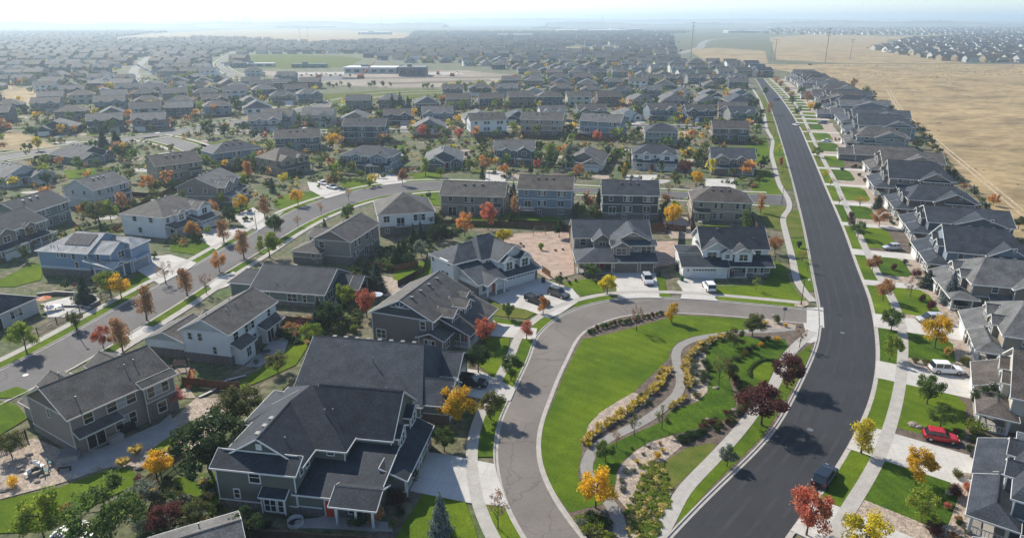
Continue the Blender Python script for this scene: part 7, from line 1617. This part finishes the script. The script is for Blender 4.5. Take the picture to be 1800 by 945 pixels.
for k in range(8):
    y0 = 384 + 122 * k - 26
    P = []; x = xr(y0) - 4; x1 = max(-.84 * y0, (min(R4, key=lambda q: abs(q.y - y0)).x if y0 < 560 else -1e9)) + 6
    while x > x1: P.append(Vector((x, y0 + 14 * math.sin(x * .011 + k * 1.7) * min(1, max(0, (xr(y0) - 20 - x) / 60))))); x -= 8
    seg = []; segs = []
    for q in P:
        if all(not inpoly(*proj(q.x, q.y), E_x) for E_x in EXC): seg.append(q)
        else:
            if len(seg) > 3: segs.append(seg)
            seg = []
    if len(seg) > 3: segs.append(seg)
    for sg in segs:
        band('far_street', sg, -4, 4, .02, 'asphalt_mid', 0)
        for s in (-1, 1): band('sidewalk', sg, s * 4, s * 6, .1, 'walk', 0)
# the remaining hundreds of roofs as one mass
b = MB()
for x, y, yw, k, d in far[NIND:]:
    c, s = math.cos(R(yw)), math.sin(R(yw)); w_, dd, hh = rf_.uniform(6.5, 8), rf_.uniform(5.5, 7.5), rf_.choice((3.2, 5.8, 5.8)); wm, rm = 'W' + rf_.choice(WC), 'R' + rf_.choice(RC)
    if d == 2: wm = 'W' + rf_.choice(['white', 'pale', 'cream', 'grey', 'tan'])
    def L3(a, b_, z): return (x + a * c - b_ * s, y + a * s + b_ * c, z)
    rr = hh + .5 * dd; e = .5
    q = [(-w_, -dd), (w_, -dd), (w_, dd), (-w_, dd)]
    for i in range(4): u, v = q[i], q[(i + 1) % 4]; b.face([L3(*u, 0), L3(*v, 0), L3(*v, hh), L3(*u, hh)], wm)
    b.face([L3(-w_, -dd, hh), L3(-w_, dd, hh), L3(-w_, 0, rr)], wm); b.face([L3(w_, -dd, hh), L3(w_, dd, hh), L3(w_, 0, rr)], wm)
    b.face([L3(-w_ - e, -dd - e, hh - .25), L3(w_ + e, -dd - e, hh - .25), L3(w_ + e, 0, rr), L3(-w_ - e, 0, rr)], rm); b.face([L3(w_ + e, dd + e, hh - .25), L3(-w_ - e, dd + e, hh - .25), L3(-w_ - e, 0, rr), L3(w_ + e, 0, rr)], rm)
    g0 = rf_.choice((-w_ + .5, .5)); gw = w_ - 1.5; gz = 2.7 if hh > 4 else hh
    b.face([L3(g0, -dd - 3, 0), L3(g0 + gw, -dd - 3, 0), L3(g0 + gw, -dd - 3, gz), L3(g0 + gw / 2, -dd - 3, gz + gw * .25), L3(g0, -dd - 3, gz)], wm)
    b.face([L3(g0, -dd - 3, gz), L3(g0 + gw / 2, -dd - 3, gz + gw * .25), L3(g0 + gw / 2, -dd + 2, gz + gw * .25), L3(g0, -dd + 2, gz)], rm); b.face([L3(g0 + gw, -dd - 3, gz), L3(g0 + gw / 2, -dd - 3, gz + gw * .25), L3(g0 + gw / 2, -dd + 2, gz + gw * .25), L3(g0 + gw, -dd + 2, gz)], rm)
    b.face([L3(g0 + .6, -dd - 3.05, .1), L3(g0 + gw - .6, -dd - 3.05, .1), L3(g0 + gw - .6, -dd - 3.05, 2.2), L3(g0 + .6, -dd - 3.05, 2.2)], 'Twhite')
    for a in (-w_ * .6, 0, w_ * .55):
        b.face([L3(a - .8, dd + .05, hh - 1.6), L3(a + .8, dd + .05, hh - 1.6), L3(a + .8, dd + .05, hh - .4), L3(a - .8, dd + .05, hh - .4)], 'Gglass')
o = new('distant_houses', b.mesh('distant_houses', lambda k: {'W': SIDE, 'R': ROOF, 'T': TRIM, 'G': {'glass': M['glass']}}[k[0]][k[1:]])); tag(o, 'hundreds of small hazy roofs filling the far suburb', 'houses', kind='stuff')
print('far houses', len(far), 'trees', NTREE[0])
# far trees: individuals near, a mass beyond
tc = ['green', 'dark', 'olive', 'dark', 'olive', 'green', 'lime', 'yellow', 'dark', 'rust', 'gold', 'green', 'lime', 'olive', 'green', 'orange', 'rust', 'olive', 'dark', 'spruce']
cand = []
for t in far:
    for _ in range(5 if t[1] < 900 else 4 if t[1] < 1600 else 2):
        cand.append((t[0] + rf_.uniform(-13, 13), t[1] + rf_.choice((-13, 13, 12)) + rf_.uniform(-4, 4)))
for _ in range(160):   # yards between the placed houses
    px, py = rf_.uniform(0, 1340), rf_.uniform(205, 345); cand.append(G(px, py))
allh = PLACED + [(t[0], t[1]) for t in far[:NIND]]
def treefree(x, y):
    p = proj(x, y)
    if not (-20 < p[0] < 1820): return False
    if y < 700:
        for a, c in allh:
            if (a - x) ** 2 + (c - y) ** 2 < 81: return False
    if x > xr(y) - 4 and y < 700: return False
    for Pr, d in ((r3u, 7), (r3l, 7), (R4, 10), (R5, 7), (R7, 8), (R8, 7)):
        if min((q.x - x) ** 2 + (q.y - y) ** 2 for q in Pr) < d * d: return False
    return not any(inpoly(*p, E_x) for E_x in EXC[:2])
for t_ in PLACED:
    if 150 < t_[1] < 380:
        for _ in range(5): an = rf_.uniform(0, 6.28); cand.append((t_[0] + math.cos(an) * rf_.uniform(12, 17), t_[1] + math.sin(an) * rf_.uniform(11, 16)))
cand = [c for c in cand if treefree(*c)]
cand.sort(key=lambda c: math.hypot(*c)); nleft = 298 - NTREE[0]
for c in cand[:max(0, nleft)]:
    k = rf_.choice([R_, R_, R_, C_k, K_]); tree(c[0], c[1], k, 'spruce' if k == K_ else rf_.choice(tc[:-1]), rf_.uniform(3.8, 7), rf_.uniform(.65, .95), lo=True)
b = MB(); tpl = {}
for k in range(3):
    me = leaf_mesh('t', 'round', 70 + k, 60, .11); tpl[k] = ([v.co.copy() for v in me.vertices], [tuple(p.vertices) for p in me.polygons]); bpy.data.meshes.remove(me)
rest = cand[max(0, nleft):]
for c in rest[:9500]:
    k = rf_.randrange(3); h_ = rf_.uniform(4, 7.5); w_ = h_ * rf_.uniform(.8, 1.1); n = len(b.v); m_ = b.slot(rf_.choice(tc)); far_k = c[1] > 1300
    sv, sf = tpl[k]
    if far_k: sf = sf[::2]
    b.v += [(c[0] + q.x * w_, c[1] + q.y * w_, q.z * h_) for q in sv]
    for f in sf: b.f.append(tuple(n + i for i in f)); b.m.append(m_)
tag(new('distant_trees', b.mesh('distant_trees', lambda k: LEAF[k])), 'dense scatter of small autumn trees between the distant roofs', 'trees', kind='stuff')
FLAT = [r3u, r3l, R4, R5, R7]
def yardfree(x, y, hm, rm):
    p = proj(x, y)
    if not (-30 < p[0] < 1830) or x > xr(y) - 8: return False
    for a, c in allh:
        if (a - x) ** 2 + (c - y) ** 2 < hm * hm: return False
    for Pr in FLAT:
        if min((q.x - x) ** 2 + (q.y - y) ** 2 for q in Pr) < rm * rm: return False
    return not any(inpoly(*p, E_x) for E_x in EXC)
pr_ = random.Random(21); np_ = 0
for _ in range(900):
    y = 160 + 340 * pr_.random() ** .8; x = pr_.uniform(-.8 * y, xr(y) - 12)
    if x > -36 and y < 200: continue
    if y < 262 and x > -72 and y < 180: continue
    if not yardfree(x, y, 14.5, 11): continue
    r0 = pr_.uniform(2.5, 6); n = 9; ph_ = pr_.uniform(0, 6)
    poly('yard_patch', [(x + math.cos(6.283 * i / n) * r0 * (1 + .25 * math.sin(i * 2.1 + ph_)), y + math.sin(6.283 * i / n) * r0 * .8 * (1 + .2 * math.cos(i * 1.7 + ph_))) for i in range(n)], .02 + .0011 * (np_ % 60), pr_.choice(['lawn', 'lawn_dark', 'lawn_dry', 'gravel', 'pinkgravel', 'lawn_dark', 'mulch', 'walk', 'slab']), skirt=0); np_ += 1
    if np_ > 190: break
b = MB(); me = leaf_mesh('t', 'shrub', 5, 46, .16); sv = [v.co.copy() for v in me.vertices]; sf = [tuple(p.vertices) for p in me.polygons]; bpy.data.meshes.remove(me); ns = 0
for _ in range(14000):
    y = 120 + 560 * pr_.random() ** .75; x = pr_.uniform(-.8 * y, xr(y) - 10)
    if y < 208 and x > -72: continue
    if not yardfree(x, y, 9.2, 8.5): continue
    for _2 in range(pr_.choice((1, 1, 2, 3))):
        s_ = pr_.uniform(.9, 2.2); hh = s_ * pr_.uniform(.7, 1.5); n = len(b.v); m_ = b.slot(pr_.choice(['dark', 'olive', 'green', 'dark', 'sage', 'rust', 'olive', 'green', 'purple', 'straw', 'lime'])); x2, y2 = x + pr_.uniform(-2.5, 2.5), y + pr_.uniform(-1.5, 1.5)
        b.v += [(x2 + q.x * s_, y2 + q.y * s_, q.z * hh) for q in sv]
        for f in sf: b.f.append(tuple(n + i for i in f)); b.m.append(m_)
    ns += 1
    if ns > 3300: break
tag(new('yard_planting', b.mesh('yard_planting', lambda k: LEAF[k])), 'low mixed bushes scattered through the yards between the middle rows', 'planting', kind='stuff')
b = MB(); fs_ = random.Random(8); me = leaf_mesh('t', 'shrub', 9, 26, .2); sv = [v.co.copy() for v in me.vertices]; sf = [tuple(p.vertices) for p in me.polygons]; bpy.data.meshes.remove(me)
for _ in range(3400):
    y = fs_.uniform(150, 860) if _ % 3 else fs_.uniform(640, 880); x = fs_.uniform(130, 900)
    if not infield(x - 8, y) or proj(x, y)[0] > 1840: continue
    if math.sin(x * .02 + y * .013) + math.sin(x * .007 - y * .03) < .1 and fs_.random() < .8: continue
    s_ = fs_.uniform(.3, 1.1) * (1 + y / 900); z_ = frel(x, y); n = len(b.v); m_ = b.slot(fs_.choice(['rust', 'olive', 'sage', 'bare', 'straw'])); 
    b.v += [(x + q.x * s_, y + q.y * s_, z_ + q.z * s_ * .5) for q in sv]
    for f in sf: b.f.append(tuple(n + i for i in f)); b.m.append(m_)
tag(new('scrub', b.mesh('scrub', lambda k: LEAF[k])), 'sparse low scrub dotted over the dry field', 'scrub', kind='stuff')
b = MB(); me = leaf_mesh('t', 'shrub', 6, 70, .13); sv = [v.co.copy() for v in me.vertices]; sf = [tuple(p.vertices) for p in me.polygons]; bpy.data.meshes.remove(me)
for s in range(60, int(SR[-1]) - 20, 3):
    if fs_.random() < .22: continue
    q = rp(s, fo(s) + fs_.uniform(-3.2, .5)); s_ = fs_.uniform(1.2, 2.8); hh = s_ * fs_.uniform(.8, 1.5); n = len(b.v); m_ = b.slot(fs_.choice(['dark', 'olive', 'dark', 'green', 'rust', 'sage']))
    b.v += [(q[0] + v.x * s_, q[1] + v.y * s_, v.z * hh) for v in sv]
    for f in sf: b.f.append(tuple(n + i for i in f)); b.m.append(m_)
tag(new('back_yard_planting', b.mesh('back_yard_planting', lambda k: LEAF[k])), 'dark bushes along the fence behind the right row of houses', 'planting', kind='stuff')
# ------------------------------------------------------------------ far landmarks
def bigbox(px, py, w_, d, h_, k, label, yaw=0, roofk='white', name='commercial_building'):
    x, y = G(px, py); root = new(name, None, loc=(x, y, 0)); root.rotation_euler = (0, 0, R(yaw)); tag(root, label, 'building')
    a = MB(); a.box(-w_ / 2, w_ / 2, -d / 2, d / 2, 0, h_, k, bottom=False); new('wall', a.mesh('wall', lambda q: SIDE.get(q) or mk(q)), root)
    r_ = MB(); r_.box(-w_ / 2 - .4, w_ / 2 + .4, -d / 2 - .4, d / 2 + .4, h_, h_ + .8, roofk); r_.box(-w_ * .2, -w_ * .05, -d * .2, d * .1, h_ + .8, h_ + 3, 'metal'); new('roof', r_.mesh('roof', mk), root)
    n = max(3, int(w_ / 9)); g = MB()
    for i in range(n): xx = -w_ / 2 + w_ * (i + .5) / n; g.box(xx - w_ / n * .3, xx + w_ / n * .3, -d / 2 - .1, -d / 2 + .05, h_ * .25, h_ * .7, 'glass')
    new('window', g.mesh('window', mk), root)
M['redbrick'] = mat('far_brick', (.25, .16, .13), .9)
for q in [(1040, 58, 300, 120, 11, 'brown', 'long low store with a bright white roof on the right horizon'), (1100, 55, 160, 90, 10, 'cream', 'second white roofed store right of the long one'), (540, 49, 420, 140, 12, 'grey', 'wide warehouse right of the smokestacks'), (370, 47, 300, 120, 12, 'pale', 'pale warehouse left of the smokestacks'),
    (470, 44, 260, 120, 14, 'slate', 'dark warehouse just behind the smokestacks'), (735, 41, 170, 60, 60, 'slate', 'tall dark block standing on the centre horizon'), (695, 42, 200, 80, 22, 'pale', 'low pale block left of the tall horizon block'), (855, 43, 300, 90, 16, 'cream', 'pale low building on the horizon right of the tall block'), (1310, 58, 170, 80, 9, 'cream', 'white roofed shopping building beside the hillside road'),
    (1370, 52, 120, 60, 9, 'pale', 'pale building on the right horizon'), (230, 44, 260, 90, 14, 'pale', 'pale flat building on the left horizon'), (80, 46, 260, 90, 12, 'slate', 'slate flat building on the far left horizon'), (960, 50, 200, 70, 9, 'tan', 'tan flat roofed building before the right horizon'),
    (1225, 46, 300, 100, 16, 'grey', 'grey block left of the hillside road on the horizon'), (590, 46, 160, 80, 14, 'white', 'small white block right of the wide warehouse'), (660, 61, 120, 60, 9, 'white', 'white roofed building above the centre suburb'), (905, 66, 110, 50, 9, 'cream', 'cream roofed building in the middle of the suburb')]:
    bigbox(*q)
bigbox(655, 128, 54, 22, 5.5, 'pale', 'long white roofed school building under construction', -4, name='school_building'); bigbox(727, 133, 26, 24, 8, 'slate', 'dark square block right of the white school building', 0, 'metal', 'school_building'); bigbox(712, 128, 26, 14, 5, 'navy', 'dark wing between the school roof and square block', 0, 'metal', 'school_building')
for q, k_ in (([(470, 138), (600, 133), (640, 140), (560, 143)], 'asphalt_mid'), ([(520, 128), (620, 127), (625, 130), (520, 131)], 'walk'), ([(740, 128), (800, 127), (820, 131), (750, 132)], 'walk'), ([(680, 146), (860, 140), (865, 143), (690, 149)], 'mulch'), ([(600, 137), (900, 135), (902, 137), (602, 139)], 'mulch')):
    poly('site_ground', [G(*p) for p in q], .09, k_, skirt=0)
bigbox(545, 119, 40, 8, 3.4, 'greengrey', 'green site trailer beside the park lawn', 0, 'tealp', 'site_trailer'); bigbox(450, 117, 44, 8, 3.2, 'pale', 'white site trailer left of the green trailer', 3, 'white', 'site_trailer')
small('crane', [('boom', TB(((0, 0, 2.5), (15, 2, 15), .7, .35, 'orange'))), ('cab', BX((-3, 3, -1.6, 1.6, 1.2, 3.6, 'orange'))), ('tracks', BX((-3.5, 3.5, -2, 2, 0, 1.2, 'black')))], 634, 138, 20, 'orange crawler crane with raised boom at the school site', 'crane')
for i, (px, py) in enumerate([(795, 134), (905, 137), (560, 137), (770, 131)]): small('excavator', [('cab', BX((-2, 2, -1.2, 1.2, 1, 3, 'orange'))), ('tracks', BX((-2.4, 2.4, -1.5, 1.5, 0, 1, 'black'))), ('arm', TB(((1.5, 0, 2.5), (5, 0, 4.5), .3, .25, 'orange'), ((5, 0, 4.5), (7, 0, 1), .25, .2, 'orange')))], px, py, 30 * i, 'digger on bare ground, ' + ('right of the dark square block', 'at the right end of the site', 'in front of the white school', 'just beside the dark square block')[i], 'digger')
def monopole(px, py, h, label, arms=3, cat='power pole', r0=.6):
    x, y = G(px, py); root = new('utility_pole', None, loc=(x, y, 0)); tag(root, label, cat); b = MB(); b.tube((0, 0, 0), (0, 0, h), r0, r0 * .45, 8, 'slab'); new('pole', b.mesh('pole', mk), root)
    for i in range(arms): z = h * (.96 - .1 * i); b = MB(); b.tube((-3, 0, z + .5), (3, 0, z + .5), .2, .2, 6, 'metal'); new('crossarm', b.mesh('crossarm', mk), root)
monopole(1214, 104, 50, 'tall pale power pole beside the suburb edge'); monopole(1450, 112, 43, 'tall power pole in the dry grass beyond the highway'); monopole(1361, 108, 28, 'thick short pole near the dark road end', 1); monopole(1354, 106, 23, 'thin short pole left of the thick one', 1)
monopole(1494, 105, 27, 'faint power pole right of the tallest dry grass pole', 2, r0=.5); monopole(672, 52, 76, 'power pole on the horizon left of the tall dark block', 2, r0=2); monopole(528, 72, 31, 'left one of two poles behind the dry field strip', 2); monopole(542, 70, 33, 'right one of two poles behind the dry field strip', 2); monopole(512, 52, 70, 'faint pole above the wide warehouse', 2, r0=1.4)
for px, h_, lb in ((418, 135, 'tallest left smokestack on the horizon'), (430, 112, 'middle smokestack on the horizon'), (435, 110, 'right smokestack on the horizon'), (386, 85, 'faint mast left of the smokestacks'), (1058, 100, 'faint thin mast on the right horizon')):
    x, y = G(px, 47); b = MB(); b.tube((0, 0, 0), (0, 0, h_), 5 if 'stack' in lb else 3, 3 if 'stack' in lb else 1.5, 10, 'slab'); tag(new('smokestack' if 'stack' in lb else 'mast', b.mesh('smokestack', mk), loc=(x, y, 0)), lb, 'chimney' if 'stack' in lb else 'mast')
# far hills and tree belts
def belt(name, y, x0, x1, h0, h1, seed, k, dep=600):
    r = random.Random(seed); b = MB(); n = 160; hs = []
    for i in range(n + 1): t = i / n; hs.append(h0 + (h1 - h0) * (.5 + .3 * math.sin(t * 9 + seed) + .2 * math.sin(t * 31 + seed * 2) + .12 * r.uniform(-1, 1)))
    for i in range(n):
        xa, xb = x0 + (x1 - x0) * i / n, x0 + (x1 - x0) * (i + 1) / n
        b.face([(xa, y, 0), (xb, y, 0), (xb, y + dep * .5, hs[i + 1]), (xa, y + dep * .5, hs[i])], k); b.face([(xa, y + dep * .5, hs[i]), (xb, y + dep * .5, hs[i + 1]), (xb, y + dep * 1.5, 0), (xa, y + dep * 1.5, 0)], k)
    tag(new(name, b.mesh(name, mk)), kind='structure')
GM['farland'] = mat('far_land', (.10, .105, .07), .95, var=.5, vscale=.004, col2=(.24, .19, .12))
belt('hills', 9000, -9000, 9500, 30, 75, 3, 'farland', 900); belt('hills', 13500, -14000, 14000, 60, 110, 5, 'farland', 900); belt('hills', 5200, -4200, -500, 20, 48, 8, 'farland', 500); belt('hills', 6000, 300, 5200, 18, 52, 9, 'farland', 500)
finish_labels()
# ------------------------------------------------------------------ haze
b = MB(); b.box(-16500, 16500, -400, 16500, -1, 150, 'haze_dummy')
hz = bpy.data.materials.new('haze'); hz.use_nodes = True; nt = hz.node_tree
for n in list(nt.nodes): nt.nodes.remove(n)
ou = nt.nodes.new('ShaderNodeOutputMaterial'); pv = nt.nodes.new('ShaderNodeVolumePrincipled'); pv.inputs['Color'].default_value = (.70, .86, 1, 1); pv.inputs['Density'].default_value = .00021; pv.inputs['Anisotropy'].default_value = .4
nt.links.new(pv.outputs[0], ou.inputs['Volume'])
me = b.mesh('haze', lambda k: hz); o = new('haze', me); tag(o, 'pale blue haze over the suburb', 'haze', kind='stuff')
scene.cycles.use_denoising = True
scene.cycles.max_bounces = 5; scene.cycles.diffuse_bounces = 2; scene.cycles.glossy_bounces = 2; scene.cycles.transmission_bounces = 2; scene.cycles.volume_bounces = 1; scene.cycles.transparent_max_bounces = 6
scene.cycles.use_adaptive_sampling = True; scene.cycles.adaptive_threshold = .02
